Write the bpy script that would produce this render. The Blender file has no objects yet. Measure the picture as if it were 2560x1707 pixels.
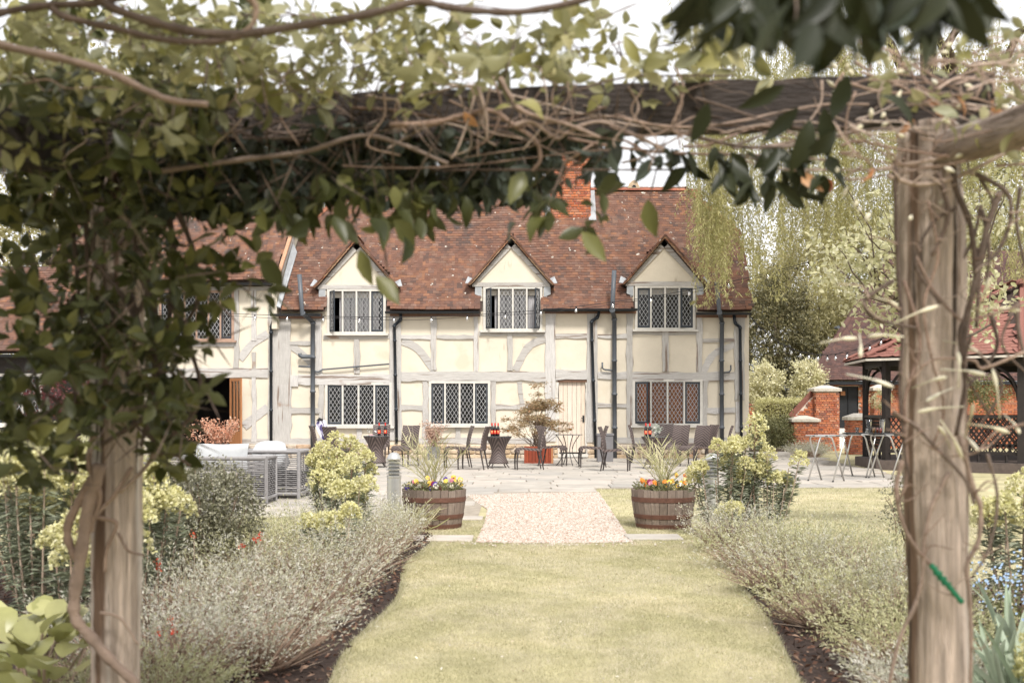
import bpy, math, random
import numpy as np
from mathutils import Vector, Matrix

SC = bpy.context.scene
COL = SC.collection
R = math.radians
random.seed(7)
rng = np.random.default_rng(7)

# ------------------------------------------------------------------ camera, sky, sun, exposure
EYE = 1.3          # eye height above the lawn
HZ = 1030.0        # picture row of the horizon (2560 x 1707 photograph)
FP = 3000.0        # focal length in photograph pixels
cd = bpy.data.cameras.new('camera')
cam = bpy.data.objects.new('camera', cd); COL.objects.link(cam)
cam.location = (0, 0, EYE); cam.rotation_euler = (R(90), 0, 0)
cd.sensor_width = 36.0; cd.lens = 36.0 * FP / 2560.0
cd.shift_y = (HZ - 853.5) / 2560.0
cd.clip_start = 0.05; cd.clip_end = 2000
cd.dof.use_dof = True; cd.dof.focus_distance = 24.0; cd.dof.aperture_fstop = 4.0
SC.camera = cam

SUN_TO = Vector((0.16, -0.62, 0.78)).normalized()
wd = bpy.data.worlds.new('World'); SC.world = wd; wd.use_nodes = True
nt = wd.node_tree; nt.nodes.clear()
sky = nt.nodes.new('ShaderNodeTexSky'); sky.sky_type = 'NISHITA'; sky.sun_disc = False
sky.sun_elevation = math.asin(SUN_TO.z); sky.sun_rotation = math.atan2(SUN_TO.x, SUN_TO.y)
sky.dust_density = 4.0; sky.air_density = 1.0; sky.ozone_density = 1.0
hs = nt.nodes.new('ShaderNodeHueSaturation'); hs.inputs['Saturation'].default_value = 0.10
bg = nt.nodes.new('ShaderNodeBackground'); bg.inputs['Strength'].default_value = 0.135
wo = nt.nodes.new('ShaderNodeOutputWorld')
ov_ = nt.nodes.new('ShaderNodeMix'); ov_.data_type = 'RGBA'; ov_.inputs[0].default_value = 0.7; ov_.inputs[7].default_value = (5.3, 5.3, 5.4, 1)   # even high cloud
nt.links.new(sky.outputs[0], hs.inputs['Color']); nt.links.new(hs.outputs[0], ov_.inputs[6]); nt.links.new(ov_.outputs[2], bg.inputs[0]); nt.links.new(bg.outputs[0], wo.inputs[0])
sd = bpy.data.lights.new('sun', 'SUN'); sd.energy = 2.2; sd.angle = R(10); sd.color = (1.0, 0.955, 0.89)
sun = bpy.data.objects.new('sun', sd); COL.objects.link(sun)
sun.rotation_euler = SUN_TO.to_track_quat('Z', 'Y').to_euler(); sun.location = (5, -8, 12)
SC.view_settings.view_transform = 'Standard'; SC.view_settings.look = 'None'
SC.view_settings.exposure = 1.02; SC.view_settings.gamma = 1.0
SC.view_settings.use_curve_mapping = False
SC.cycles.use_denoising = True
SC.cycles.max_bounces = 8; SC.cycles.transparent_max_bounces = 12
SC.cycles.diffuse_bounces = 4; SC.cycles.caustics_reflective = False; SC.cycles.caustics_refractive = False

# ------------------------------------------------------------------ helpers
def at(px, py, Y):                      # the point at depth Y seen at a photograph pixel
    return Vector(((px - 1280) * Y / FP, Y, EYE + (HZ - py) * Y / FP))
def ground(px, py, z=0.0):
    Y = FP * (EYE - z) / (py - HZ)
    return Vector(((px - 1280) * Y / FP, Y, z))

def tag(o, label=None, cat=None, group=None, kind=None):
    if label: o['label'] = label
    if cat: o['category'] = cat
    if group: o['group'] = group
    if kind: o['kind'] = kind
    return o
def empty(name, loc=(0, 0, 0), label=None, cat=None, group=None, parent=None):
    o = bpy.data.objects.new(name, None); COL.objects.link(o); o.location = loc; o.empty_display_size = 0.1
    tag(o, label, cat, group)
    return o
def put(name, me, parent=None, mw=None):
    """link a mesh object; coordinates are world ones even under an Empty placed elsewhere"""
    o = bpy.data.objects.new(name, me); COL.objects.link(o)
    if parent is not None:
        o.parent = parent
        if parent.type == 'EMPTY' and parent.get('w', 1): o.matrix_parent_inverse = Matrix.Translation(-Vector(parent.location))
        elif parent.type == 'MESH' and parent.get('pm'): pass
    if mw is not None: o.matrix_basis = mw
    return o

class MB:
    def __init__(s): s.v = []; s.f = []; s.sh = []
    def add(s, vs, fs, sh=0.0):
        n = len(s.v); s.v += [tuple(p) for p in vs]; s.f += [tuple(i + n for i in f) for f in fs]; s.sh += [sh] * len(vs); return s
    def box(s, c, d, rz=0.0, sh=0.0, rot=None):
        x, y, z = d[0] / 2, d[1] / 2, d[2] / 2
        vs = [Vector((i * x, j * y, k * z)) for k in (-1, 1) for j in (-1, 1) for i in (-1, 1)]
        m = rot if rot is not None else Matrix.Rotation(rz, 3, 'Z')
        vs = [m @ p + Vector(c) for p in vs]
        return s.add(vs, [(0, 2, 3, 1), (4, 5, 7, 6), (0, 1, 5, 4), (2, 6, 7, 3), (0, 4, 6, 2), (1, 3, 7, 5)], sh)
    def box2(s, a, b, sh=0.0):
        return s.box([(p + q) / 2 for p, q in zip(a, b)], [abs(q - p) for p, q in zip(a, b)], sh=sh)
    def bar(s, a, b, w, t, up=(0, 0, 1), sh=0.0):
        a = Vector(a); b = Vector(b); d = (b - a); L = d.length; d.normalize()
        x = d.cross(Vector(up))
        if x.length < 1e-4: x = d.cross(Vector((1, 0, 0)))
        x.normalize(); z = x.cross(d)
        m = Matrix((x, d, z)).transposed()
        return s.box((a + b) / 2, (w, L, t), rot=m, sh=sh)
    def tube(s, pts, rs, n=8, cap=True, sh=0.0):
        pts = [Vector(p) for p in pts]; k = len(pts)
        if not hasattr(rs, '__len__'): rs = [rs] * k
        vs = []; up = None
        for i, p in enumerate(pts):
            t = (pts[min(i + 1, k - 1)] - pts[max(i - 1, 0)])
            if t.length < 1e-9: t = Vector((0, 0, 1))
            t.normalize()
            if up is None:
                up = t.cross(Vector((0.13, 0.27, 0.95)))
                if up.length < .05: up = t.cross(Vector((1, 0, 0)))
            up = (up - t * up.dot(t)).normalized(); w = t.cross(up)
            for j in range(n):
                a = 2 * math.pi * j / n
                vs.append(p + (up * math.cos(a) + w * math.sin(a)) * rs[i])
        fs = [(i * n + j, i * n + (j + 1) % n, (i + 1) * n + (j + 1) % n, (i + 1) * n + j) for i in range(k - 1) for j in range(n)]
        if cap: fs += [tuple(range(n - 1, -1, -1)), tuple((k - 1) * n + j for j in range(n))]
        return s.add(vs, fs, sh)
    def lathe(s, prof, n=16, c=(0, 0, 0), cap=True, sh=0.0):
        vs = []; k = len(prof)
        for r, z in prof:
            for j in range(n):
                a = 2 * math.pi * j / n
                vs.append((c[0] + r * math.cos(a), c[1] + r * math.sin(a), c[2] + z))
        fs = [(i * n + j, i * n + (j + 1) % n, (i + 1) * n + (j + 1) % n, (i + 1) * n + j) for i in range(k - 1) for j in range(n)]
        if cap: fs += [tuple(range(n - 1, -1, -1)), tuple((k - 1) * n + j for j in range(n))]
        return s.add(vs, fs, sh)
    def prism(s, poly, vec, sh=0.0):
        n = len(poly); a = [Vector(p) for p in poly]; v = Vector(vec)
        vs = a + [p + v for p in a]
        return s.add(vs, [tuple(range(n - 1, -1, -1)), tuple(range(n, 2 * n))] + [(i, (i + 1) % n, n + (i + 1) % n, n + i) for i in range(n)], sh)
    def mesh(s, name, mat, smooth=False):
        me = bpy.data.meshes.new(name); me.from_pydata(s.v, [], s.f)
        if mat is not None: me.materials.append(mat)
        if any(s.sh): me.attributes.new('shade', 'FLOAT', 'POINT').data.foreach_set('value', s.sh)
        if smooth: me.polygons.foreach_set('use_smooth', [True] * len(me.polygons))
        me.update(); return me
    def build(s, name, mat, parent=None, smooth=False, kind=None):
        o = put(name, s.mesh(name, mat, smooth), parent)
        if kind: o['kind'] = kind
        return o

def np_mesh(name, V, loops, starts, mat, shade=None, smooth=False):
    me = bpy.data.meshes.new(name)
    me.vertices.add(len(V)); me.vertices.foreach_set('co', np.ascontiguousarray(V, dtype=np.float32).ravel())
    me.loops.add(len(loops)); me.loops.foreach_set('vertex_index', np.ascontiguousarray(loops, dtype=np.int32))
    me.polygons.add(len(starts)); me.polygons.foreach_set('loop_start', np.ascontiguousarray(starts, dtype=np.int32))
    me.materials.append(mat)
    me.update(calc_edges=True)
    if shade is not None: me.attributes.new('shade', 'FLOAT', 'POINT').data.foreach_set('value', np.ascontiguousarray(shade, dtype=np.float32))
    if smooth: me.polygons.foreach_set('use_smooth', np.ones(len(starts), dtype=bool))
    return me

def template(kind):
    """leaf shape: u across, v along, w out of the blade, and its faces"""
    if kind == 'rhomb':
        return np.array([(0, 0, 0), (.5, .45, .08), (0, 1, -.04), (-.5, .45, .08)], float), [(0, 1, 2), (0, 2, 3)]
    if kind == 'needle':
        return np.array([(0, 0, 0), (.5, .35, .004), (0, 1, .01), (-.5, .35, -.004)], float), [(0, 1, 2), (0, 2, 3)]
    if kind == 'blade':
        return np.array([(-.5, 0, 0), (.5, 0, 0), (0, 1, .25)], float), [(0, 1, 2)]
    prof = {'ovate': [(0, .03), (.14, .27), (.38, .5), (.66, .40), (.88, .16)],
            'lance': [(0, .05), (.15, .3), (.4, .5), (.7, .36), (.88, .15)],
            'round': [(0, .04), (.08, .22), (.3, .46), (.58, .5), (.84, .34)],
            'spike': [(0, .4), (.25, .5), (.5, .45), (.75, .3), (.93, .12)],
            'strap': [(0, .32), (.25, .46), (.55, .5), (.8, .36), (.93, .16)],
            'petal': [(0, .08), (.3, .34), (.6, .5), (.85, .44), (.97, .22)]}[kind]
    curl = {'spike': .05, 'ovate': .16, 'lance': .25, 'round': .12, 'strap': .35, 'petal': .2}[kind]
    fold = {'spike': .006, 'ovate': .20, 'lance': .16, 'round': .22, 'strap': .05, 'petal': .12}[kind]
    vs = []
    for v, h in prof:
        b = -curl * v * v
        vs += [(-h, v, b + fold * h), (0, v, b), (h, v, b + fold * h)]
    n = len(prof); vs.append((0, 1, -curl))
    fs = []
    for i in range(n - 1):
        a = i * 3
        fs += [(a, a + 1, a + 4, a + 3), (a + 1, a + 2, a + 5, a + 4)]
    a = (n - 1) * 3
    fs += [(a, a + 1, 3 * n), (a + 1, a + 2, 3 * n)]
    return np.array(vs, float), fs

def frames(D, N):
    D = D / np.maximum(np.linalg.norm(D, axis=1, keepdims=True), 1e-9)
    S = np.cross(D, N); S = S / np.maximum(np.linalg.norm(S, axis=1, keepdims=True), 1e-9)
    return D, np.cross(S, D), S
def leaf_mesh(name, P, D, N, L, W, kind, mat, shade=None):
    T, F = template(kind); D, N, S = frames(D, N); n = len(P)
    L = np.broadcast_to(L, (n,)); W = np.broadcast_to(W, (n,))
    V = P[:, None, :] + T[None, :, 0, None] * (W[:, None] * S)[:, None, :].reshape(n, 1, 3) + T[None, :, 1, None] * (L[:, None] * D)[:, None, :] + T[None, :, 2, None] * (L[:, None] * N)[:, None, :]
    k = len(T); base = np.array([i for f in F for i in f]); sizes = np.array([len(f) for f in F])
    loops = (base[None] + np.arange(n)[:, None] * k).ravel()
    tot = np.tile(sizes, n); starts = np.concatenate([[0], np.cumsum(tot)[:-1]])
    if shade is None: shade = rng.random(n)
    return np_mesh(name, V.reshape(-1, 3), loops, starts, mat, np.repeat(shade, k), smooth=len(F) > 2)
_var = {}
def leaf_variants(kind, mat, n=14):
    key = (kind, mat.name)
    if key not in _var:
        out = []
        T, F = template(kind)
        for i in range(n):
            V = T.copy(); c = rng.normal(0, .09); tw = rng.normal(0, .25) * (.06 if kind in ('spike', 'strap') else 1)
            V[:, 2] += c * np.sin(V[:, 1] * 3.1) + tw * V[:, 0] * V[:, 1]
            V[:, 0] += rng.normal(0, .10) * np.sin(V[:, 1] * 3.1) * .5
            me = bpy.data.meshes.new('leaf'); me.from_pydata(V.tolist(), [], F); me.materials.append(mat)
            me.attributes.new('shade', 'FLOAT', 'POINT').data.foreach_set('value', [(i + .5) / n] * len(V))
            me.polygons.foreach_set('use_smooth', [True] * len(F)); out.append(me)
        _var[key] = out
    return _var[key]
def leaf_objects(parent, P, D, N, L, W, kind, mat, name='leaf'):
    D, N, S = frames(D, N); vs = leaf_variants(kind, mat); L = np.broadcast_to(L, (len(P),)); W = np.broadcast_to(W, (len(P),))
    for i in range(len(P)):
        m = Matrix(((S[i, 0] * W[i], D[i, 0] * L[i], N[i, 0] * L[i], P[i, 0]), (S[i, 1] * W[i], D[i, 1] * L[i], N[i, 1] * L[i], P[i, 1]),
                    (S[i, 2] * W[i], D[i, 2] * L[i], N[i, 2] * L[i], P[i, 2]), (0, 0, 0, 1)))
        put(name, vs[rng.integers(len(vs))], parent, m)
def leaves(parent, P, D, N, L, W, kind, mat, nobj=0, name='leaf', rest='foliage', shade=None):
    """the leaves that show largest become objects of their own, the others one mesh of kind stuff"""
    n = len(P); L = np.broadcast_to(L, (n,)).copy(); W = np.broadcast_to(W, (n,)).copy()
    rem = np.ones(n, bool)
    if nobj:
        px = 1280 + P[:, 0] / P[:, 1] * FP; py = HZ - (P[:, 2] - EYE) / P[:, 1] * FP
        sc = np.where((px > 0) & (px < 2560) & (py > 0) & (py < 1707), L * W / P[:, 1] ** 2.5, -1)
        pick = np.argsort(-sc)[:nobj]; pick = pick[sc[pick] > 0]; rem[pick] = False
        leaf_objects(parent, P[pick], D[pick], N[pick], L[pick], W[pick], kind, mat, name)
    if rem.any():
        o = put(rest, leaf_mesh(rest, P[rem], D[rem], N[rem], L[rem], W[rem], kind, mat, None if shade is None else shade[rem]), parent)
        if nobj or n > 1: o['kind'] = 'stuff'
        return o
def rdir(n, up=0.0):
    v = rng.normal(size=(n, 3)); v /= np.linalg.norm(v, axis=1, keepdims=True); v[:, 2] += up
    return v / np.linalg.norm(v, axis=1, keepdims=True)
def wiggle(a, b, n=8, amp=.05, sag=0.0):
    a = Vector(a); b = Vector(b); o = []
    w = Vector((0, 0, 0)); L = (b - a).length
    for i in range(n + 1):
        t = i / n
        if 0 < i < n: w = w * .55 + Vector(rng.normal(0, amp, 3))
        o.append(a.lerp(b, t) + w * (math.sin(math.pi * t) * .8 + .2 if 0 < i < n else 0) + Vector((0, 0, -sag * 4 * t * (1 - t) * L)))
    return o
def smooth_path(pts, k=5):
    p = [Vector(q) for q in pts]; p = [p[0] * 2 - p[1]] + p + [p[-1] * 2 - p[-2]]; o = []
    for i in range(1, len(p) - 2):
        for j in range(k):
            t = j / k
            o.append(.5 * ((2 * p[i]) + (p[i + 1] - p[i - 1]) * t + (2 * p[i - 1] - 5 * p[i] + 4 * p[i + 1] - p[i + 2]) * t * t + (3 * p[i] - p[i - 1] - 3 * p[i + 1] + p[i + 2]) * t ** 3))
    o.append(p[-2]); return o
def copy_tree(o, parent=None):
    c = o.copy(); COL.objects.link(c)
    if parent is not None: c.parent = parent; c.matrix_parent_inverse = o.matrix_parent_inverse.copy()
    for ch in list(o.children): copy_tree(ch, c)
    return c

# ------------------------------------------------------------------ materials
def mat(name, cols, rough=.8, var=.25, scale=6.0, stretch=(1, 1, 1), bump=.0, bscale=None, metal=0.0, spec=.3, spots=None, coat=0.0, local=False):
    """procedural surface: colour ramp picked per piece, noise for tone, fine bump, optional spots (colour, scale, threshold)"""
    m = bpy.data.materials.new(name); m.use_nodes = True; t = m.node_tree; n = t.nodes; n.clear(); lk = t.links.new
    out = n.new('ShaderNodeOutputMaterial'); b = n.new('ShaderNodeBsdfPrincipled'); lk(b.outputs[0], out.inputs[0])
    b.inputs['Roughness'].default_value = rough; b.inputs['Metallic'].default_value = metal
    b.inputs['Specular IOR Level'].default_value = spec
    if coat: b.inputs['Coat Weight'].default_value = coat
    if local:
        tc = n.new('ShaderNodeTexCoord'); pos = tc.outputs['Object']
    else:
        g = n.new('ShaderNodeNewGeometry'); pos = g.outputs['Position']
    mp = n.new('ShaderNodeMapping'); mp.inputs['Scale'].default_value = stretch; lk(pos, mp.inputs['Vector'])
    nz = n.new('ShaderNodeTexNoise'); nz.inputs['Scale'].default_value = scale; nz.inputs['Detail'].default_value = 6; nz.inputs['Roughness'].default_value = .62
    lk(mp.outputs[0], nz.inputs['Vector'])
    a = n.new('ShaderNodeAttribute'); a.attribute_name = 'shade'
    oi = n.new('ShaderNodeObjectInfo')
    ad = n.new('ShaderNodeMath'); ad.operation = 'ADD'; lk(a.outputs['Fac'], ad.inputs[0]); lk(oi.outputs['Random'], ad.inputs[1])
    fr = n.new('ShaderNodeMath'); fr.operation = 'FRACT'; lk(ad.outputs[0], fr.inputs[0])
    if len(cols) > 1:
        rp = n.new('ShaderNodeValToRGB'); e = rp.color_ramp.elements
        while len(e) < len(cols): e.new(0.5)
        for i, c in enumerate(cols): e[i].position = i / (len(cols) - 1); e[i].color = (*c, 1)
        lk(fr.outputs[0], rp.inputs[0]); colr = rp.outputs[0]
    else:
        rg = n.new('ShaderNodeRGB'); rg.outputs[0].default_value = (*cols[0], 1); colr = rg.outputs[0]
    mr = n.new('ShaderNodeMapRange'); mr.inputs[1].default_value = .25; mr.inputs[2].default_value = .75
    mr.inputs[3].default_value = 1 - var; mr.inputs[4].default_value = 1 + var * .8; lk(nz.outputs[0], mr.inputs[0])
    h = n.new('ShaderNodeHueSaturation'); lk(colr, h.inputs['Color']); lk(mr.outputs[0], h.inputs['Value']); colr = h.outputs[0]
    if spots:
        for sc_, ssc, th, *st in [spots] if not isinstance(spots, list) else spots:
            z2 = n.new('ShaderNodeTexNoise'); z2.inputs['Scale'].default_value = ssc; z2.inputs['Detail'].default_value = 5
            if st:
                mp2 = n.new('ShaderNodeMapping'); mp2.inputs['Scale'].default_value = st[0]; lk(pos, mp2.inputs['Vector']); lk(mp2.outputs[0], z2.inputs['Vector'])
            else: lk(pos, z2.inputs['Vector'])
            m2 = n.new('ShaderNodeMapRange'); m2.inputs[1].default_value = th; m2.inputs[2].default_value = th + .07; lk(z2.outputs[0], m2.inputs[0])
            mx = n.new('ShaderNodeMix'); mx.data_type = 'RGBA'; lk(m2.outputs[0], mx.inputs[0]); lk(colr, mx.inputs[6]); mx.inputs[7].default_value = (*sc_, 1)
            colr = mx.outputs[2]
    lk(colr, b.inputs['Base Color'])
    if bump:
        z3 = n.new('ShaderNodeTexNoise'); z3.inputs['Scale'].default_value = bscale or scale * 4; z3.inputs['Detail'].default_value = 5; lk(mp.outputs[0], z3.inputs['Vector'])
        bp = n.new('ShaderNodeBump'); bp.inputs['Strength'].default_value = bump; bp.inputs['Distance'].default_value = .02; lk(z3.outputs[0], bp.inputs['Height']); lk(bp.outputs[0], b.inputs['Normal'])
    return m
def leafmat(name, cols, trans=.35, rough=.45, spec=.35, var=.2, back=None):
    m = mat(name, cols, rough=rough, var=var, scale=9.0, spec=spec); t = m.node_tree; n = t.nodes; lk = t.links.new
    b = [x for x in n if x.type == 'BSDF_PRINCIPLED'][0]; out = [x for x in n if x.type == 'OUTPUT_MATERIAL'][0]
    src = b.inputs['Base Color'].links[0].from_socket
    if back:
        g = n.new('ShaderNodeNewGeometry'); mx = n.new('ShaderNodeMix'); mx.data_type = 'RGBA'
        lk(g.outputs['Backfacing'], mx.inputs[0]); lk(src, mx.inputs[6]); mx.inputs[7].default_value = (*back, 1); src = mx.outputs[2]; lk(src, b.inputs['Base Color'])
    tr = n.new('ShaderNodeBsdfTranslucent'); ms = n.new('ShaderNodeMixShader'); ms.inputs[0].default_value = trans
    hv = n.new('ShaderNodeHueSaturation'); hv.inputs['Value'].default_value = 1.3; lk(src, hv.inputs['Color']); lk(hv.outputs[0], tr.inputs['Color'])
    lk(b.outputs[0], ms.inputs[1]); lk(tr.outputs[0], ms.inputs[2]); lk(ms.outputs[0], out.inputs[0])
    return m
def glassmat(name, tint=(1, 1, 1), gloss=.12):
    m = bpy.data.materials.new(name); m.use_nodes = True; t = m.node_tree; n = t.nodes; n.clear(); lk = t.links.new
    out = n.new('ShaderNodeOutputMaterial'); tr = n.new('ShaderNodeBsdfTransparent'); tr.inputs[0].default_value = (*tint, 1)
    gl = n.new('ShaderNodeBsdfGlossy'); gl.inputs['Roughness'].default_value = .04
    lw = n.new('ShaderNodeLayerWeight'); lw.inputs[0].default_value = .25
    mr = n.new('ShaderNodeMapRange'); mr.inputs[3].default_value = gloss * .2; mr.inputs[4].default_value = .8; lk(lw.outputs['Fresnel'], mr.inputs[0])
    ms = n.new('ShaderNodeMixShader'); lk(mr.outputs[0], ms.inputs[0]); lk(tr.outputs[0], ms.inputs[1]); lk(gl.outputs[0], ms.inputs[2]); lk(ms.outputs[0], out.inputs[0])
    return m

M = {}
M['plaster'] = mat('cream limewash plaster', [(.605, .545, .445)], rough=.9, var=.09, scale=1.6, bump=.18, bscale=14, spots=[((.55, .485, .38), .9, .60), ((.46, .40, .31), 2.6, .68, (2.2, 1, .45))])
M['tim_v'] = mat('weathered oak upright', [(.47, .45, .425), (.40, .38, .355), (.52, .50, .48)], rough=.85, var=.22, scale=9, stretch=(6, 1, .5), bump=.5, spots=[((.20, .15, .12), 3.2, .60, (5, 1, .22)), ((.30, .22, .17), 1.6, .66)])
M['tim_h'] = mat('weathered oak beam', [(.47, .45, .425), (.40, .38, .355), (.52, .50, .48)], rough=.85, var=.22, scale=9, stretch=(.5, 1, 6), bump=.5, spots=[((.20, .15, .12), 3.2, .60, (.22, 1, 5)), ((.30, .22, .17), 1.6, .66)])
M['tim_d'] = mat('brown oak', [(.16, .09, .06)], rough=.8, var=.3, scale=8, stretch=(1, 1, 1), bump=.4)
M['frame'] = mat('pale painted oak window frame', [(.55, .525, .48)], rough=.7, var=.15, scale=7, bump=.2)
M['tile'] = mat('old clay roof tile', [(.148, .073, .049), (.108, .060, .046), (.162, .077, .049), (.125, .066, .049), (.082, .052, .043), (.145, .073, .051), (.205, .098, .056), (.115, .066, .052), (.168, .098, .070), (.135, .064, .044), (.18, .110, .084)], rough=.88, var=.28, scale=5, bump=.35, bscale=40, spots=[((.55, .52, .46), 6.5, .675), ((.07, .055, .05), 1.1, .66)])
M['verge'] = mat('pale verge tile', [(.42, .22, .13), (.50, .36, .24), (.34, .14, .08), (.46, .30, .18), (.25, .13, .09)], rough=.9, var=.3, scale=14, bump=.4)
M['tile2'] = mat('brown clay roof tile', [(.085, .047, .041), (.062, .038, .036), (.10, .053, .044), (.075, .043, .039), (.12, .063, .050)], rough=.88, var=.28, scale=5, bump=.35, bscale=40, spots=((.45, .42, .37), 7, .72))
M['ridge'] = mat('red ridge tile', [(.30, .10, .06), (.26, .10, .07), (.33, .14, .08)], rough=.85, var=.25, scale=8, bump=.3)
M['under'] = mat('roof underlay', [(.055, .038, .032)], rough=.95, var=.2)
M['lead'] = mat('pale lead flashing', [(.33, .345, .36)], rough=.6, var=.2, scale=6, bump=.2)
M['came'] = mat('lead came', [(.34, .34, .34)], rough=.55, var=.1)
M['steel'] = mat('dark casement', [(.035, .042, .052)], rough=.45, var=.15)
M['gutter'] = mat('black gutter', [(.018, .02, .023)], rough=.35, var=.15)
M['pipe'] = mat('grey soil pipe', [(.09, .10, .115)], rough=.42, var=.15, scale=3)
M['pipeb'] = mat('black downpipe', [(.022, .028, .036)], rough=.38, var=.15)
M['glass'] = glassmat('leaded window glass', (.9, .9, .9), .05)
M['room'] = mat('room in painted shade', [(.016, .014, .013)], rough=.9, var=.2)  # near-black colour stands in for the shade indoors
M['curtain'] = mat('grey net curtain', [(.42, .41, .42)], rough=.9, var=.2, scale=5, stretch=(5, 1, .6))
M['valance'] = mat('cream valance', [(.62, .57, .50)], rough=.9, var=.1)
M['blind'] = mat('brown wooden blind', [(.44, .16, .06)], rough=.6, var=.35, scale=6, stretch=(.3, 1, 9))
M['brick'] = mat('red brick', [(.42, .13, .055), (.33, .10, .055), (.50, .19, .09), (.28, .09, .06), (.45, .15, .065), (.40, .16, .10), (.20, .085, .065), (.52, .24, .14)], rough=.9, var=.3, scale=11, bump=.4, spots=((.60, .52, .44), 5.5, .70))
M['mortar'] = mat('lime mortar', [(.58, .50, .42)], rough=.95, var=.2, scale=12, bump=.3)
M['stone'] = mat('rubble stone', [(.44, .33, .22), (.50, .40, .29), (.36, .27, .19), (.48, .36, .22), (.42, .36, .30), (.52, .44, .33), (.34, .20, .12)], rough=.9, var=.35, scale=9, bump=.6)
M['cap'] = mat('cast stone coping', [(.50, .46, .40)], rough=.9, var=.25, scale=9, bump=.4)
M['door'] = mat('sun bleached plank door', [(.62, .53, .44), (.58, .48, .38), (.66, .57, .49)], rough=.8, var=.2, scale=8, stretch=(7, 1, .4), bump=.3)
M['doordk'] = mat('black painted door', [(.02, .022, .025)], rough=.5, var=.15)
M['oakdoor'] = mat('orange oak door', [(.38, .17, .075)], rough=.55, var=.25, scale=9, stretch=(5, 1, .5))
M['iron'] = mat('black iron', [(.02, .02, .022)], rough=.5, var=.2)
M['gaz'] = mat('black stained timber', [(.022, .017, .015)], rough=.6, var=.3, scale=9, bump=.2)
M['shingle'] = mat('red felt shingle', [(.235, .105, .082), (.205, .092, .075), (.26, .12, .094)], rough=.95, var=.18, scale=30, bump=.3)
M['white'] = mat('white paint', [(.75, .74, .71)], rough=.7, var=.1)
M['grass'] = mat('dry spring lawn', [(.40, .36, .21)], rough=.95, var=.35, scale=2.3, bump=.5, bscale=90, spots=((.47, .41, .25), .7, .54))
M['blade'] = leafmat('grass blade', [(.24, .24, .118), (.365, .345, .20), (.465, .43, .29), (.605, .55, .43)], trans=.3, rough=.6)
M['slab'] = mat('pale sandstone flag', [(.385, .35, .305), (.34, .315, .28), (.42, .375, .33), (.365, .335, .295), (.31, .29, .265)], rough=.85, var=.22, scale=2.2, bump=.25, bscale=16, spots=((.33, .29, .25), 1.4, .64))
M['joint'] = mat('sandy joint', [(.30, .26, .21)], rough=.95, var=.3, scale=8)
M['gravel'] = mat('pale gravel bed', [(.42, .33, .265)], rough=.95, var=.35, scale=30, bump=.6, bscale=60)
M['pebble'] = mat('gravel stone', [(.45, .41, .36), (.52, .48, .435), (.37, .30, .24), (.43, .38, .325), (.27, .17, .12), (.49, .45, .405)], rough=.85, var=.1, scale=8)
M['soil'] = mat('dark garden soil', [(.034, .021, .016)], rough=.95, var=.4, scale=9, bump=.9, bscale=28)
M['bark'] = mat('bark mulch chip', [(.09, .045, .03), (.045, .026, .02), (.16, .08, .05), (.06, .033, .025), (.26, .17, .12), (.035, .022, .018)], rough=.9, var=.2)
M['trunk'] = mat('tree bark', [(.11, .085, .065)], rough=.95, var=.4, scale=7, stretch=(3, 3, .6), bump=.7)
M['twig'] = mat('grey brown twig', [(.16, .115, .085), (.12, .085, .065)], rough=.9, var=.3)
M['l_willow'] = leafmat('willow leaf', [(.36, .34, .14), (.43, .40, .19), (.28, .275, .10), (.50, .46, .25)], trans=.45)
M['l_yellow'] = leafmat('young yellow green leaf', [(.32, .29, .145), (.38, .345, .18), (.26, .24, .11), (.43, .39, .23)], trans=.4)
M['l_pale'] = leafmat('pale spring leaf', [(.44, .425, .25), (.51, .49, .32), (.36, .355, .18), (.58, .565, .42)], trans=.4)
M['l_dark'] = leafmat('dark conifer spray', [(.12, .11, .05), (.07, .07, .03), (.17, .15, .07), (.25, .215, .105)], trans=.15)
M['l_mid'] = leafmat('mid green leaf', [(.15, .155, .065), (.11, .115, .045), (.20, .195, .09), (.26, .245, .13)], trans=.3)
M['l_hedge'] = leafmat('yellow hedge leaf', [(.54, .51, .27), (.45, .43, .19), (.62, .59, .36)], trans=.3)
M['l_cream'] = leafmat('cream edged leaf', [(.66, .62, .42), (.56, .53, .31), (.74, .71, .54), (.44, .43, .22)], trans=.3)
M['l_burg'] = leafmat('burgundy leaf', [(.14, .03, .035), (.09, .025, .03), (.20, .06, .05)], trans=.3)
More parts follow.
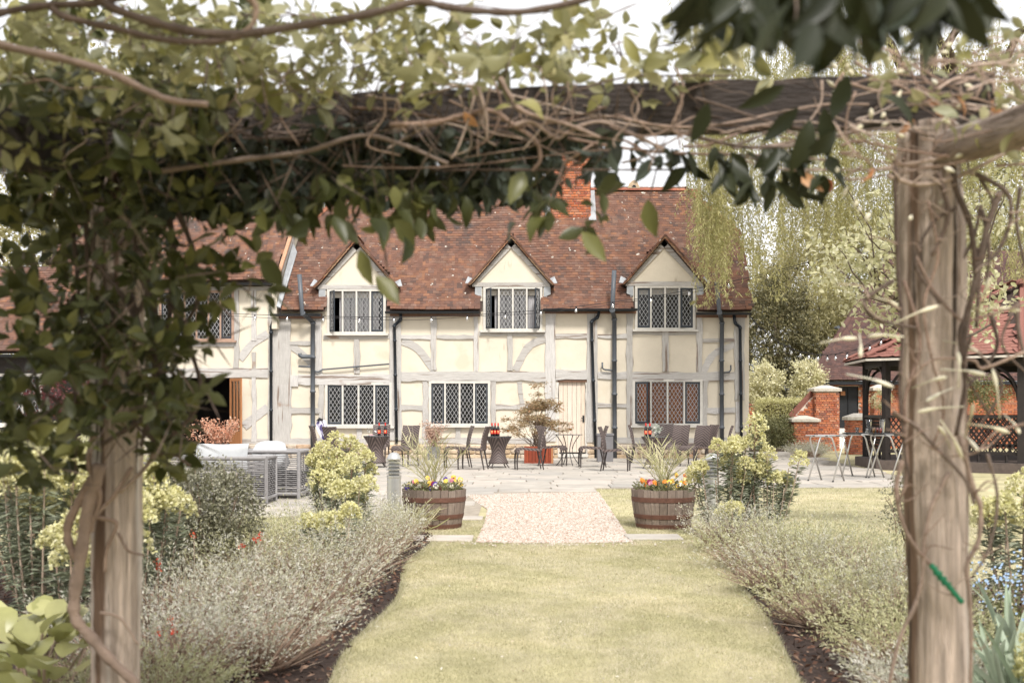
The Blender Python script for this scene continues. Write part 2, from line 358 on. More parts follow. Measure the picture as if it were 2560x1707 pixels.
def wicker(name, c1, c2, freq=86.0):
    m = mat(name, [c1], rough=.5, var=.2, scale=40, local=True); t = m.node_tree; n = t.nodes; lk = t.links.new
    b = [x for x in n if x.type == 'BSDF_PRINCIPLED'][0]; src = b.inputs['Base Color'].links[0].from_socket
    tc = n.new('ShaderNodeTexCoord'); sp = n.new('ShaderNodeSeparateXYZ'); lk(tc.outputs['Object'], sp.inputs[0])
    ab = n.new('ShaderNodeMath'); ab.operation = 'ABSOLUTE'; lk(sp.outputs[0], ab.inputs[0])
    def op(o, a, c):
        q = n.new('ShaderNodeMath'); q.operation = o
        for i, s_ in enumerate((a, c)):
            if hasattr(s_, 'links'): lk(s_, q.inputs[i])
            else: q.inputs[i].default_value = s_
        return q.outputs[0]
    s1 = op('ADD', op('MULTIPLY', ab.outputs[0], .75), op('ADD', sp.outputs[2], op('MULTIPLY', sp.outputs[1], .9)))
    w1 = op('SINE', op('MULTIPLY', s1, freq), 0.0)
    w2 = op('SINE', op('MULTIPLY', op('SUBTRACT', ab.outputs[0], op('MULTIPLY', sp.outputs[2], .75)), 520.0), 0.0)
    f = op('ADD', op('MULTIPLY', w1, .38), op('ADD', op('MULTIPLY', w2, .12), .5))
    mx = n.new('ShaderNodeMix'); mx.data_type = 'RGBA'; lk(f, mx.inputs[0]); mx.inputs[6].default_value = (*c2, 1); lk(src, mx.inputs[7]); lk(mx.outputs[2], b.inputs['Base Color'])
    bp = n.new('ShaderNodeBump'); bp.inputs['Strength'].default_value = .6; bp.inputs['Distance'].default_value = .006; lk(f, bp.inputs['Height']); lk(bp.outputs[0], b.inputs['Normal'])
    return m
M['wicker'] = wicker('brown herringbone wicker', (.17, .13, .12), (.028, .022, .021))
M['chairleg'] = mat('brown metal leg', [(.055, .045, .042)], rough=.4, var=.2)
M['rattan'] = mat('grey rattan rod', [(.26, .25, .25), (.20, .19, .19), (.31, .30, .30)], rough=.6, var=.2, scale=14)
M['cushion'] = mat('pale grey cushion', [(.42, .43, .44)], rough=.95, var=.12, scale=4, bump=.2)
M['alu'] = mat('brushed aluminium', [(.55, .54, .52)], rough=.32, var=.1, metal=.9)
M['inox'] = mat('stainless bollard', [(.50, .50, .49)], rough=.35, var=.12, metal=.75, scale=3)
M['rubber'] = mat('black rubber', [(.02, .02, .022)], rough=.6, var=.1)
M['stave'] = mat('grey oak barrel stave', [(.205, .16, .13), (.155, .12, .095), (.25, .20, .165), (.18, .135, .11)], rough=.85, var=.35, scale=9, stretch=(5, 5, .5), bump=.5)
M['rust'] = mat('rusty hoop', [(.115, .055, .038)], rough=.75, var=.3, scale=12, bump=.3)
M['redwood'] = mat('red brown planter slat', [(.24, .045, .02), (.19, .04, .02), (.28, .06, .025)], rough=.55, var=.25, scale=8, stretch=(4, 4, .6))
M['slate'] = mat('grey planter', [(.17, .165, .17)], rough=.8, var=.15)
M['bottle'] = mat('dark wine bottle', [(.012, .010, .010)], rough=.15, var=.05, spec=.6)
M['redlab'] = mat('red label', [(.55, .03, .02)], rough=.5, var=.1)
M['yelllab'] = mat('pale label mark', [(.75, .50, .22)], rough=.5, var=.1)
M['amber'] = mat('amber drink', [(.70, .30, .05)], rough=.2, var=.1)
M['reddrink'] = mat('red drink', [(.55, .06, .015)], rough=.2, var=.1)
M['drinkglass'] = glassmat('drinking glass', (.94, .95, .95), .25)
M['tabletop'] = mat('dark glass table top', [(.10, .105, .11)], rough=.12, var=.05, spec=.6)
M['throw'] = mat('white and purple throw', [(.62, .60, .68)], rough=.95, var=.1, spots=((.075, .06, .16), 9, .53, (1, 1, .6)))
M['petalw'] = leafmat('white petal', [(.75, .74, .70)], trans=.25)
M['palm'] = leafmat('palm leaflet', [(.50, .47, .28), (.58, .53, .36), (.41, .40, .20), (.34, .34, .16)], trans=.3)
M['bulb'] = glassmat('clear festoon bulb', (.96, .96, .94), 2.6)
M['cable'] = mat('black cable', [(.02, .018, .02)], rough=.6, var=.1)
M['nandina'] = leafmat('bronze nandina leaf', [(.34, .25, .14), (.42, .28, .16), (.28, .24, .13), (.46, .34, .22), (.22, .20, .10), (.48, .24, .13)], trans=.3)
M['pinkleaf'] = leafmat('coral pink young leaf', [(.60, .33, .22), (.66, .42, .30), (.55, .24, .15), (.68, .52, .40)], trans=.35)
M['dryhead'] = leafmat('dry pink flower head', [(.50, .34, .26), (.58, .42, .34), (.42, .27, .20)], trans=.3)
PAN = {'yellow': (.70, .46, .07), 'orange': (.66, .22, .03), 'white': (.72, .68, .56), 'violet': (.06, .03, .22), 'wine': (.24, .02, .07), 'pink': (.55, .20, .28), 'cream': (.72, .62, .32)}
for k_, c_ in PAN.items(): M['pan_' + k_] = leafmat(k_ + ' pansy petal', [c_, tuple(min(1, v * 1.2) for v in c_)], trans=.2)
M['lav'] = leafmat('grey green needle leaf', [(.42, .41, .30), (.55, .54, .45), (.31, .305, .19), (.47, .44, .26), (.66, .65, .60), (.36, .315, .24)], trans=.25)
M['lavg'] = leafmat('sage green needle leaf', [(.42, .41, .21), (.52, .50, .30), (.32, .32, .155), (.57, .555, .42)], trans=.25)
M['woody'] = mat('woody brown stem', [(.34, .245, .18), (.24, .16, .115), (.46, .36, .28)], rough=.9, var=.3)
M['euph'] = leafmat('euphorbia bract', [(.60, .57, .30), (.67, .635, .39), (.50, .48, .20), (.70, .67, .47)], trans=.35)
M['euphl'] = leafmat('blue green euphorbia leaf', [(.20, .225, .15), (.27, .29, .21), (.15, .17, .10)], trans=.25)
M['shrubl'] = leafmat('small glossy shrub leaf', [(.17, .165, .095), (.11, .11, .06), (.25, .24, .16), (.36, .345, .26), (.09, .085, .045)], trans=.2, rough=.35)
M['berg'] = leafmat('bergenia leaf', [(.33, .33, .125), (.42, .405, .18), (.26, .265, .09), (.50, .47, .25)], trans=.25, rough=.35, spec=.45)
M['iris'] = leafmat('glaucous iris blade', [(.27, .33, .24), (.35, .40, .30), (.21, .27, .17)], trans=.3)
M['bluefl'] = leafmat('sky blue petal', [(.35, .50, .72), (.45, .58, .78)], trans=.3)
M['redfl'] = leafmat('red flower', [(.50, .05, .03), (.55, .12, .05)], trans=.3)
M['postw'] = mat('weathered larch post', [(.60, .485, .405)], rough=.9, var=.6, scale=9, stretch=(6, 6, .22), bump=1.0, bscale=30, spots=[((.68, .61, .55), 2.6, .57, (7, 7, .3)), ((.20, .13, .09), 2.8, .54, (8, 8, .22)), ((.07, .05, .038), 6, .60, (7, 7, .2))])
M['beamw'] = mat('dark weathered beam', [(.042, .033, .029)], rough=.85, var=.4, scale=7, stretch=(.35, 4, 5), bump=.6, spots=((.085, .066, .056), 3.2, .62, (.4, 4, 6)))
M['vine'] = mat('pale vine stem', [(.30, .215, .165), (.21, .14, .105), (.38, .295, .24), (.15, .095, .07)], rough=.85, var=.3, scale=20, bump=.4)
M['vinedk'] = mat('dark vine stem', [(.13, .092, .072), (.085, .06, .047), (.18, .135, .11)], rough=.85, var=.3, scale=20, bump=.4)
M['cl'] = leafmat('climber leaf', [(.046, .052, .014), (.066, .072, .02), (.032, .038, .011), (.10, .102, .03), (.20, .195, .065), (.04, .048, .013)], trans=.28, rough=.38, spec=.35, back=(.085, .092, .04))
M['cll'] = leafmat('sky lit climber leaf', [(.24, .225, .075), (.32, .295, .115), (.15, .148, .045), (.40, .36, .175), (.31, .31, .20), (.10, .10, .033)], trans=.38, rough=.5, back=(.25, .24, .12))  # lighter copy of the climber leaf, light from the sky painted in
M['cld'] = leafmat('shaded dark climber leaf', [(.016, .020, .007), (.026, .030, .011), (.012, .015, .006)], trans=.15, rough=.42, spec=.25, back=(.075, .09, .07))  # darkened copy of the climber leaf, standing in for shade
M['clo'] = leafmat('orange autumn leaf', [(.52, .22, .09), (.60, .34, .17), (.32, .09, .04)], trans=.35)
M['bud'] = mat('cream downy bud', [(.66, .61, .47), (.58, .53, .38), (.70, .66, .55)], rough=.95, var=.15)
M['tie'] = mat('green plant tie', [(.012, .15, .07)], rough=.45, var=.2)
M['litter'] = mat('lawn litter', [(.20, .11, .06), (.60, .56, .48), (.13, .08, .05), (.30, .22, .12), (.55, .50, .40)], rough=.9, var=.2)
M['postw2'] = mat('weathered larch rail', [(.33, .26, .215)], rough=.9, var=.5, scale=9, stretch=(4, .3, 6), bump=1.0, bscale=30, spots=[((.48, .41, .36), 3, .60, (5, .4, 7)), ((.11, .08, .06), 3, .57, (6, .4, 8))])
M['vinep'] = mat('pale pink vine twig', [(.46, .35, .29), (.38, .27, .22), (.54, .44, .38), (.34, .22, .17)], rough=.85, var=.3, scale=20, bump=.4)
# ------------------------------------------------------------------ the long timber-framed house
F = FP / 90.0
def hx(px): return (px - 1280) / 90.0
def hz(py): return EYE + (HZ - py) / 90.0
def timber(par, px0, py0, px1, py1, proud=.045, name=None, m=None, jit=.012):
    x0, x1 = hx(px0), hx(px1); z0, z1 = hz(py1), hz(py0); vert = (z1 - z0) > (x1 - x0)
    n = max(2, int(max(z1 - z0, x1 - x0) / .22)); b = MB(); vs = []
    ja = rng.normal(0, jit, n + 1); jb = rng.normal(0, jit, n + 1)
    bow = rng.normal(0, jit * .8)
    for i in range(n + 1):
        t = i / n; w = bow * math.sin(math.pi * t); y = F - proud + rng.normal(0, .004)
        if vert:
            z = z0 + (z1 - z0) * t
            q = [(x0 + ja[i] + w, y, z), (x1 + jb[i] + w, y, z), (x1 + jb[i] + w, F + .06, z), (x0 + ja[i] + w, F + .06, z)]
        else:
            x = x0 + (x1 - x0) * t
            q = [(x, y, z0 + ja[i] + w), (x, y, z1 + jb[i] + w), (x, F + .06, z1 + jb[i] + w), (x, F + .06, z0 + ja[i] + w)]
        vs += q
    fs = [(i * 4 + j, i * 4 + (j + 1) % 4, i * 4 + 4 + (j + 1) % 4, i * 4 + 4 + j) for i in range(n) for j in range(4)] + [(3, 2, 1, 0), (n * 4, n * 4 + 1, n * 4 + 2, n * 4 + 3)]
    b.add(vs, fs)
    return b.build(name or ('timber_post' if vert else 'timber_rail'), m or M['tim_v' if vert else 'tim_h'], par)
def brace(par, pts, w, proud=.02):
    p = smooth_path([(hx(x), 0, hz(y)) for x, y in pts], 5); vs = []; k = len(p)
    for i, q in enumerate(p):
        t = (p[min(i + 1, k - 1)] - p[max(i - 1, 0)]).normalized(); nrm = Vector((-t.z, 0, t.x)) * (w / 90 / 2 + rng.normal(0, .005))
        for s_, y in ((-1, F - proud), (1, F - proud), (1, F + .06), (-1, F + .06)): vs.append((q.x + s_ * nrm.x, y, q.z + s_ * nrm.z))
    fs = [(i * 4 + j, i * 4 + (j + 1) % 4, i * 4 + 4 + (j + 1) % 4, i * 4 + 4 + j) for i in range(k - 1) for j in range(4)] + [(3, 2, 1, 0), tuple((k - 1) * 4 + j for j in range(4))]
    return MB().add(vs, fs).build('brace', M['tim_h'], par)
def holed_wall(name, x0, x1, z0, z1, holes, y, depth, m, par):
    """a wall sheet with real openings and reveals"""
    xs = sorted({x0, x1} | {v for h in holes for v in (h[0], h[2]) if x0 < v < x1}); zs = sorted({z0, z1} | {v for h in holes for v in (h[1], h[3]) if z0 < v < z1})
    idx = {}; vs = []; fs = []
    def vid(i, j, d):
        if (i, j, d) not in idx: idx[(i, j, d)] = len(vs); vs.append((xs[i], y + d * depth, zs[j]))
        return idx[(i, j, d)]
    def solid(i, j):
        if i < 0 or j < 0 or i >= len(xs) - 1 or j >= len(zs) - 1: return False
        cx, cz = (xs[i] + xs[i + 1]) / 2, (zs[j] + zs[j + 1]) / 2
        return not any(h[0] < cx < h[2] and h[1] < cz < h[3] for h in holes)
    for i in range(len(xs) - 1):
        for j in range(len(zs) - 1):
            if not solid(i, j): continue
            fs.append((vid(i, j, 0), vid(i + 1, j, 0), vid(i + 1, j + 1, 0), vid(i, j + 1, 0)))
            fs.append((vid(i, j + 1, 1), vid(i + 1, j + 1, 1), vid(i + 1, j, 1), vid(i, j, 1)))
            for di, dj, a, b in ((-1, 0, (i, j), (i, j + 1)), (1, 0, (i + 1, j + 1), (i + 1, j)), (0, -1, (i + 1, j), (i, j)), (0, 1, (i, j + 1), (i + 1, j + 1))):
                if not solid(i + di, j + dj): fs.append((vid(*a, 0), vid(*b, 0), vid(*b, 1), vid(*a, 1)))
    return MB().add(vs, fs).build(name, m, par)
def clip_poly(poly, x0, z0, x1, z1):
    for ax, lim, sgn in ((0, x0, 1), (0, x1, -1), (1, z0, 1), (1, z1, -1)):
        out = []
        for i in range(len(poly)):
            a, b = poly[i], poly[(i + 1) % len(poly)]; da, db = (a[ax] - lim) * sgn, (b[ax] - lim) * sgn
            if da >= 0: out.append(a)
            if (da >= 0) != (db >= 0):
                t = da / (da - db); out.append((a[0] + (b[0] - a[0]) * t, a[1] + (b[1] - a[1]) * t))
        poly = out
        if len(poly) < 3: return []
    return poly
def leaded(par, x0, z0, x1, z1, y, rot=None, pivot=None, panes=False, dw=.107, dh=.172, came=.0115):
    """diamond leaded light: lead cames as one net, each diamond its own pane where asked"""
    tf = (lambda p: p) if rot is None else (lambda p: tuple(Matrix.Rotation(rot, 3, 'Z') @ (Vector(p) - Vector(pivot)) + Vector(pivot)))
    cx = (x0 + x1) / 2; b = MB(); g = MB()
    for sgn in (1, -1):
        k0 = int(-(z1 - z0) / dh - (x1 - x0) / dw) - 2
        for k in range(k0, -k0):
            # line (x-cx)/dw*... : z = z0 + dh*((x-cx)*sgn/dw + k)  (slope dh/dw)
            pts = []
            xa, xb = x0, x1
            f = lambda x: z0 + dh * ((x - cx) * sgn / dw + k + .25)
            za, zb = f(xa), f(xb)
            if sgn < 0: xa, xb, za, zb = xb, xa, zb, za
            if za > z1 or zb < z0: continue
            if za < z0: xa += (z0 - za) / (zb - za) * (xb - xa); za = z0
            if zb > z1: xb = xa + (z1 - za) / (zb - za) * (xb - xa) if zb != za else xb; zb = z1
            if abs(za - zb) < .01: continue
            b.bar((xa, y - .002 * sgn, za), (xb, y - .002 * sgn, zb), came, .006, up=(0, 1, 0))
    for xx in (x0, x1): b.bar((xx, y, z0), (xx, y, z1), came, .008, up=(0, 1, 0))
    for zz in (z0, z1): b.bar((x0, y, zz), (x1, y, zz), came, .008, up=(0, 1, 0))
    b.v = [tf(p) for p in b.v]
    b.build('lead_came', M['came'], par, kind='stuff')
    nx = int((x1 - x0) / dw) + 3; nz = int((z1 - z0) / dh) + 3
    for i in range(-nx * 2, nx * 2 + 1):
        for j in range(-2, nz * 2 + 2):
            if (i + j) % 2: continue
            c = (cx + i * dw / 2, z0 + (j + .5) * dh / 2)
            q = clip_poly([(c[0] - dw / 2, c[1]), (c[0], c[1] - dh / 2), (c[0] + dw / 2, c[1]), (c[0], c[1] + dh / 2)], x0, z0, x1, z1)
            if not q: continue
            ta, tb = rng.normal(0, .012, 2); yy = y + .006
            vs = [tf((p[0], yy + ta * (p[0] - c[0]) + tb * (p[1] - c[1]), p[1])) for p in q]
            if panes: MB().add(vs, [tuple(range(len(vs)))]).build('pane', M['glass'], par)
            else: g.add(vs, [tuple(range(len(vs)))])
    if g.v: g.build('glazing', M['glass'], par, kind='stuff')
def window(par, px0, py0, px1, py1, n=4, swing={}, dress=None, panes=False, sill=True, mframe=None, inset=.05, yb=None):
    """timber window of n leaded lights between mullions; outer lights in dark metal casements"""
    Y = F if yb is None else yb
    x0, x1, z0, z1 = hx(px0), hx(px1), hz(py1), hz(py0); fr = .07; mu = .045
    b = MB(); ya, yb_ = Y - inset, Y + .07
    lw = ((x1 - x0) - 2 * fr - (n - 1) * mu) / n
    b.box2((x0, ya, z0), (x0 + fr, yb_, z1)); b.box2((x1 - fr, ya, z0), (x1, yb_, z1))
    b.box2((x0 + fr, ya, z1 - fr), (x1 - fr, yb_, z1)); b.box2((x0 + fr, ya, z0), (x1 - fr, yb_, z0 + fr * .7))
    for i in range(1, n):
        xm = x0 + fr + i * (lw + mu) - mu
        b.box2((xm, ya + .004, z0 + fr * .7), (xm + mu, yb_, z1 - fr))
    w = b.build('window', mframe or M['frame'], par)
    if sill:
        MB().box2((x0 - .07, Y - .13, z0 - .055), (x1 + .07, Y + .02, z0 - .003)).build('window_sill', M['frame'] if mframe is None else mframe, w)
    zb, zt = z0 + fr * .7, z1 - fr
    for i in range(n):
        xa = x0 + fr + i * (lw + mu); xb = xa + lw
        if i in (0, n - 1):
            ang = swing.get(i, 0); cf = .048; c = MB(); yy = Y - .02
            for q in (((xa, yy, zb), (xa + cf, yy + .03, zt)), ((xb - cf, yy, zb), (xb, yy + .03, zt)), ((xa + cf, yy, zt - cf), (xb - cf, yy + .03, zt)), ((xa + cf, yy, zb), (xb - cf, yy + .03, zb + cf * 1.3))): c.box2(*q)
            piv = Vector((xa if i == 0 else xb, yy, 0)); rot = None
            if ang:
                rot = R(ang) * (-1 if i == 0 else 1)
                c.v = [tuple(Matrix.Rotation(rot, 3, 'Z') @ (Vector(p) - piv) + piv) for p in c.v]
                e = MB(); t_ = .014   # the fixed rim the casement closes on
                for q in (((xa, Y + .02, zb), (xa + t_, Y + .05, zt)), ((xb - t_, Y + .02, zb), (xb, Y + .05, zt)), ((xa + t_, Y + .02, zt - t_), (xb - t_, Y + .05, zt)), ((xa + t_, Y + .02, zb), (xb - t_, Y + .05, zb + t_))): e.box2(*q)
                e.build('casement_rim', M['steel'], w)
            c.build('casement', M['steel'], w)
            leaded(w, xa + cf, zb + cf * 1.3, xb - cf, zt - cf, Y - .005, rot, piv, panes)
        else: leaded(w, xa, zb, xb, zt, Y + .0, None, None, panes)
    # the room in painted shade behind, open to the window
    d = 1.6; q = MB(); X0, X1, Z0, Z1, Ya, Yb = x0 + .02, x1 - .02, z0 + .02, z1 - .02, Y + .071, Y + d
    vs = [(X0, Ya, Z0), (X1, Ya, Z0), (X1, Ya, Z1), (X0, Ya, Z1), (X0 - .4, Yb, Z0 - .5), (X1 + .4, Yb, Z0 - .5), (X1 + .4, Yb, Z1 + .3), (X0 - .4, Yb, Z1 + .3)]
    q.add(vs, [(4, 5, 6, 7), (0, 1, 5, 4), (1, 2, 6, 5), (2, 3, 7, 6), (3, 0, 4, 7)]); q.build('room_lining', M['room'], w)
    if dress == 'net':
        nn = 60; vs = []
        for i in range(nn + 1):
            x = x0 + fr + (x1 - x0 - 2 * fr) * i / nn
            vs += [(x, Y + .16 + .012 * math.sin(i * 1.9), zb), (x, Y + .16 + .012 * math.sin(i * 1.9 + .4), zt - .16)]
        gap = {int(nn * .38), int(nn * .62), int(nn * .63)} | set(range(0, 10)) | set(range(54, 60))
        MB().add(vs, [(2 * i, 2 * i + 2, 2 * i + 3, 2 * i + 1) for i in range(nn) if i not in gap]).build('net_curtain', M['curtain'], w)
    if dress in ('net', 'valance'):
        MB().box2((x0 + fr, Y + .13, zt - .17), (x1 - fr, Y + .15, zt - .001)).build('valance', M['valance'], w)
    if dress == 'blind':
        bl = MB().box2((x0 + fr, Y + .14, zb), (x1 - fr, Y + .15, zt)).build('blind', M['blind'], w)
        k = int((zt - zb) / .055)
        for i in range(k):
            MB().box((( x0 + x1) / 2, Y + .125, zb + (i + .5) * .055), (x1 - x0 - 2 * fr, .008, .046), rot=Matrix.Rotation(R(18), 3, 'X')).build('blind_slat', M['blind'], w)
    return w

# ---- tiles
def tile_mesh(m, w=.163, l=.2, t=.038):
    out = []
    for i in range(6):
        b = MB(); b.box((0, l / 2, 0), (w - .004, l, t)); v = []
        for x, y, z in b.v:
            camb = -.006 * (abs(x) / (w / 2)) ** 2
            v.append((x + rng.normal(0, .0015), y + rng.normal(0, .002), z + camb + rng.normal(0, .0015)))
        b.v = v; me = b.mesh('tile', m); out.append(me)
    return out
TM = {k: tile_mesh(M[k]) for k in ('tile', 'tile2')}
def tiles(par, origin, udir, vdir, nu, nv, keep, mk, nobj, gauge=.1, w=.166, wave=.034, name='tile'):
    """courses of overlapping plain tiles on a roof plane; the lowest courses as objects, the rest joined"""
    u = Vector(udir).normalized(); v = Vector(vdir).normalized(); nrm = u.cross(v).normalized()
    if nrm.z < 0: nrm = -nrm
    tilt = .055; rest = MB(); made = 0; cand = []
    ph = rng.random(6) * 6.28
    for j in range(nv):
        rowoff = (.5 if j % 2 else 0) + rng.normal(0, .04); dz = rng.normal(0, .004)
        for i in range(nu):
            s = (i + rowoff) * w + rng.normal(0, .002)
            sag = wave * (math.sin(s * .9 + ph[0]) * .5 + math.sin(s * 2.3 + j * .06 + ph[1]) * .3) + rng.normal(0, .0025)
            p = Vector(origin) + u * s + v * (j * gauge + sag + dz) + nrm * (.02 + wave * .8 * math.sin(s * .7 + j * .13 + ph[2]))
            if not keep(p): continue
            cand.append((p, j))
    for p, j in cand:
        a = tilt + rng.normal(0, .012); b_ = rng.normal(0, .006)
        vv = (v * math.cos(a) - nrm * math.sin(a) * -1 * -1).normalized()
        vv = (v - nrm * a).normalized(); uu = (u + nrm * rng.normal(0, .015) + v * b_).normalized(); nn = uu.cross(vv)
        if nn.z < 0: uu = -uu; nn = uu.cross(vv)
        m = Matrix((uu, vv, nn)).transposed().to_4x4(); m.translation = p + nrm * .012
        me = TM[mk][random.randrange(6)]
        if made < nobj: put(name, me, par, m); made += 1
        else: rest.add([m @ q.co for q in me.vertices], [tuple(f.vertices) for f in me.polygons], random.random())
    if rest.v: rest.build('tile_courses', M[mk], par, kind='stuff')

# ---- bricks
_bm = MB().box((0, 0, 0), (.212, .045, .060)).mesh('brick', M['brick'])
_bh = MB().box((0, 0, 0), (.102, .045, .060)).mesh('brick', M['brick'])
def bricks(par, origin, udir, width, height, keep=None, nobj=300, off=0, out=None):
    """a face of brickwork in English bond standing proud of its mortar core"""
    u = Vector(udir).normalized(); o = Vector(origin); n = Vector((u.y, -u.x, 0)) if out is None else Vector(out); rest = MB(); made = 0
    rows = int(height / .075 + .01)
    for j in range(rows):
        head = j % 3 == 2; L = .112 if head else .225; x = (-.056 if head else (0 if j % 2 else -.112)); z = (j + .5) * .075 + off
        while x < width - .03:
            a, b = max(x, 0), min(x + L, width)
            if b - a > .045:
                c = o + u * ((a + b) / 2) + Vector((0, 0, z))
                if keep is None or keep(c):
                    m = Matrix((u, n, Vector((0, 0, 1)))).transposed().to_4x4()
                    base = _bm if b - a > .13 else _bh; bl = .225 if base is _bm else .112
                    m = m @ Matrix.Diagonal((max(.2, (b - a - .015) / (bl - .012)), 1, 1, 1))
                    m.translation = c + n * (.003 + rng.normal(0, .002))
                    if made < nobj: put('brick', base, par, m); made += 1
                    else: rest.add([m @ q.co for q in base.vertices], [tuple(f.vertices) for f in base.polygons], random.random())
            x += L
    if rest.v: rest.build('brick_courses', M['brick'], par, kind='stuff')
# ---- stones
def stone_meshes(k=8):
    out = []
    for _ in range(k):
        vs = []; fs = []; nu, nv = 8, 5
        for j in range(nv):
            ph = -math.pi / 2 + math.pi * (j + .5) / nv
            for i in range(nu):
                th = 2 * math.pi * i / nu; c, s = math.cos(th), math.sin(th)
                q = lambda t: math.copysign(abs(t) ** .45, t)
                vs.append((.5 * q(c) * abs(math.cos(ph)) ** .4 * (1 + rng.normal(0, .07)), .5 * math.sin(ph) * (1 + rng.normal(0, .08)), .5 * q(s) * abs(math.cos(ph)) ** .4 * (1 + rng.normal(0, .07))))
        fs = [(j * nu + i, j * nu + (i + 1) % nu, (j + 1) * nu + (i + 1) % nu, (j + 1) * nu + i) for j in range(nv - 1) for i in range(nu)] + [tuple(range(nu)), tuple((nv - 1) * nu + i for i in range(nu))]
        out.append(MB().add(vs, fs).mesh('stone', M['stone'], smooth=False))
    return out
SM = stone_meshes()
def plinth(par, x0, x1, z1, y, rows=3):
    MB().box2((x0, y, -.2), (x1, y + .25, z1)).build('plinth', M['mortar'], par)
    base = par.children[-1] if False else [c for c in par.children if c.name.startswith('plinth')][-1]
    zs = np.linspace(0, z1, rows + 1)
    for j in range(rows):
        x = x0
        while x < x1 - .05:
            w = random.uniform(.16, .46); w = min(w, x1 - x); h = (zs[j + 1] - zs[j]) * random.uniform(.9, 1.06)
            m = Matrix.Translation((x + w / 2, y - .005, (zs[j] + zs[j + 1]) / 2)) @ Matrix.Rotation(rng.normal(0, .05), 4, 'Y') @ Matrix.Diagonal((w * .97, .11, h * .95, 1))
            put('stone', random.choice(SM), base, m); x += w

# ================= main house
house = empty('timber_framed_house', (0, F, 0), 'long cream timber-framed house with red tiled roof and three gabled dormers', 'house')
XL, XR = hx(703), hx(1868)
LW = [(813, 956, 980, 1065), (1072, 952, 1226, 1063), (1581, 948, 1756, 1063)]     # ground floor windows
DW = [(818, 722, 965, 834, 892, 603, 100), (1208, 716, 1356, 826, 1278, 596, 100), (1587, 714, 1738, 824, 1660, 596, 99)]  # dormer windows and gables
holes = [(hx(a), hz(d), hx(c), hz(b)) for a, b, c, d in LW] + [(hx(a), hz(d), hx(c), 9) for a, b, c, d, *_ in DW] + [(hx(1393), -1, hx(1468), hz(950))]
holed_wall('wall', XL, XR, .0, hz(778), holes, F, .2, M['plaster'], house)
MB().box2((XR, F + .001, 0), (XR + .05, F + 5.3, hz(782))).build('side_wall', M['plaster'], house)
MB().box2((XL, F + 5.2, 0), (XR, F + 5.4, hz(782))).build('rear_wall', M['plaster'], house)
plinth(house, hx(622), hx(1395), hz(1110), F - .08); plinth(house, hx(1468), hx(1842), hz(1110), F - .08)
# timbers: posts and studs
for q in [(698, 798, 728, 1104), (789, 788, 806, 945), (798, 962, 811, 1098), (974, 790, 1003, 1100), (1056, 954, 1070, 1097), (1078, 790, 1092, 925), (1184, 782, 1196, 928),
          (1228, 954, 1240, 1066), (1364, 778, 1389, 1103), (1467, 780, 1494, 1105), (1567, 780, 1582, 1094), (1741, 790, 1755, 930), (1758, 952, 1769, 1094), (1836, 792, 1862, 1000), (1838, 1003, 1852, 1080),
          (885, 848, 900, 934), (1268, 832, 1282, 926), (1655, 828, 1671, 928), (891, 1066, 903, 1098), (1138, 1064, 1152, 1096)]:
    timber(house, *q)
# rails and beams
for q in [(728, 938, 746, 966), (746, 935, 974, 961), (1003, 929, 1364, 953), (1389, 924, 1467, 948), (1494, 930, 1570, 948), (1570, 930, 1836, 951),
          (722, 853, 789, 862), (1003, 838, 1078, 848), (1092, 838, 1184, 848), (1389, 835, 1467, 846), (1494, 834, 1567, 845), (1755, 846, 1836, 855),
          (726, 1019, 802, 1033), (1003, 1012, 1060, 1026), (1234, 1010, 1364, 1022), (1494, 1008, 1567, 1018), (1763, 1019, 1838, 1033),
          (704, 1094, 974, 1110), (1003, 1096, 1364, 1109), (1494, 1093, 1838, 1108), (1003, 778, 1184, 784), (1389, 772, 1567, 779)]:
    timber(house, *q, proud=.052 if q[3] - q[1] > 18 else .040)
brace(house, [(722, 862), (750, 880), (786, 916)], 17)
brace(house, [(1005, 852), (1045, 872), (1086, 926)], 18)
brace(house, [(1362, 846), (1320, 868), (1288, 926)], 18)
brace(house, [(1836, 862), (1785, 885), (1757, 930)], 17)
brace(house, [(1299, 954), (1301, 980), (1306, 1010)], 11)
# ground floor windows
window(house, *LW[0], dress=None); window(house, *LW[1], panes=True); window(house, *LW[2], dress='blind', swing={0: 38}, panes=True)
# door
dr = MB().box2((hx(1393), F + .1, hz(1132)), (hx(1468), F + .12, hz(950))).build('door', M['doordk'], house)
for i in range(6):
    a = hx(1397) + (hx(1464) - hx(1397)) * i / 6; b_ = hx(1397) + (hx(1464) - hx(1397)) * (i + 1) / 6
    MB().box2((a + .004, F + .055 + rng.normal(0, .003), hz(1130)), (b_ - .004, F + .099, hz(955))).build('plank', M['door'], dr)
for q in [(1391, 948, 1397, 1134), (1464, 948, 1469, 1134)]: timber(dr, *q, proud=.01, name='door_jamb', m=M['frame'])
MB().box2((hx(1393), F - .02, hz(955)), (hx(1468), F + .09, hz(949))).build('door_head', M['tim_d'], dr)
MB().box2((hx(1390), F - .10, hz(1142)), (hx(1470), F + .14, hz(1134))).build('door_step', M['frame'], dr)
MB().box2((hx(1456.5), F + .03, hz(1055)), (hx(1461), F + .055, hz(1038))).build('handle_plate', M['iron'], dr)
MB().tube([at(1458.5, 1045, F + .03), at(1458.5, 1045, F), at(1452, 1045, F)], .009, 6).build('door_handle', M['iron'], dr)

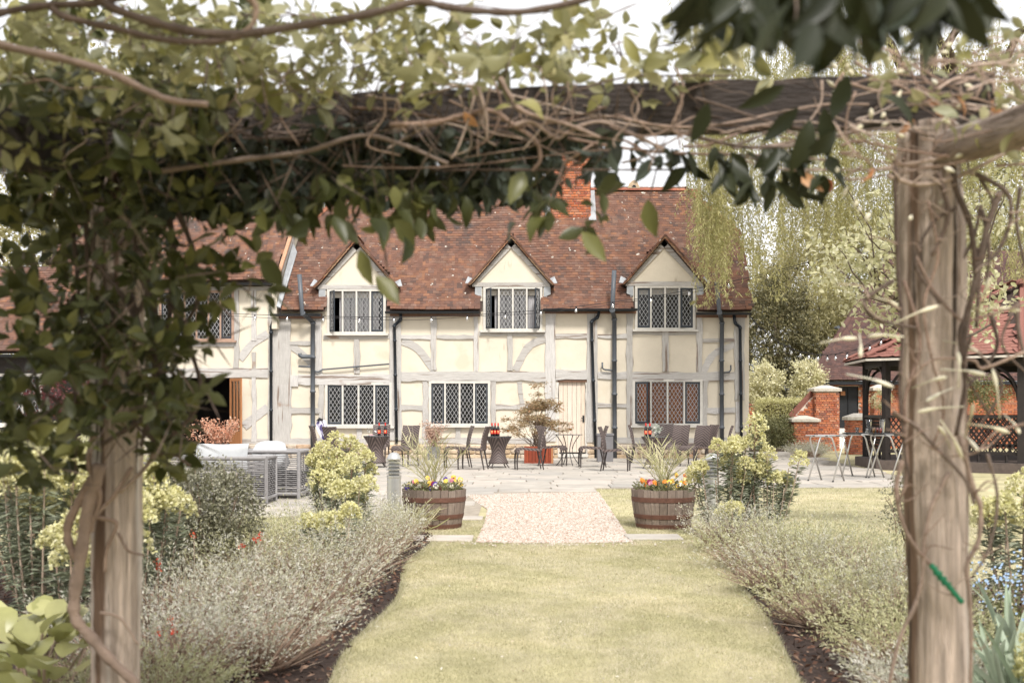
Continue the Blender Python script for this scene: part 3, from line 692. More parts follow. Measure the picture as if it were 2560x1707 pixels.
# roof
EV = Vector((0, 33.02, 4.10)); RG = Vector((0, 36.0, 7.95)); VS = (RG - EV)
XHL, XHR = -4.86, 5.24
def gable_x(y): return -6.42 + (y - 33.2) * .17
def main_keep(p):
    if p.z > RG.z - .02: return False
    dz = RG.z - p.z
    if p.x < max(gable_x(p.y) + .10, XHL - dz * .97) or p.x > min(6.60, XHR + dz * .97): return False
    for a, b, c, d, ap, ay, hw in DW:
        xd, za = hx(ap), hz(ay); w = hw / 90
        if abs(p.x - xd) < w * 1.03 and za - w * 1.17 - .08 < p.z < za - abs(p.x - xd) * 1.17 + .03: return False
        if abs(p.x - xd) < (c - a) / 180 + .06 and p.z < za - .9: return False
    if hx(1376) - .1 < p.x * 1.0 * F / 35.2 < hx(1478) + .05 and 35.15 < p.y: return p.y > 35.9 and False
    return True
rs = MB()
o_ = .05
def on_roof(x, z): return (x, EV.y + .05 + (z - EV.z) * VS.y / VS.z, z - .03)
pl = [on_roof(gable_x(33.1), EV.z)]
for a, b, c, d, ap, ay, hw in DW:      # notches where the dormers break through
    for x, z in ((hx(a) - .02, EV.z), (hx(a) - .02, hz(b) + .25), (hx(ap), hz(ay) - .1), (hx(c) + .02, hz(b) + .25), (hx(c) + .02, EV.z)): pl.append(on_roof(x, z))
pl += [on_roof(6.6, EV.z), (6.6, 34.95, 6.50), (XHR, RG.y, RG.z - .05), (XHL, RG.y, RG.z - .05), (-6.2, 34.95, 6.55)]
rs.add(pl, [tuple(range(len(pl)))])
rs.add([(6.6, 34.95, 6.50), (6.6, 37.05, 6.50), (XHR, RG.y, RG.z - .05)], [(0, 1, 2)])
rs.add([(-6.2, 34.95, 6.55), (XHL, RG.y, RG.z - .05), (-6.2, 37.05, 6.55)], [(0, 1, 2)])
rs.add([(gable_x(33.1), 38.9, EV.z), (6.6, 38.9, EV.z), (6.6, 37.05, 6.5), (XHR, RG.y, RG.z - .05), (XHL, RG.y, RG.z - .05), (-6.2, 37.05, 6.55)], [(5, 4, 3, 2, 1, 0)])
# holes for the dormers are covered by the dormer bodies themselves
roof = rs.build('roof', M['under'], house)
tiles(roof, (-6.6, EV.y, EV.z), (1, 0, 0), VS, 81, 49, main_keep, 'tile', 300)
# half-hip ends: tiled slopes falling to the sides
for sx, xh, xe in ((1, XHR, 6.6), (-1, XHL, -6.2)):
    mid = Vector((xe + sx * .05, 34.95, 6.50)); top = Vector((xh, 36.0, 7.95))
    def hk(p, sx=sx, xh=xh, xe=xe):
        t = (p.x - xh) / (xe - xh)
        return -0.02 < t < 1.05 and abs(p.y - 36.0) < 1.05 * t
    tiles(roof, (xe + sx * .02, 34.9, 6.5), (0, 1, 0), (xh - xe, 0, 1.45), 14, 21, hk, 'tile', 0)
def ridge_tile(a, b, r=.12, name='ridge_tile', mk='ridge'):
    a = Vector(a); b = Vector(b); d = (b - a).normalized(); s = d.cross(Vector((0, 0, 1))).normalized(); u = s.cross(d); vs = []
    for p, rr in ((a, r), (b + d * .02, r * .93)):
        for k in range(7):
            an = math.pi * (k / 6) ; vs.append(p + s * rr * math.cos(an) + u * rr * .75 * math.sin(an))
    n = 7; fs = [(i, i + 1, n + i + 1, n + i) for i in range(6)] + [(0, 1, 2, 3, 4, 5, 6), (13, 12, 11, 10, 9, 8, 7)]
    return MB().add(vs, fs).build(name, M[mk], roof, smooth=False)
nr = 31
for i in range(nr):
    xa = XHL + (XHR - XHL) * i / nr; xb = XHL + (XHR - XHL) * (i + 1) / nr
    sg = lambda x: .03 * math.sin(x * .55) - .02
    ridge_tile((xa + .01, 36, 7.93 + sg(xa)), (xb - .01, 36, 7.93 + sg(xb)))
for sx, xh, xe in ((1, XHR, 6.6), (-1, XHL, -6.2)):
    a = Vector((xh, 36, 7.96)); b = Vector((xe, 34.95, 6.53))
    for i in range(6): ridge_tile(a.lerp(b, (i + 1) / 6), a.lerp(b, i / 6 + .01), .11, 'hip_tile')
v_ = MB(); cx = (1584 - 1280) * 36 / FP
v_.prism([(cx - .19, 35.9, 8.0), (cx - .14, 35.9, 8.13), (cx - .05, 35.9, 8.22), (cx + .02, 35.9, 8.24), (cx + .10, 35.9, 8.18), (cx + .19, 35.9, 8.0)], (0, .14, 0)); vt = v_.build('ridge_vent', M['stone'], roof)
MB().prism([(cx - .06, 35.895, 8.02), (cx - .03, 35.895, 8.09), (cx + .04, 35.895, 8.09), (cx + .07, 35.895, 8.02)], (0, .01, 0)).build('vent_mouth', M['doordk'], roof)

# chimney (top hidden by the pergola) and its lead apron
CX0, CX1, CY = (1379 - 1280) * 35.2 / FP, (1475 - 1280) * 35.2 / FP, 35.2
stack = MB().box2((CX0 + .01, CY + .012, 6.5), (CX1 - .01, CY + .95, 9.35)).build('chimney', M['mortar'], house)
bricks(stack, (CX0, CY, 6.86), (1, 0, 0), CX1 - CX0, 2.5, nobj=300)
bricks(stack, (CX0, CY + .95, 6.9), (0, -1, 0), .95, 2.4, nobj=0, out=(-1, 0, 0))
bricks(stack, (CX1, CY, 6.9), (0, 1, 0), .95, 2.4, nobj=0, out=(1, 0, 0))
for k, (e, z) in enumerate(((.05, 8.75), (.09, 8.825), (.06, 9.28))):
    MB().box2((CX0 - e, CY - e, z), (CX1 + e, CY + .95 + e, z + .07)).build('oversail_course', M['brick'], stack)
sl = VS.normalized(); zf = 6.86
MB().prism([(CX0 - .1, CY - .25, zf - .29), (CX1 + .12, CY - .25, zf - .29), (CX1 + .12, CY - .03, zf + .03), (CX0 - .1, CY - .03, zf + .03)], (0, -.012, .012)).build('lead_apron', M['lead'], stack)
for s_, xx in ((-1, CX0 - .07), (1, CX1 + .07)):
    MB().prism([(xx - .11, CY - .05, zf + .0), (xx + .11, CY - .05, zf + .0), (xx + .11, CY + .85, zf + 1.16), (xx - .11, CY + .85, zf + 1.16)], (0, -.05, .05)).build('lead_soaker', M['lead'], stack)
MB().box2(((1726 - 1280) * 37 / FP, 37, 6.6), ((1754 - 1280) * 37 / FP, 37.4, 1.3 + (1030 - 472) * 37 / FP)).build('rear_chimney', M['brick'], house)

# dormers
for k, (a, b, c, d, ap, ay, hw) in enumerate(DW):
    xd, za, w = hx(ap), hz(ay), hw / 90; x0, x1 = hx(a), hx(c); zt = hz(b); pitch = 1.17
    ze = za - w * pitch
    dm = MB()
    pl = [(xd - w * .93, F - .0, zt + .09), (xd + w * .93, F - .0, zt + .09), (xd, F - .0, za - .10)]
    dm.prism(pl, (0, .1, 0)); dorm = dm.build('dormer', M['plaster'], house)
    timb = MB().box2((xd - w * .97, F - .06, zt - .01), (xd + w * .97, F + .12, zt + .105)).build('tie_beam', M['tim_h'], dorm)
    for s_ in (-1, 1):
        # gable board, cheek and valley lead
        e0 = Vector((xd + s_ * w * .99, F - .05, ze + .06)); e1 = Vector((xd, F - .05, za - .03)); dn = (e1 - e0).normalized(); nn = Vector((dn.z, 0, -dn.x)) * (-s_) * -1
        nn = Vector((-dn.z * 1, 0, dn.x)); nn = nn if nn.z < 0 else -nn
        MB().prism([e0, e1, e1 + nn * .13 + Vector((0, 0, -.05)), e0 + nn * .13 + dn * .05], (0, .07, 0)).build('gable_board', M['tim_h'], dorm)
        xi = x0 - .02 if s_ < 0 else x1 + .02
        MB().prism([(xi, F - .02, hz(786)), (xi, F + 1.0, hz(786) + 1.2), (xi, F + 1.0, zt + .3), (xi, F - .02, zt + .05)], (s_ * .06, 0, 0)).build('cheek', M['plaster'], dorm)
        MB().prism([(xi + s_ * .065, F - .035, hz(774)), (xi + s_ * .065, F + .9, hz(774) + 1.17), (xi + s_ * .065, F + .9, zt + .2), (xi + s_ * .065, F - .035, zt - .04)], (s_ * .04, 0, 0)).build('lead_cheek', M['lead'], dorm)
        MB().prism([(xi + s_ * .02, F - .045, zt - .30), (xi + s_ * .21, F - .045, zt - .22), (xi + s_ * .20, F - .045, zt + .0), (xi + s_ * .02, F - .045, zt + .02)], (0, .01, 0)).build('lead_flap', M['lead'], dorm)
        fo = Vector((xd + s_ * w * 1.01, F - .17, ze + .02))
        MB().prism([fo, fo + Vector((s_ * .15, .03, .02)), fo + Vector((s_ * .08, .25, .22)), fo + Vector((-s_ * .1, .3, .14))], (0, 0, .015)).build('lead_gutter_end', M['lead'], dorm)
        # tiled slope
        sl_ = Vector((-s_ * 1, 0, pitch)).normalized(); Ls = w * math.sqrt(1 + pitch ** 2)
        def dk(p, s_=s_, xd=xd, za=za):
            ymain = 33.02 + (p.z - 4.10) / (VS.z / VS.y)
            return p.y < ymain + .06 and (p.x - xd) * s_ > -.02 and p.y < F + 2
        un = MB().prism([(xd + s_ * w * 1.02, F - .14, ze - .03), (xd, F - .14, za - .015), (xd, F + 1.45, za - .015), (xd + s_ * w * 1.02, F + .4, ze - .03)], (0, 0, -.03)).build('dormer_roof', M['under'], dorm)
        tiles(un, (xd + s_ * w * 1.05, F - .17, ze - .02), (0, 1, 0), sl_, 11, int(Ls / .1) + 1, dk, 'tile', 0, wave=.01)
        # verge: undercloak edge tiles seen from the front
        nvv = 15
        for i in range(nvv):
            q = fo.lerp(Vector((xd, F - .17, za + .03)), (i + .5) / nvv)
            mm = Matrix.Translation(q + Vector((0, -.005, 0))) @ Matrix.Rotation(s_ * (math.atan(pitch) - .12), 4, 'Y')
            o = put('verge_tile', _vt, un, mm) if '_vt' in globals() else None
            if o is None:
                _vt = MB().box((0, 0, 0), (.20, .07, .038)).mesh('verge_tile', M['verge']); put('verge_tile', _vt, un, mm)
    MB().tube([(xd, F - .21, za + .02), (xd, F + .4, za + .04), (xd, F + 1.5, za + .03)], .055, 8).build('dormer_ridge', M['verge'], dorm)
    window(house, a, b, c, d, dress=('net', 'net', 'valance')[k], swing=({0: 62}, {0: 66, 3: 70}, {3: 12})[k], panes=(k == 2))
    timber(house, a - 10, d + 2, c + 10, d + 13, proud=.02)
# gutters and pipes
def gutter(par, px0, px1, py, yy=None, y=33.0):
    x0, x1 = hx(px0), hx(px1); z = hz(py); vs = []
    for x in (x0, x1):
        for k in range(9):
            an = math.pi + math.pi * k / 8; vs.append((x, y + .065 * math.cos(an), z + .065 * math.sin(an)))
        for k in range(8, -1, -1):
            an = math.pi + math.pi * k / 8; vs.append((x, y + .055 * math.cos(an), z + .055 * math.sin(an)))
    n = 18; return MB().add(vs, [(i, (i + 1) % n, n + (i + 1) % n, n + i) for i in range(n)] + [tuple(range(n)), tuple(range(2 * n - 1, n - 1, -1))]).build('gutter', M['gutter'], par)
for g in [(682, 806, 787), (966, 1200, 781), (1357, 1590, 774), (1736, 1872, 784)]: gutter(house, *g)
for g in [(700, 806, 793), (976, 1200, 787), (1362, 1590, 780), (1740, 1866, 790)]:
    MB().box2((hx(g[0]), F - .12, hz(g[2] + 4)), (hx(g[1]), F - .002, hz(g[2] - 8))).build('fascia', M['tim_d'], house)
def pipe(par, pts, r, m, y=F - .13, name='downpipe', collars=True):
    p = [Vector((hx(a[0]), a[2] if len(a) > 2 else y, hz(a[1]))) for a in pts]; q = []; rr = []
    for i in range(len(p) - 1):
        L = (p[i + 1] - p[i]).length; n = max(1, int(L / .9))
        for k in range(n):
            t = k / n; c = p[i].lerp(p[i + 1], t)
            if collars and i > 0 or k > 0:
                d = (p[i + 1] - p[i]).normalized()
                q += [c - d * .035 if k else c, c + d * .001, c + d * .002, c + d * .05, c + d * .051]; rr += [r, r, r * 1.28, r * 1.28, r]
            else: q.append(c); rr.append(r)
    q.append(p[-1]); rr.append(r)
    return MB().tube(q, rr, 10).build(name, m, par, smooth=True)
pipe(house, [(756, 691, 32.86), (763, 786, 32.86), (784, 806), (784, 1147)], .062, M['pipe'], name='soil_pipe')
pipe(house, [(748, 916), (770, 917), (784, 918)], .024, M['pipe'], F - .12, 'waste_pipe', False)
pipe(house, [(786, 928), (797, 930), (808, 924), (974, 910)], .022, M['pipe'], F - .1, 'waste_pipe', False)
pipe(house, [(752, 884), (753, 890), (758, 892), (784, 892)], .055, M['pipe'], F - .16, 'branch_pipe', False)
pipe(house, [(1003, 784), (1003, 800), (987, 814), (988, 850), (993, 1108)], .042, M['pipeb'])
pipe(house, [(1497, 778), (1494, 793), (1478, 804), (1479, 850), (1489, 1150)], .042, M['pipeb'])
pipe(house, [(1532, 681, 32.86), (1527, 778, 32.86), (1535, 797), (1535, 900), (1536, 1150)], .064, M['pipe'], name='soil_pipe')
pipe(house, [(1505, 906), (1505, 920), (1510, 924), (1535, 927)], .024, M['pipe'], F - .12, 'waste_pipe', False)
pipe(house, [(1784, 708, 32.86), (1791, 784, 32.86), (1803, 806), (1802, 900), (1803, 1150)], .060, M['pipe'], name='soil_pipe')
pipe(house, [(1803, 932), (1821, 930), (1825, 925), (1825, 913)], .022, M['pipe'], F - .12, 'waste_pipe', False)
pipe(house, [(1833, 788), (1835, 808), (1848, 818), (1849, 900), (1852, 1148)], .042, M['pipeb'])
# ------------------------------------------------------------------ left wing of the house
wing = empty('gabled_house_wing', (hx(560), F, 0), 'taller cream timber-framed wing at left, half hidden by the leafy post', 'house')
WX0, WX1 = hx(120), hx(702)
wh = [(hx(398), hz(851), hx(586), hz(726)), (hx(392), -1, hx(576), hz(944))]
holed_wall('wall', WX0, WX1, 0, hz(716), wh, F + .001, .2, M['plaster'], wing)
window(wing, 398, 726, 586, 851, n=6, mframe=mat('red brown oak window frame', [(.36, .24, .18)], var=.25, scale=7))
for q in [(585, 726, 598, 920), (629, 726, 640, 852), (630, 880, 640, 920), (629, 944, 640, 1104), (671, 722, 703, 1104), (380, 944, 392, 1104), (380, 726, 394, 920)]: timber(wing, *q, name='timber_post')
for q in [(300, 919, 671, 943), (380, 852, 586, 866), (300, 717, 702, 727), (602, 1098, 700, 1112)]: timber(wing, *q, name='timber_rail', proud=.035)
brace(wing, [(670, 834), (632, 858), (600, 898)], 19); brace(wing, [(670, 1018), (640, 1040), (610, 1066)], 21)
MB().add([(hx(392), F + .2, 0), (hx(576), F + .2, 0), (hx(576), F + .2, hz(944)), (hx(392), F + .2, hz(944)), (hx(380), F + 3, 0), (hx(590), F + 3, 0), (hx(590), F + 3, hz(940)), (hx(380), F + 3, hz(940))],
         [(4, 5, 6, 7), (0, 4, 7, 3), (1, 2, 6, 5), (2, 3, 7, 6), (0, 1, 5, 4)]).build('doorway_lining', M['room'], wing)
# open glazed door leaf standing out towards the terrace
dl = MB(); hp = Vector((hx(576), F - .02, 0)); ang = R(-48); w_, zb, zt = .62, hz(1118), hz(946)
def dleaf(a, b): return [tuple(Matrix.Rotation(ang, 3, 'Z') @ Vector(p) + hp) for p in (a, b)]
def dbox(x0, z0, x1, z1, t=.045):
    b = MB().box2((x0, -t / 2, z0), (x1, t / 2, z1)); b.v = [tuple(Matrix.Rotation(ang, 3, 'Z') @ Vector(p) + hp) for p in b.v]; return b
for q in ((0, zb, .07, zt), (w_ - .07, zb, w_, zt), (.07, zt - .08, w_ - .07, zt), (.07, zb, w_ - .07, zb + .45), (.22, zb + .45, .25, zt - .08), (.39, zb + .45, .42, zt - .08)):
    b = dbox(*q); dl.v += []; dl.add(b.v, b.f)
dlo = dl.build('door', M['oakdoor'], wing)
b = dbox(.07, zb + .45, w_ - .07, zt - .08, .006); b.build('door_glass', M['glass'], dlo)
dbox(.0, zb + .62, w_ - .06, zb + .65, .07).build('push_bar', M['iron'], dlo)
pipe(wing, [(689, 792), (681, 815), (680, 830), (680, 1120)], .042, M['pipeb'])
gutter(wing, 300, 688, 711, y=32.98)
# wing roof: steep front slope, gable end turned a little towards the garden
WE = Vector((0, 32.98, hz(708) + .03)); WR = Vector((0, 35.75, 8.35)); WV = WR - WE
def wgx(y): return -6.50 + (y - 33.0) * .17
wr = MB().add([(WX0, WE.y, WE.z - .03), (wgx(33), WE.y, WE.z - .03), (wgx(35.75), WR.y, WR.z - .03), (WX0, WR.y, WR.z - .03)], [(0, 1, 2, 3)])
wr.add([(WX0, 38.5, WE.z), (wgx(38.5), 38.5, WE.z), (wgx(35.75), WR.y, WR.z - .03), (WX0, WR.y, WR.z - .03)], [(3, 2, 1, 0)])
wroof = wr.build('roof', M['under'], wing)
tiles(wroof, (hx(130), WE.y, WE.z), (1, 0, 0), WV, 45, 45, lambda p: p.x < wgx(p.y) - .06 and p.x > hx(130) and p.z < WR.z, 'tile', 300)
gw = MB().prism([(wgx(33.1), 33.1, 3.6), (wgx(35.75), 35.75, 3.6), (wgx(35.75), 35.75, 8.25), (wgx(33.1), 33.1, hz(700))], (-.15, .03, 0)).build('gable_wall', M['plaster'], wing)
a = Vector((wgx(32.95) + .0, 32.95, WE.z - .05)); b = Vector((wgx(35.75) + .0, 35.75, 8.42))
for t0, t1 in ((0, .33), (.33, .66), (.66, 1)):
    p, q = a.lerp(b, t0), a.lerp(b, t1)
    MB().prism([p, q, q + Vector((0, 0, -.24)), p + Vector((0, 0, -.24))], (.07, -.012, 0)).build('barge_board', M['tim_v'], wing)
MB().prism([a + Vector((0, 0, .02)), b + Vector((0, 0, .02)), b + Vector((0, 0, .1)), a + Vector((0, 0, .1))], (.10, -.017, 0)).build('verge_course', M['verge'], wing)
m0 = Vector((wgx(33.1) + .03, 33.0, 4.2)); 
fl = [(wgx(33.05) + .02, 33.0, 4.18), (wgx(33.05) + .13, 32.98, 4.14), (wgx(34.3) + .14, 34.3, 5.84), (wgx(34.3) + .02, 34.3, 6.15)]
MB().prism(fl, (0, -.04, .03)).build('valley_lead', M['lead'], wing)
for k in range(2):
    yy = 34.3 + k * .55; MB().box((wgx(yy) + .03, yy, 4.9 + (yy - 33) * 1.29 - .55), (.05, .14, 1.3)).build('gable_stud', M['tim_v'], wing)

# ------------------------------------------------------------------ low outbuilding at far left
ob = empty('low_outbuilding', (-12, 28, 0), 'low tiled outbuilding glimpsed behind leaves at the left edge', 'building')
MB().box2((-15.5, 28, 0), (-10.6, 33, 2.65)).build('wall', M['gaz'], ob)
orf = MB().add([(-15.6, 27.7, 2.65), (-10.3, 27.7, 2.65), (-10.9, 30.5, 5.0), (-15.6, 30.5, 5.0)], [(0, 1, 2, 3)]).build('roof', M['under'], ob)
tiles(orf, (-14.2, 27.65, 2.68), (1, 0, 0), (0, 2.8, 2.35), 25, 34, lambda p: p.x < -10.3 - (p.z - 2.65) * .26, 'tile', 150)
owx = 28 / F
w = window(ob, 1280 + (-12.25) * 90, HZ - (2.2 - EYE) * 90, 1280 + (-10.95) * 90, HZ - (1.0 - EYE) * 90, n=3, yb=27.99)
gutter(ob, 1280 - 14.5 * 90, 1280 - 10.2 * 90, HZ - (2.62 - EYE) * 90, y=27.6)

# ------------------------------------------------------------------ brick barn on the right
barn = empty('brick_barn', (16, 43, 0), 'red brick barn under a big hipped tile roof beyond the garden wall', 'barn')
BX, BY, BE = 10.67, 43.0, 2.42
bw = holed_wall('wall', BX + .35, 27, 0, BE, [(11.80, .72, 12.52, 2.23)], BY + .35, .3, M['mortar'], barn)
bricks(bw, (BX + .36, BY + .33, .0), (1, 0, 0), 15.5, BE, keep=lambda c: not (11.78 < c.x < 12.54 and .7 < c.z < 2.25), nobj=300)
bd = MB().box2((11.80, BY + .40, .72), (12.52, BY + .45, 2.23)).build('door', M['doordk'], barn)
MB().box2((12.14, BY + .37, .75), (12.18, BY + .40, 2.2)).build('door_strip', M['gutter'], bd)
MB().box2((11.75, BY + .15, 0), (12.6, BY + .32, .70)).build('rendered_base', M['white'], barn)
MB().box2((11.86, BY + .28, 1.9), (12.02, BY + .31, 2.05)).build('door_sign', M['oakdoor'], barn)
br = MB(); rz = 5.2; ru = rz / 1.19
br.add([(BX, BY, BE), (27, BY, BE), (27, BY + ru, BE + rz), (BX + ru, BY + ru, BE + rz)], [(0, 1, 2, 3)])
br.add([(BX, BY, BE), (BX + ru, BY + ru, BE + rz), (BX * 54 / 43 + .35, 54, BE)], [(0, 1, 2)])
broof = br.build('roof', M['under'], barn)
tiles(broof, (BX - .1, BY - .08, BE), (1, 0, 0), (0, 1, 1.19), 78, 67, lambda p: p.x > BX + (p.y - BY) + .05 and p.z < BE + rz, 'tile2', 300)
for i in range(18):
    p = Vector((BX, BY, BE + .06)).lerp(Vector((BX + ru, BY + ru, BE + rz + .06)), i / 18); q = Vector((BX, BY, BE + .06)).lerp(Vector((BX + ru, BY + ru, BE + rz + .06)), (i + 1) / 18)
    roof_keep = roof; roof = broof; ridge_tile(p, q, .11, 'hip_tile', 'tile2'); roof = roof_keep
MB().box2((BX - .02, BY - .06, BE - .14), (26, BY + .06, BE - .02)).build('eaves_board', M['gutter'], barn)
for k in range(14): MB().box2((BX + .45 + k * .45, BY + .06, BE - .12), (BX + .55 + k * .45, BY + .32, BE - .03)).build('rafter_end', M['tim_d'], barn)
fl_ = MB().tube([(12.0, BY - .1 + 1.6, BE + 2.0), (12.0, BY + 1.1, BE + 2.0)], .06, 8).build('flood_lamp', M['pipe'], barn)

# garden wall piers
def pier(x0, x1, y, h, label, cap=.09, d=None):
    d = d or (x1 - x0); e = empty('brick_pier', ((x0 + x1) / 2, y, 0), label, 'brick pier', 'brick piers by the barn')
    c = MB().box2((x0 + .012, y + .012, 0), (x1 - .012, y + d, h)).build('core', M['mortar'], e)
    bricks(c, (x0, y, 0), (1, 0, 0), x1 - x0, h, nobj=150); bricks(c, (x0, y + d, 0), (0, -1, 0), d, h, nobj=60, out=(-1, 0, 0)); bricks(c, (x1, y, 0), (0, 1, 0), d, h, nobj=0, out=(1, 0, 0))
    a, b_ = x0 - .08, x1 + .08; ya, yb = y - .08, y + d + .08; cx, cy = (a + b_) / 2, (ya + yb) / 2
    vs = [(a, ya, h), (b_, ya, h), (b_, yb, h), (a, yb, h), (a, ya, h + cap), (b_, ya, h + cap), (b_, yb, h + cap), (a, yb, h + cap)] + [(cx - .1, cy - .1, h + cap * 2.3), (cx + .1, cy - .1, h + cap * 2.3), (cx + .1, cy + .1, h + cap * 2.3), (cx - .1, cy + .1, h + cap * 2.3)]
    MB().add(vs, [(3, 2, 1, 0)] + [(i, (i + 1) % 4, 4 + (i + 1) % 4, 4 + i) for i in range(4)] + [(4 + i, 4 + (i + 1) % 4, 8 + (i + 1) % 4, 8 + i) for i in range(4)] + [(8, 9, 10, 11)]).build('coping_stone', M['cap'], e)
    return e
pier(9.35, 10.15, 39.8, .98, 'low brick pier with stone cap at the left end of the sloping wall')
pier(10.18, 10.95, 40.2, 2.0, 'tall brick pier with stone cap beside the black barn door')
pier(10.36, 10.98, 36.8, 1.06, 'low brick pier with stone cap in front of the gazebo corner', d=.5)
pier(12.55, 13.05, 41.5, 2.05, 'brick pier with stone cap seen through the gazebo posts')
gwl = empty('sloping_garden_wall', (9.9, 40.4, 0), 'short brick wall sloping down from the tall pier to the low pier', 'wall')
c = MB().prism([(9.5, 40.42, 0), (10.25, 40.42, 0), (10.25, 40.42, 1.88), (10.1, 40.42, 1.78), (9.5, 40.42, 1.12)], (0, .25, 0)).build('core', M['mortar'], gwl)
bricks(c, (9.5, 40.4, 0), (1, 0, 0), .75, 1.9, keep=lambda p: p.z < 1.1 + (p.x - 9.5) * 1.05, nobj=120)
MB().bar((9.45, 40.55, 1.12), (10.2, 40.55, 1.92), .3, .05, up=(0, 1, 0)).build('brick_coping', M['brick'], gwl)
fw = empty('far_garden_wall', (9.3, 46, 0), 'red brick garden wall between house corner and clipped hedge', 'wall')
c = MB().box2((7.8, 46, 0), (10.4, 46.25, 1.55)).build('core', M['mortar'], fw); bricks(c, (7.8, 45.99, 0), (1, 0, 0), 2.6, 1.55, nobj=250)
MB().box2((7.8, 45.9, 1.56), (10.4, 46.3, 1.62)).build('coping', M['brick'], fw)

# ------------------------------------------------------------------ gazebo
gz = empty('gazebo', (12, 28.3, 0), 'dark timber gazebo with lattice sides and red shingle roof behind the right post', 'gazebo')
GP = [Vector(p) for p in ((8.66, 29.4, 0), (8.45, 27.1, 0), (10.75, 25.35, 0), (13.5, 25.35, 0), (15.5, 27.2, 0), (15.5, 29.6, 0), (13.3, 31.4, 0), (10.6, 31.3, 0))]
gc = sum(GP, Vector()) / 8; nG = 8
dk = MB(); ex = [gc + (p - gc) * 1.07 for p in GP]
dk.prism([(p.x, p.y, 0) for p in ex], (0, 0, .22)); deck = dk.build('deck', mat('grey brown decking', [(.10, .078, .068)], var=.3, scale=9), gz)
for i, p in enumerate(GP):
    MB().box((p.x, p.y, 1.36), (.14, .14, 2.28), rz=math.atan2((p - gc).y, (p - gc).x)).build('post', M['gaz'], gz)
apex = gc + Vector((0, 0, 4.35)); OV = [gc + (p - gc) * 1.14 + Vector((0, 0, 2.50)) for p in GP]
gr = MB().add([tuple(v) for v in OV] + [tuple(apex)], [(i, (i + 1) % nG, nG) for i in range(nG)]).build('roof', M['under'], gz)
_sh = MB().prism([(-.15, 0, 0), (-.075, -.055, .0), (.075, -.055, 0), (.15, 0, 0), (.15, .2, 0), (-.15, .2, 0)], (0, 0, .012)).mesh('shingle', M['shingle'])
nshow = 0; shr = MB()
for i in (0, 1, 2, 7):
    a, b = OV[i], OV[(i + 1) % nG]; u = (b - a).normalized(); mid = (a + b) / 2; v = (apex - mid); v = (v - u * v.dot(u)).normalized(); n = u.cross(v)
    if n.z < 0: n = -n; u = -u; a, b = b, a
    L = (b - a).length; Hs = (apex - mid).length; rows = int(Hs / .145)
    for j in range(rows + 1):
        t = j * .145 / Hs; half = L / 2 * (1 - t); k = int(half / .15) + 1
        for q in range(-k, k + 1):
            s = (q + (.5 if j % 2 else 0)) * .302
            if abs(s) > half: continue
            p = mid + u * s + v * (j * .145 + .04) + n * .035; vv = (v - n * .06).normalized(); nn = u.cross(vv)
            m = Matrix((u, vv, nn)).transposed().to_4x4(); m.translation = p
            if nshow < 300 and i in (1, 0): put('shingle', _sh, gr, m); nshow += 1
            else: shr.add([m @ w_.co for w_ in _sh.vertices], [tuple(f.vertices) for f in _sh.polygons], random.random())
shr.build('shingle_courses', M['shingle'], gr, kind='stuff')
for i in range(nG):
    MB().tube([OV[i] + Vector((0, 0, .06)), apex + Vector((0, 0, .05))], .06, 6).build('hip_capping', M['shingle'], gr)
    a, b = OV[i], OV[(i + 1) % nG]
    MB().bar(a + Vector((0, 0, -.03)), b + Vector((0, 0, -.03)), .03, .05, up=(0, 0, 1)).build('drip_edge', M['cap'], gr)
    p, q = GP[i], GP[(i + 1) % nG]; up = Vector((0, 0, 1))
    MB().bar(p + up * 2.42, q + up * 2.42, .09, .16).build('eaves_beam', M['gaz'], gz)
    d = (q - p).normalized()
    for s_, o in ((1, p), (-1, q)):
        pts = [o + d * s_ * (.06 + .75 * (1 - math.cos(t * 1.571))) + up * (1.6 + .75 * math.sin(t * 1.571)) for t in np.linspace(0, 1, 7)]
        MB().tube(pts, .035, 6).build('arched_bracket', M['gaz'], gz)
    if i == 7: continue
    MB().bar(p + up * 1.2, q + up * 1.2, .10, .06).build('hand_rail', M['gaz'], gz)
    MB().bar(p + up * .42, q + up * .42, .06, .07).build('bottom_rail', M['gaz'], gz)
    lat = MB(); L = (q - p).length; h0, h1 = .45, 1.17; sp = .125
    for sg in (1, -1):
        k = -10
        while k * sp < L + 1:
            xa = k * sp; za, zb_ = h0, h1; xb = xa + (h1 - h0) * .8 * 1
            if sg < 0: xa, xb = xb, xa
            pa, pb = [xa, za], [xb, zb_]
            for e in (pa, pb):
                o = pb if e is pa else pa
                if e[0] < 0 and o[0] > 0: t = (0 - e[0]) / (o[0] - e[0]); e[1] += (o[1] - e[1]) * t; e[0] = 0
                if e[0] > L and o[0] < L: t = (L - e[0]) / (o[0] - e[0]); e[1] += (o[1] - e[1]) * t; e[0] = L
            if 0 <= pa[0] <= L and 0 <= pb[0] <= L and abs(pa[1] - pb[1]) > .03:
                nv = Vector((d.y, -d.x, 0)) * .008 * sg
                lat.bar(p + d * pa[0] + up * pa[1] + nv, p + d * pb[0] + up * pb[1] + nv, .03, .012, up=(d.y, -d.x, 0))
            k += 1
    lat.build('lattice_panel', M['gaz'], gz, kind='stuff')
    for t in np.linspace(.1, .9, 5): MB().box(p.lerp(q, t) + up * .31, (.05, .05, .18)).build('rail_block', M['gaz'], gz)

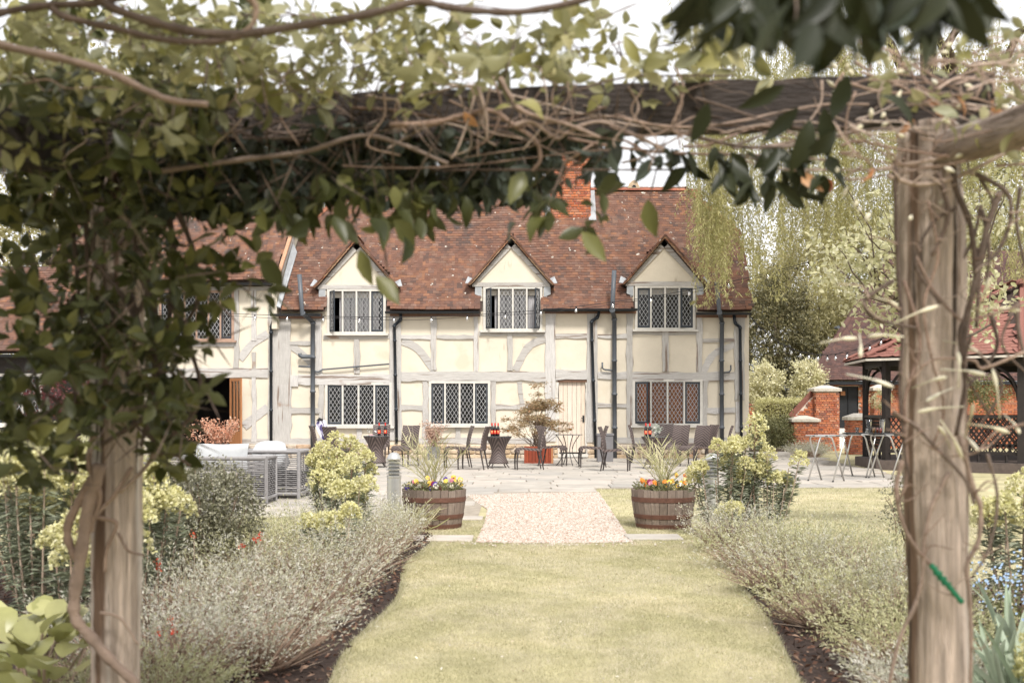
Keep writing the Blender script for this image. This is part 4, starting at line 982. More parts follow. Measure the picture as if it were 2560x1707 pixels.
# ------------------------------------------------------------------ ground
def sheet(name, poly, z, m):
    o = MB().add([(x, y, z) for x, y in poly], [tuple(range(len(poly)))]).build(name, m); o['kind'] = 'structure'; return o
sheet('lawn', [(-400, -60), (400, -60), (400, 900), (-400, 900)], 0, M['grass'])
pave_poly = [(-16, 14.8), (-.42, 14.8), (-.42, 18.9), (1.3, 19.6), (1.45, 20.3), (7.4, 20.8), (7.9, 24.6), (8.3, 30.0), (9.0, 36.5), (9.4, 39.8), (9.2, 45.9), (6.7, 45.9), (6.7, 33.6), (-16, 33.6)]
paving = sheet('paving', pave_poly, .006, M['joint'])
def inside(x, y, poly):
    c = False; j = len(poly) - 1
    for i in range(len(poly)):
        xi, yi = poly[i]; xj, yj = poly[j]
        if (yi > y) != (yj > y) and x < (xj - xi) * (y - yi) / (yj - yi) + xi: c = not c
        j = i
    return c
def slab_mesh():
    b = MB(); e = .018
    vs = [(-.5, -.5, -.5), (.5, -.5, -.5), (.5, .5, -.5), (-.5, .5, -.5)] + [(-.5, -.5, .25), (.5, -.5, .25), (.5, .5, .25), (-.5, .5, .25)] + [(-.5 + e, -.5 + e, .5), (.5 - e, -.5 + e, .5), (.5 - e, .5 - e, .5), (-.5 + e, .5 - e, .5)]
    vs = [(x + rng.normal(0, .008), y + rng.normal(0, .008), z) for x, y, z in vs]
    return b.add(vs, [(i, (i + 1) % 4, 4 + (i + 1) % 4, 4 + i) for i in range(4)] + [(4 + i, 4 + (i + 1) % 4, 8 + (i + 1) % 4, 8 + i) for i in range(4)] + [(8, 9, 10, 11)]).mesh('paving_slab', M['slab'])
SLB = [slab_mesh() for _ in range(6)]
y = 14.82; slabs = []; srest = MB()
while y < 45:
    dpt = random.choice((.45, .6, .6, .75)); x = -15.8 + random.random()
    while x < 9.3:
        w_ = random.choice((.5, .75, .9, 1.1)); cx, cy = x + w_ / 2, y + dpt / 2
        if inside(cx, cy, pave_poly) and (inside(x + .15, cy, pave_poly)) and inside(x + w_ - .15, cy, pave_poly): slabs.append((cx, cy, w_, dpt))
        x += w_
    y += dpt
slabs.sort(key=lambda s: (abs(s[0] / s[1]) > .44, s[1]))
for k, (cx, cy, w_, dpt) in enumerate(slabs):
    m = Matrix.Translation((cx, cy, .012 + rng.normal(0, .002))) @ Matrix.Rotation(rng.normal(0, .006), 4, 'X') @ Matrix.Rotation(rng.normal(0, .006), 4, 'Y') @ Matrix.Diagonal((w_ - .022, dpt - .022, .03, 1))
    me = random.choice(SLB)
    if k < 300: put('paving_slab', me, paving, m)
    else: srest.add([m @ q.co for q in me.vertices], [tuple(f.vertices) for f in me.polygons], random.random())
srest.build('slab_courses', M['slab'], paving, kind='stuff')
for k, (xa, xb, ya, yb) in enumerate(((-.86, -.40, 12.02, 12.5), (1.18, 1.74, 12.15, 12.62), (-1.3, -.9, 12.05, 12.5), (-.8, -.36, 15.0 - .6, 14.79))):
    o = put('stepping_stone', SLB[k], None, Matrix.Translation(((xa + xb) / 2, (ya + yb) / 2, .008)) @ Matrix.Diagonal((xb - xa, yb - ya, .03, 1)))
    tag(o, ('flat stone slab in the grass at the left front corner of the gravel', 'flat stone slab in the grass in front of the right barrel', 'flat stone slab half under the grey bushes by the left barrel', 'flat stone slab in the grass behind the left barrel')[k], 'stone slab', 'stone slabs set in the grass')
gpoly = [(-.36, 11.95), (.4, 11.85), (1.2, 11.95), (1.28, 15), (1.40, 19.4), (.3, 19.2), (-.72, 18.8), (-.33, 16), (-.32, 14)]
gravel = sheet('gravel_path', gpoly, .008, M['gravel'])
# loose stones
n = 15000; xy = np.stack([rng.uniform(-.75, 1.45, n * 2), rng.uniform(11.8, 19.5, n * 2)], 1)
xy = np.array([p for p in xy if inside(p[0], p[1], gpoly)] + [(x, y) for x, y in zip(rng.normal(.45, .75, 260), rng.normal(11.82, .12, 260))])
n = len(xy); T = np.array([(1, 0, 0), (0, 1, 0), (-1, 0, 0), (0, -1, 0), (0, 0, 1.), (.6, .6, .55)], float); Fc = [(0, 5, 4), (5, 1, 4), (1, 2, 4), (2, 3, 4), (3, 0, 4), (0, 1, 5)]
sz = rng.uniform(.007, .017, n); an = rng.uniform(0, 6.28, n); sc3 = np.stack([sz, sz * rng.uniform(.6, 1, n), sz * rng.uniform(.5, .9, n)], 1)
V = T[None] * sc3[:, None]; ca, sa = np.cos(an)[:, None], np.sin(an)[:, None]
V = np.stack([V[..., 0] * ca - V[..., 1] * sa + xy[:, 0, None], V[..., 0] * sa + V[..., 1] * ca + xy[:, 1, None], V[..., 2] + .008], -1)
lo = (np.array(Fc).ravel()[None] + np.arange(n)[:, None] * 6).ravel()
put('gravel_stones', np_mesh('gravel_stones', V.reshape(-1, 3), lo, np.arange(0, len(lo), 3), M['pebble'], np.repeat(rng.random(n), 6)))
tag(bpy.data.objects['gravel_stones'], 'pale pinkish gravel stones covering the short path', 'gravel', kind='stuff')
# planting beds
def edge_l(y): return -.86 + .05 * math.sin(y * 1.7)
edge_r_pts = [(1.25, 4.0), (1.39, 5.76), (1.60, 7.4), (1.71, 8.8), (1.84, 10.5), (1.94, 12.2), (1.98, 13.2)]
lb = [(edge_l(y), y) for y in np.linspace(2.5, 12.6, 24)] + [(-1.2, 13.6), (-2.2, 14.2), (-2.5, 12.5), (-2.6, 10.5), (-5, 10.2), (-6, 6), (-5, 2.5)]
bedL = sheet('left_flower_bed', lb, .012, M['soil'])
rb = edge_r_pts + [(2.9, 13.4), (3.0, 11), (3.35, 9.2), (6, 8.6), (6, 3), (1.3, 3)]
bedR = sheet('right_flower_bed', rb, .012, M['soil'])
def scatter_in(poly, n):
    xs = [p[0] for p in poly]; ys = [p[1] for p in poly]; o = []
    while len(o) < n:
        x, y = rng.uniform(min(xs), max(xs)), rng.uniform(min(ys), max(ys))
        if inside(x, y, poly): o.append((x, y))
    return np.array(o)
for nm, poly, lab in (('left_bark_mulch', lb, 'dark bark mulch along the edge of the left bed'), ('right_bark_mulch', rb, 'dark bark mulch along the edge of the right bed')):
    q = scatter_in(poly, 15000); n = len(q); P = np.column_stack([q, rng.uniform(.012, .05, n)])
    o = put(nm, leaf_mesh(nm, P, rdir(n, .15) * [1, 1, .4], rdir(n, .8), rng.uniform(.02, .06, n), rng.uniform(.01, .022, n), 'rhomb', M['bark'])); tag(o, lab, 'mulch', kind='stuff')
# grass blades near the camera
def lawn_ok(x, y):
    if inside(x, y, lb) or inside(x, y, rb) or inside(x, y, gpoly) or inside(x, y, pave_poly): return False
    return True
q = []
for (x0, x1, y0, y1, den) in ((-.95, 2.0, 5.4, 8.2, 16000), (-.95, 2.1, 8.2, 12.4, 9000), (2.0, 6.4, 8.6, 14, 2600), (-.9, 2.0, 12.4, 14.9, 4500), (1.3, 7.4, 14, 20.6, 900), (-3.6, -2.3, 11, 14.8, 2600)):
    n = int((x1 - x0) * (y1 - y0) * den); q.append(np.column_stack([rng.uniform(x0, x1, n), rng.uniform(y0, y1, n)]))
q = np.concatenate(q)
def mask_poly(q, poly):
    c = np.zeros(len(q), bool); j = len(poly) - 1
    for i in range(len(poly)):
        xi, yi = poly[i]; xj, yj = poly[j]
        with np.errstate(divide='ignore', invalid='ignore'): c ^= ((yi > q[:, 1]) != (yj > q[:, 1])) & (q[:, 0] < (xj - xi) * (q[:, 1] - yi) / (yj - yi + 1e-12) + xi)
        j = i
    return c
q = q[~(mask_poly(q, lb) | mask_poly(q, rb) | mask_poly(q, gpoly) | mask_poly(q, pave_poly))]
n = len(q); D = rdir(n, 1.1); patch = np.clip(.5 + .28 * np.sin(q[:, 0] * 3.1 + 1.3 * np.sin(q[:, 1] * 1.9)) + .25 * np.sin(q[:, 1] * 4.3 + 2 * np.sin(q[:, 0] * 5.1)) + .22 * np.sin(q[:, 0] * 11 + q[:, 1] * 3.3 + 2 * np.sin(q[:, 1] * 6.7)), 0, 1)
hgt = rng.uniform(.010, .024, n) * (1 + .25 * patch) * (1 + np.maximum(0, q[:, 1] - 9) * .05)
o = put('grass_blades', leaf_mesh('grass_blades', np.column_stack([q, np.zeros(n)]), D, rdir(n), hgt, .0022 * (1 + np.maximum(0, q[:, 1] - 6) * .18), 'blade', M['blade'], (rng.random(n) * .45 + patch * .54)))
tag(o, 'short dry green blades of the mown lawn', 'grass', kind='stuff')
# clover heads, dead leaves and twigs on the grass
q2 = np.column_stack([rng.uniform(-.85, 1.9, 420), rng.uniform(5.4, 12, 420)]); q2 = q2[~(mask_poly(q2, lb) | mask_poly(q2, rb) | mask_poly(q2, gpoly))]; k2 = len(q2)
o = put('lawn_litter', leaf_mesh('lawn_litter', np.column_stack([q2, rng.uniform(.012, .022, k2)]), rdir(k2) * [1, 1, .2], rdir(k2, 1.5), rng.uniform(.008, .03, k2), rng.uniform(.005, .012, k2), 'rhomb', M['litter'])); tag(o, 'small dead leaves and pale petals scattered on the lawn', 'leaf litter', kind='stuff')
# longer tufts along the bed edges
ey = np.concatenate([np.linspace(5, 12.5, 3800), np.linspace(4.6, 13, 3800)]); half = 3800
ex = np.array([edge_l(v) + abs(rng.normal(0, .025)) for v in ey[:half]] + [np.interp(v, [p[1] for p in edge_r_pts], [p[0] for p in edge_r_pts]) - abs(rng.normal(0, .03)) for v in ey[half:]])
o = put('edge_grass', leaf_mesh('edge_grass', np.column_stack([ex, ey, np.zeros(len(ex))]), rdir(len(ex), .9), rdir(len(ex)), rng.uniform(.02, .05, len(ex)), .004, 'blade', M['blade'])); tag(o, 'longer grass fringe along the bed edges', 'grass', kind='stuff')

# ------------------------------------------------------------------ trees and shrubs behind
def limb(par, a, b, r0, r1, n=6, amp=.15, name='limb', m=None):
    p = wiggle(a, b, n, amp); return MB().tube(p, list(np.linspace(r0, r1, len(p))), 7).build(name, m or M['trunk'], par, smooth=True)
def crown_points(blobs, n, clump=.35, per=26, shell=.55):
    """leaf points in clumps spread through ellipsoids, denser towards the outside"""
    vol = np.array([b[3] * b[4] * b[5] for b in blobs]) ** .67; k = rng.choice(len(blobs), size=n // per + 1, p=vol / vol.sum()); B = np.array(blobs)[k]
    d = rdir(len(k)); r = (shell + (1 - shell) * rng.random(len(k))) ** .7
    C = B[:, :3] + d * B[:, 3:6] * r[:, None]
    P = np.repeat(C, per, 0) + rng.normal(0, clump, (len(C) * per, 3)) * np.repeat(rng.uniform(.5, 1.2, len(C)), per)[:, None]
    out = np.repeat(d, per, 0)
    return P, out
def tree(name, base, blobs, n, L, W, m, label, cat='tree', group=None, tr=.2, clump=.35, per=26, kind='rhomb', droop=.0, limbs=6, trunk_m=None):
    base = Vector(base); t = empty(name, base, label, cat, group)
    top = Vector(blobs[0][:3])
    limb(t, base - Vector((0, 0, .2)), top, tr, tr * .3, 8, tr * .5, 'trunk', trunk_m)
    for i in range(limbs):
        b = blobs[i % len(blobs)]; e = Vector(b[:3]) + Vector(rdir(1)[0] * np.array(b[3:6]) * .75); s = base.lerp(top, random.uniform(.35, .9))
        limb(t, s, e, tr * .35, tr * .08, 6, .12, 'limb', trunk_m)
    P, out = crown_points(blobs, n, clump, per); k = len(P)
    D = out * .6 + rdir(k) * .8 + np.array([0, 0, -droop]); N = rdir(k, .9)
    leaves(t, P, D, N, rng.uniform(.7, 1.3, k) * L, rng.uniform(.8, 1.2, k) * W, kind, m, rest='crown')
    return t
def B(px, py, Y, rx, rz, ry=None): p = at(px, py, Y); return (p.x, p.y, p.z, rx, ry or rx, rz)
tree('ash_tree', (-11.5, 52, 0), [B(700, 430, 52, 3.2, 3), B(790, 470, 52, 2.2, 2.6), B(560, 520, 52, 3.4, 3), B(420, 400, 52, 4, 3.5), B(820, 330, 53, 2.0, 2.4)], 16000, .16, .09, M['l_mid'], 'grey green tree rising behind the roof of the left wing', tr=.3, clump=.4)
tree('oak_tree', (-19, 50, 0), [B(100, 500, 50, 4.5, 4), B(250, 350, 50, 4, 4), B(20, 300, 50, 4, 4)], 9000, .2, .12, M['l_yellow'], 'yellow green tree far behind the left edge foliage', tr=.35, clump=.5)
tree('lime_tree', (-20, 40, 0), [B(30, 700, 40, 2.6, 2.6), B(180, 640, 40, 2.6, 3), B(330, 600, 42, 2.2, 3)], 8000, .16, .10, M['l_yellow'], 'yellow green tree between the outbuilding and the wing', tr=.2, clump=.4)
# conifers and spring trees right of the house
tree('yew_tree', (10.4, 50, 0), [B(1925, 860, 50, 1.7, 3.0), B(1880, 930, 49, 1.2, 2.0), B(1990, 930, 50, 1.4, 1.9), B(1960, 740, 51, .9, 1.4)], 26000, .17, .05, M['l_dark'], 'dark yew tree right of the house corner', tr=.25, clump=.22, per=40, kind='rhomb', droop=.2)
tree('hazel_tree', (13.2, 52, 0), [B(2060, 900, 52, 1.6, 2.4), B(2080, 800, 52, 1.1, 1.8)], 14000, .15, .07, M['l_yellow'], 'yellow green bush tree behind the barn roof edge', tr=.22, clump=.22, per=40, droop=.2)
tree('birch_tree', (14, 62, 0), [B(1930, 690, 62, 2.6, 2.6), B(2030, 720, 62, 2.8, 2.6), B(2130, 690, 62, 2.6, 3), B(2060, 590, 63, 2.0, 2.0), B(1880, 760, 60, 1.5, 2.2)], 26000, .15, .085, M['l_yellow'], 'tall pale yellow green tree behind the yew', tr=.25, clump=.5, per=22)
tree('alder_tree', (21, 60, 0), [B(2250, 640, 60, 3.0, 3.2), B(2380, 560, 60, 3.2, 3.6), B(2200, 760, 58, 2.2, 2), B(2500, 480, 62, 3.5, 4)], 20000, .17, .10, M['l_mid'], 'mid green tree standing behind the barn roof', tr=.3, clump=.55)
tree('field_maple', (29, 62, 0), [B(2560, 700, 62, 3.5, 3.5), B(2480, 300, 64, 4.0, 4), B(2330, 330, 64, 3.0, 3.0)], 12000, .2, .12, M['l_yellow'], 'tall light green tree at the far right behind the pergola', tr=.3, clump=.6)
tree('viburnum_shrub', (9.0, 43, 0), [B(1912, 950, 43, .62, .65), B(1900, 985, 43, .5, .4)], 3200, .12, .065, M['l_cream'], 'pale leaved shrub next to the house corner', 'shrub', 'pale shrubs before the yew', tr=.05, clump=.11, limbs=4)
tree('viburnum_shrub', (10.6, 43, 0), [B(2018, 945, 42.5, .55, .62), B(2010, 990, 42.5, .5, .4)], 3000, .12, .065, M['l_cream'], 'pale leaved shrub touching the barn eaves', 'shrub', 'pale shrubs before the yew', tr=.05, clump=.11, limbs=4)
# clipped hedge: box shaped leaf shell
hd = empty('clipped_hedge', (9.4, 41.5, 0), 'clipped yellow green hedge between house and brick pier', 'hedge')
n = 9000; P = rng.random((n, 3)) * [1.75, 1.2, 1.0]; fc = rng.integers(0, 3, n); P[fc == 0, 1] = rng.normal(0, .04, (fc == 0).sum()); P[fc == 1, 2] = 1.0 + rng.normal(0, .04, (fc == 1).sum()); P[fc == 2, 0] = rng.choice([0, 1.75], (fc == 2).sum()) + rng.normal(0, .04, (fc == 2).sum())
P += rng.normal(0, .03, P.shape); P += [8.55, 41.0, .68]
leaves(hd, P, rdir(n, .3), rdir(n, .5), rng.uniform(.04, .08, n), .04, 'rhomb', M['l_hedge'], rest='foliage')
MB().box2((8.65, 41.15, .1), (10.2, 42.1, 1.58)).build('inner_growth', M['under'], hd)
tree('box_shrub', (8.6, 39.6, 0), [(8.3, 39.6, .55, .5, .5, .6), (8.9, 39.7, .5, .45, .5, .5), (8.95, 40.2, .85, .35, .4, .4)], 5200, .07, .04, M['l_mid'], 'dark green shrub at the foot of the clipped hedge', 'shrub', tr=.04, clump=.09, limbs=4)
MB().box2((7.7, 38.9, 0), (9.3, 38.98, .12)).build('log_edging', M['trunk']); tag(bpy.data.objects['log_edging'], 'low log roll edging along the foot of the hedge bed', 'edging')
tree('barberry_shrub', (7.95, 44.5, 0), [(7.95, 44.5, 1.05, .55, .4, .3)], 900, .07, .045, M['l_burg'], 'burgundy shrub in front of the far brick wall', 'shrub', tr=.03, clump=.1, limbs=3)
tree('topiary_shrub', (12.15, 39.5, 0), [(12.15, 39.5, 1.72, .33, .33, .30)], 900, .06, .035, M['l_pale'], 'small round clipped bush on a stem before the black door', 'shrub', tr=.03, clump=.06, limbs=2)
tree('climbing_shrub', (17.2, 41, 0), [B(2460, 985, 41, .9, .55), B(2440, 960, 41, .6, .5)], 1800, .09, .06, M['l_mid'], 'green shrub against the barn wall seen through the gazebo', 'shrub', tr=.04, clump=.14, limbs=3)
tree('barberry_bush', (-8.7, 22, 0), [B(170, 985, 22, .55, .35), B(110, 1000, 22, .5, .3)], 1500, .06, .035, M['l_burg'], 'burgundy bush glimpsed left of the leafy post', 'shrub', tr=.03, clump=.1, limbs=3)
# weeping willow: strands hanging in front of the roof end
wl = empty('weeping_willow', (12.0, 33.5, 0), 'weeping willow with long yellow green strands hanging by the roof end', 'tree')
limb(wl, (12, 33.5, 0), (11.0, 31.5, 12.5), .45, .18, 8, .15, 'trunk')
for e in ((7.5, 30, 13), (5.8, 31, 12.6), (9.5, 28.5, 12.5), (13.5, 29, 12), (11, 27.5, 13)): limb(wl, (11.4, 32.3, 9.0), e, .16, .04, 7, .2, 'limb')
P_, D_, tw = [], [], MB()
groups_ = [(1775, 752, 44, 38), (1800, 700, 36, 30), (1752, 640, 18, 22), (1850, 640, 22, 30), (1885, 740, 12, 24), (1930, 560, 14, 30), (1960, 740, 16, 26), (2010, 640, 18, 30), (2060, 755, 22, 34), (2100, 700, 20, 34), (2150, 640, 18, 30), (2200, 720, 18, 30), (2260, 760, 16, 34), (2330, 700, 14, 34), (2420, 740, 14, 34), (2480, 700, 14, 34), (2540, 790, 14, 34), (1830, 420, 12, 40), (1980, 420, 14, 60), (2120, 430, 14, 60)]
for gx, gy, cnt, sp in groups_:
    for _ in range(int(cnt * (1.0 if gx < 1880 else 1.4))):
        Y = rng.uniform(27.8, 31.6); px = gx + rng.normal(0, sp * .55); bot = at(px, gy - abs(rng.normal(0, 70)), Y); top = Vector((bot.x + rng.normal(.15, .5), Y + rng.normal(0, .4), rng.uniform(9.5, 13)))
        k = int((top.z - bot.z) / .055); ts = np.linspace(0, 1, k); sw = rng.normal(0, .10)
        x = top.x + (bot.x - top.x) * ts ** .6 + sw * np.sin(ts * 5); yv = top.y + (bot.y - top.y) * ts; z = top.z + (bot.z - top.z) * ts
        S_ = np.stack([x, yv, z], 1); keep = rng.random(k) < .85; S2 = S_[keep]
        P_.append(S2 + rng.normal(0, .012, S2.shape)); dd = rdir(len(S2)); dd[:, 2] = -abs(dd[:, 2]) - .75; D_.append(dd)
        for _t in range(5):      # side shoots hang in tassels from the strand
            i0 = rng.integers(k // 3, k); c0_ = S_[i0]; m_ = rng.integers(12, 24); tt = np.linspace(0, 1, m_); dx, dy = rng.normal(0, .16, 2); Lt = rng.uniform(.35, .9)
            P_.append(np.stack([c0_[0] + dx * np.sqrt(tt), c0_[1] + dy * np.sqrt(tt), np.maximum(c0_[2] - Lt * tt + .08 * np.sin(tt * 3), bot.z - .1)], 1) + rng.normal(0, .015, (m_, 3))); d2 = rdir(m_); d2[:, 2] = -abs(d2[:, 2]) - .6; D_.append(d2)
        if rng.random() < .5: tw.tube(S_[::max(1, k // 9)], .004, 3, cap=False)
P_ = np.concatenate(P_); D_ = np.concatenate(D_); n = len(P_)
leaves(wl, P_, D_, rdir(n), rng.uniform(.07, .14, n), rng.uniform(.018, .028, n), 'rhomb', M['l_willow'], rest='strands')
tw.build('strand_stems', M['l_yellow'], wl, kind='stuff')
# ------------------------------------------------------------------ terrace furniture
def ribbon(path, w0, w1, th, nx=6, crease=0.0):
    """a slab that follows a (y, z) path, with a slight crease down its middle"""
    k = len(path); vs = []; P = [Vector((0, a, b)) for a, b in path]
    for i in range(k):
        t = (P[min(i + 1, k - 1)] - P[max(i - 1, 0)]).normalized(); nrm = Vector((0, -t.z, t.y)); w = w0 + (w1 - w0) * i / (k - 1)
        for sgn in (1, -1):
            for j in range(nx + 1):
                u = -1 + 2 * j / nx; p = P[i] + nrm * (sgn * th / 2 - crease * (1 - abs(u))); vs.append((u * w / 2, p.y, p.z))
    m = 2 * (nx + 1); fs = []
    for i in range(k - 1):
        a = i * m; b = a + m
        for j in range(nx): fs.append((a + j, a + j + 1, b + j + 1, b + j)); c = nx + 1 + j; fs.append((a + c + 1, a + c, b + c, b + c + 1))
        fs.append((a + nx + 1, a, b, b + nx + 1)); fs.append((a + nx, a + m - 1, b + m - 1, b + nx))
    for a, s in ((0, 1), ((k - 1) * m, -1)):
        for j in range(nx): q = (a + j, a + nx + 1 + j, a + nx + 2 + j, a + j + 1); fs.append(q if s > 0 else q[::-1])
    return MB().add(vs, fs)
def lo(name, loc, rz, label, cat, group):
    e = empty(name, (0, 0, 0), label, cat, group); e['w'] = 0; return e
def make_chair():
    e = lo('wicker_chair', 0, 0, 'x', 'chair', 'brown wicker terrace chairs')
    ribbon([(.235, .43), (.225, .47), (.23, .56), (.245, .66), (.27, .77), (.305, .88), (.335, .955)], .44, .43, .032, crease=.022).build('backrest', M['wicker'], e, smooth=False)
    ribbon([(.23, .435), (.10, .440), (-.05, .452), (-.18, .462), (-.25, .452), (-.285, .42), (-.297, .37)], .45, .46, .05).build('seat', M['wicker'], e)
    for s in (-1, 1):
        MB().tube([(s * .20, -.265, .43), (s * .205, -.30, .30), (s * .205, -.305, .15), (s * .205, -.30, 0)], [.024, .022, .018, .014], 6).build('leg', M['chairleg'], e)
        MB().tube([(s * .19, .20, .44), (s * .195, .235, .25), (s * .20, .285, 0)], [.02, .018, .014], 6).build('leg', M['chairleg'], e)
    return e
chair0 = make_chair(); usedc = [False]
def chair(px, py, face, label):
    """face: plan angle the sitter looks along, 0 = right, 90 = away from the camera"""
    p = ground(px, py); o = chair0 if not usedc[0] else copy_tree(chair0); usedc[0] = True
    o.location = p + Vector((0, 0, .028)); o.rotation_euler = (0, 0, R(face + 90)); o['label'] = label; return o
chair(850, 1178, 52, 'wicker chair seen from behind, left of the leftmost wicker table')
cthrow = chair(812, 1168, 20, 'wicker chair with a white and purple throw over its back')
chair(948, 1162, 265, 'wicker chair behind the leftmost wicker table, facing the lawn')
chair(1014, 1168, 250, 'wicker chair facing the lawn, right of the leftmost wicker table')
chair(1146, 1171, 190, 'wicker chair behind the left barrel palm, facing left')
chair(1184, 1176, 168, 'wicker chair facing left, touching the middle wicker table')
chair(1324, 1176, 187, 'wicker chair facing left in front of the red planter')
chair(1380, 1167, -18, 'wicker chair facing right behind the red planter corner')
chair(1482, 1170, 183, 'wicker chair facing left, right of the metal bistro table')
chair(1537, 1180, -12, 'wicker chair facing right, nearest the camera by the soil pipe')
chair(1606, 1160, -10, 'wicker chair mostly hidden at the left of the rightmost wicker table')
chair(1664, 1152, 262, 'wicker chair behind the flower vase on the rightmost wicker table')
chair(1690, 1163, 235, 'wicker chair behind the right barrel palm, back turned to the house')
chair(1738, 1168, 222, 'wicker chair left of a matching chair, above the right euphorbia')
chair(1758, 1160, 200, 'wicker chair pushed close to another, right of the window')
chair(1796, 1166, 172, 'wicker chair at the right end of the terrace, facing left')
def make_table():
    e = lo('wicker_table', 0, 0, 'x', 'table', 'brown hourglass wicker tables')
    prof = [(.235, .10), (.225, .13), (.19, .20), (.165, .29), (.158, .36), (.168, .44), (.20, .53), (.25, .62), (.298, .69), (.302, .705)]
    MB().lathe(prof, 28).build('pedestal', M['wicker'], e, smooth=True)
    MB().lathe([(.295, .706), (.312, .708), (.312, .722), (.300, .724)], 28).build('table_top', M['tabletop'], e, smooth=False)
    for k in range(4):
        a = R(45 + 90 * k + 12); c, s = math.cos(a), math.sin(a)
        MB().tube([(c * .20, s * .20, .12), (c * .30, s * .30, 0)], [.016, .012], 6).build('leg', M['chairleg'], e)
    return e
tab0 = make_table(); TAB = []
for k, (px, py, lab) in enumerate(((941, 1170, 'hourglass wicker table with two red bottles, leftmost of three'), (1246, 1172, 'hourglass wicker table with three red bottles, in the middle'), (1637, 1174, 'hourglass wicker table with a white bouquet, rightmost of three'))):
    o = tab0 if k == 0 else copy_tree(tab0); o.location = ground(px, py) + Vector((0, 0, .028)); o['label'] = lab; TAB.append(o.location.copy())
def make_bottle():
    e = lo('wine_bottle', 0, 0, 'x', 'bottle', 'dark bottles with red labels')
    MB().lathe([(.03, 0), (.036, .004), (.036, .17), (.032, .195), (.018, .225), (.0145, .24), (.0145, .262)], 14).build('body', M['bottle'], e, smooth=True)
    MB().lathe([(.0368, .055), (.0368, .135)], 14, cap=False).build('label', M['redlab'], e)
    MB().lathe([(.0155, .236), (.0165, .24), (.0165, .300), (.012, .302)], 10).build('foil', M['redlab'], e)
    MB().box((0, -.0372, .098), (.014, .002, .05)).build('label_mark', M['yelllab'], e)
    MB().box((0, -.0374, .118), (.032, .002, .012)).build('label_bar', M['yelllab'], e)
    return e
bot0 = make_bottle(); nb = 0
for ti, dx, dy, lab in ((0, .07, -.05, 'dark bottle with red label, left one on the leftmost table'), (0, .21, -.02, 'dark bottle with red label, right one on the leftmost table'), (1, -.145, -.10, 'dark bottle with red label, left of three on the middle table'), (1, -.075, -.08, 'dark bottle with red label, centre of three on the middle table'), (1, -.005, -.10, 'dark bottle with red label, right of three on the middle table'), (2, -.125, -.12, 'dark bottle with red label beside the white bouquet'), (2, -.21, -.06, 'dark bottle with red label at the left edge of the bouquet table')):
    o = bot0 if nb == 0 else copy_tree(bot0); o.location = TAB[ti] + Vector((dx, dy, .724)); o['label'] = lab; nb += 1
def make_glass(fill, h=.10, name='wine_glass'):
    e = lo(name, 0, 0, 'x', 'glass', 'drinking glasses on the tables')
    if name == 'wine_glass':
        MB().lathe([(.033, 0), (.006, .008), (.004, .08), (.018, .09), (.036, .115), (.04, .145), (.033, .185)], 14, cap=False).build('bowl', M['drinkglass'], e, smooth=True)
        if fill: MB().lathe([(.016, .093), (.034, .118), (.038, .140)], 12).build('drink', M[fill], e)
    else:
        MB().lathe([(.03, 0), (.034, h), (.031, h), (.028, .006)], 14).build('tumbler', M['drinkglass'], e, smooth=True)
        if fill: MB().lathe([(.0275, .007), (.030, h * .85)], 12).build('drink', M[fill], e)
    return e
def place(e, loc, label): e.location = loc; e['label'] = label; return e
place(make_glass('amber'), TAB[1] + Vector((.22, .04, .724)), 'wine glass of amber drink on the middle wicker table')
place(make_glass(None), TAB[0] + Vector((-.17, -.08, .724)), 'empty wine glass nearest the edge of the leftmost table')
place(make_glass(None), TAB[0] + Vector((-.03, .08, .724)), 'empty wine glass behind the bottles on the leftmost table')
bb = empty('bread_plate', TAB[0] + Vector((-.12, -.12, .724)), 'small plate with napkin on the leftmost wicker table', 'plate')
MB().lathe([(.05, 0), (.09, .012), (.088, .016), (.045, .006)], 16, tuple(bb.location)).build('plate', M['white'], bb); MB().box(tuple(bb.location + Vector((.01, 0, .02))), (.08, .05, .015), rz=.5).build('napkin', M['pan_pink'], bb)
# bouquet
bq = empty('flower_vase', TAB[2] + Vector((.04, -.02, .724)), 'glass vase with a white flower bouquet on the rightmost table', 'vase'); L0 = Vector(bq.location)
MB().lathe([(.045, 0), (.05, .09), (.047, .09), (.042, .005)], 14, tuple(L0)).build('vase', M['drinkglass'], bq, smooth=True)
n = 110; P = rdir(n, .5) * rng.uniform(.03, .15, (n, 1)) * [1.1, 1, .8] + np.array(L0) + [0, 0, .13]; leaves(bq, P, rdir(n, .6), rdir(n, .3), .07, .028, 'rhomb', leafmat('silver leaf', [(.35, .38, .32), (.45, .48, .42)]))
for k in range(8):
    c = np.array(L0) + rdir(1, .5)[0] * [.12, .10, .08] + [0, 0, .13]; d = rdir(14, .2)
    o = put('bloom', leaf_mesh('bloom', np.repeat(c[None], 14, 0), d, rdir(14), .032, .03, 'petal', M['petalw']), bq)
# throw over a chair
th = empty('throw_blanket', (0, 0, 0), 'white and purple throw hanging beside the grey soil pipe', 'blanket')
vs = []; nu, nv = 9, 14; c0 = at(803, 1052, 29.0)
for j in range(nv + 1):
    t = j / nv
    for i in range(nu + 1):
        u = i / nu - .5; wv = .30 * (1 - .25 * t) * (.55 + .45 * math.sin(min(1, t * 3) * 1.57))
        vs.append((c0.x + u * wv + .22 * t * t + .07 * t + .012 * math.sin(u * 19 + t * 4), c0.y + .04 * math.sin(u * 16 + t * 2) - .10 * math.sin(t * 1.5), c0.z + .03 * math.cos(u * 3) - .62 * t + .02 * math.sin(u * 21)))
MB().add(vs, [(j * (nu + 1) + i, j * (nu + 1) + i + 1, (j + 1) * (nu + 1) + i + 1, (j + 1) * (nu + 1) + i) for j in range(nv) for i in range(nu)]).build('cloth', M['throw'], th, smooth=True)
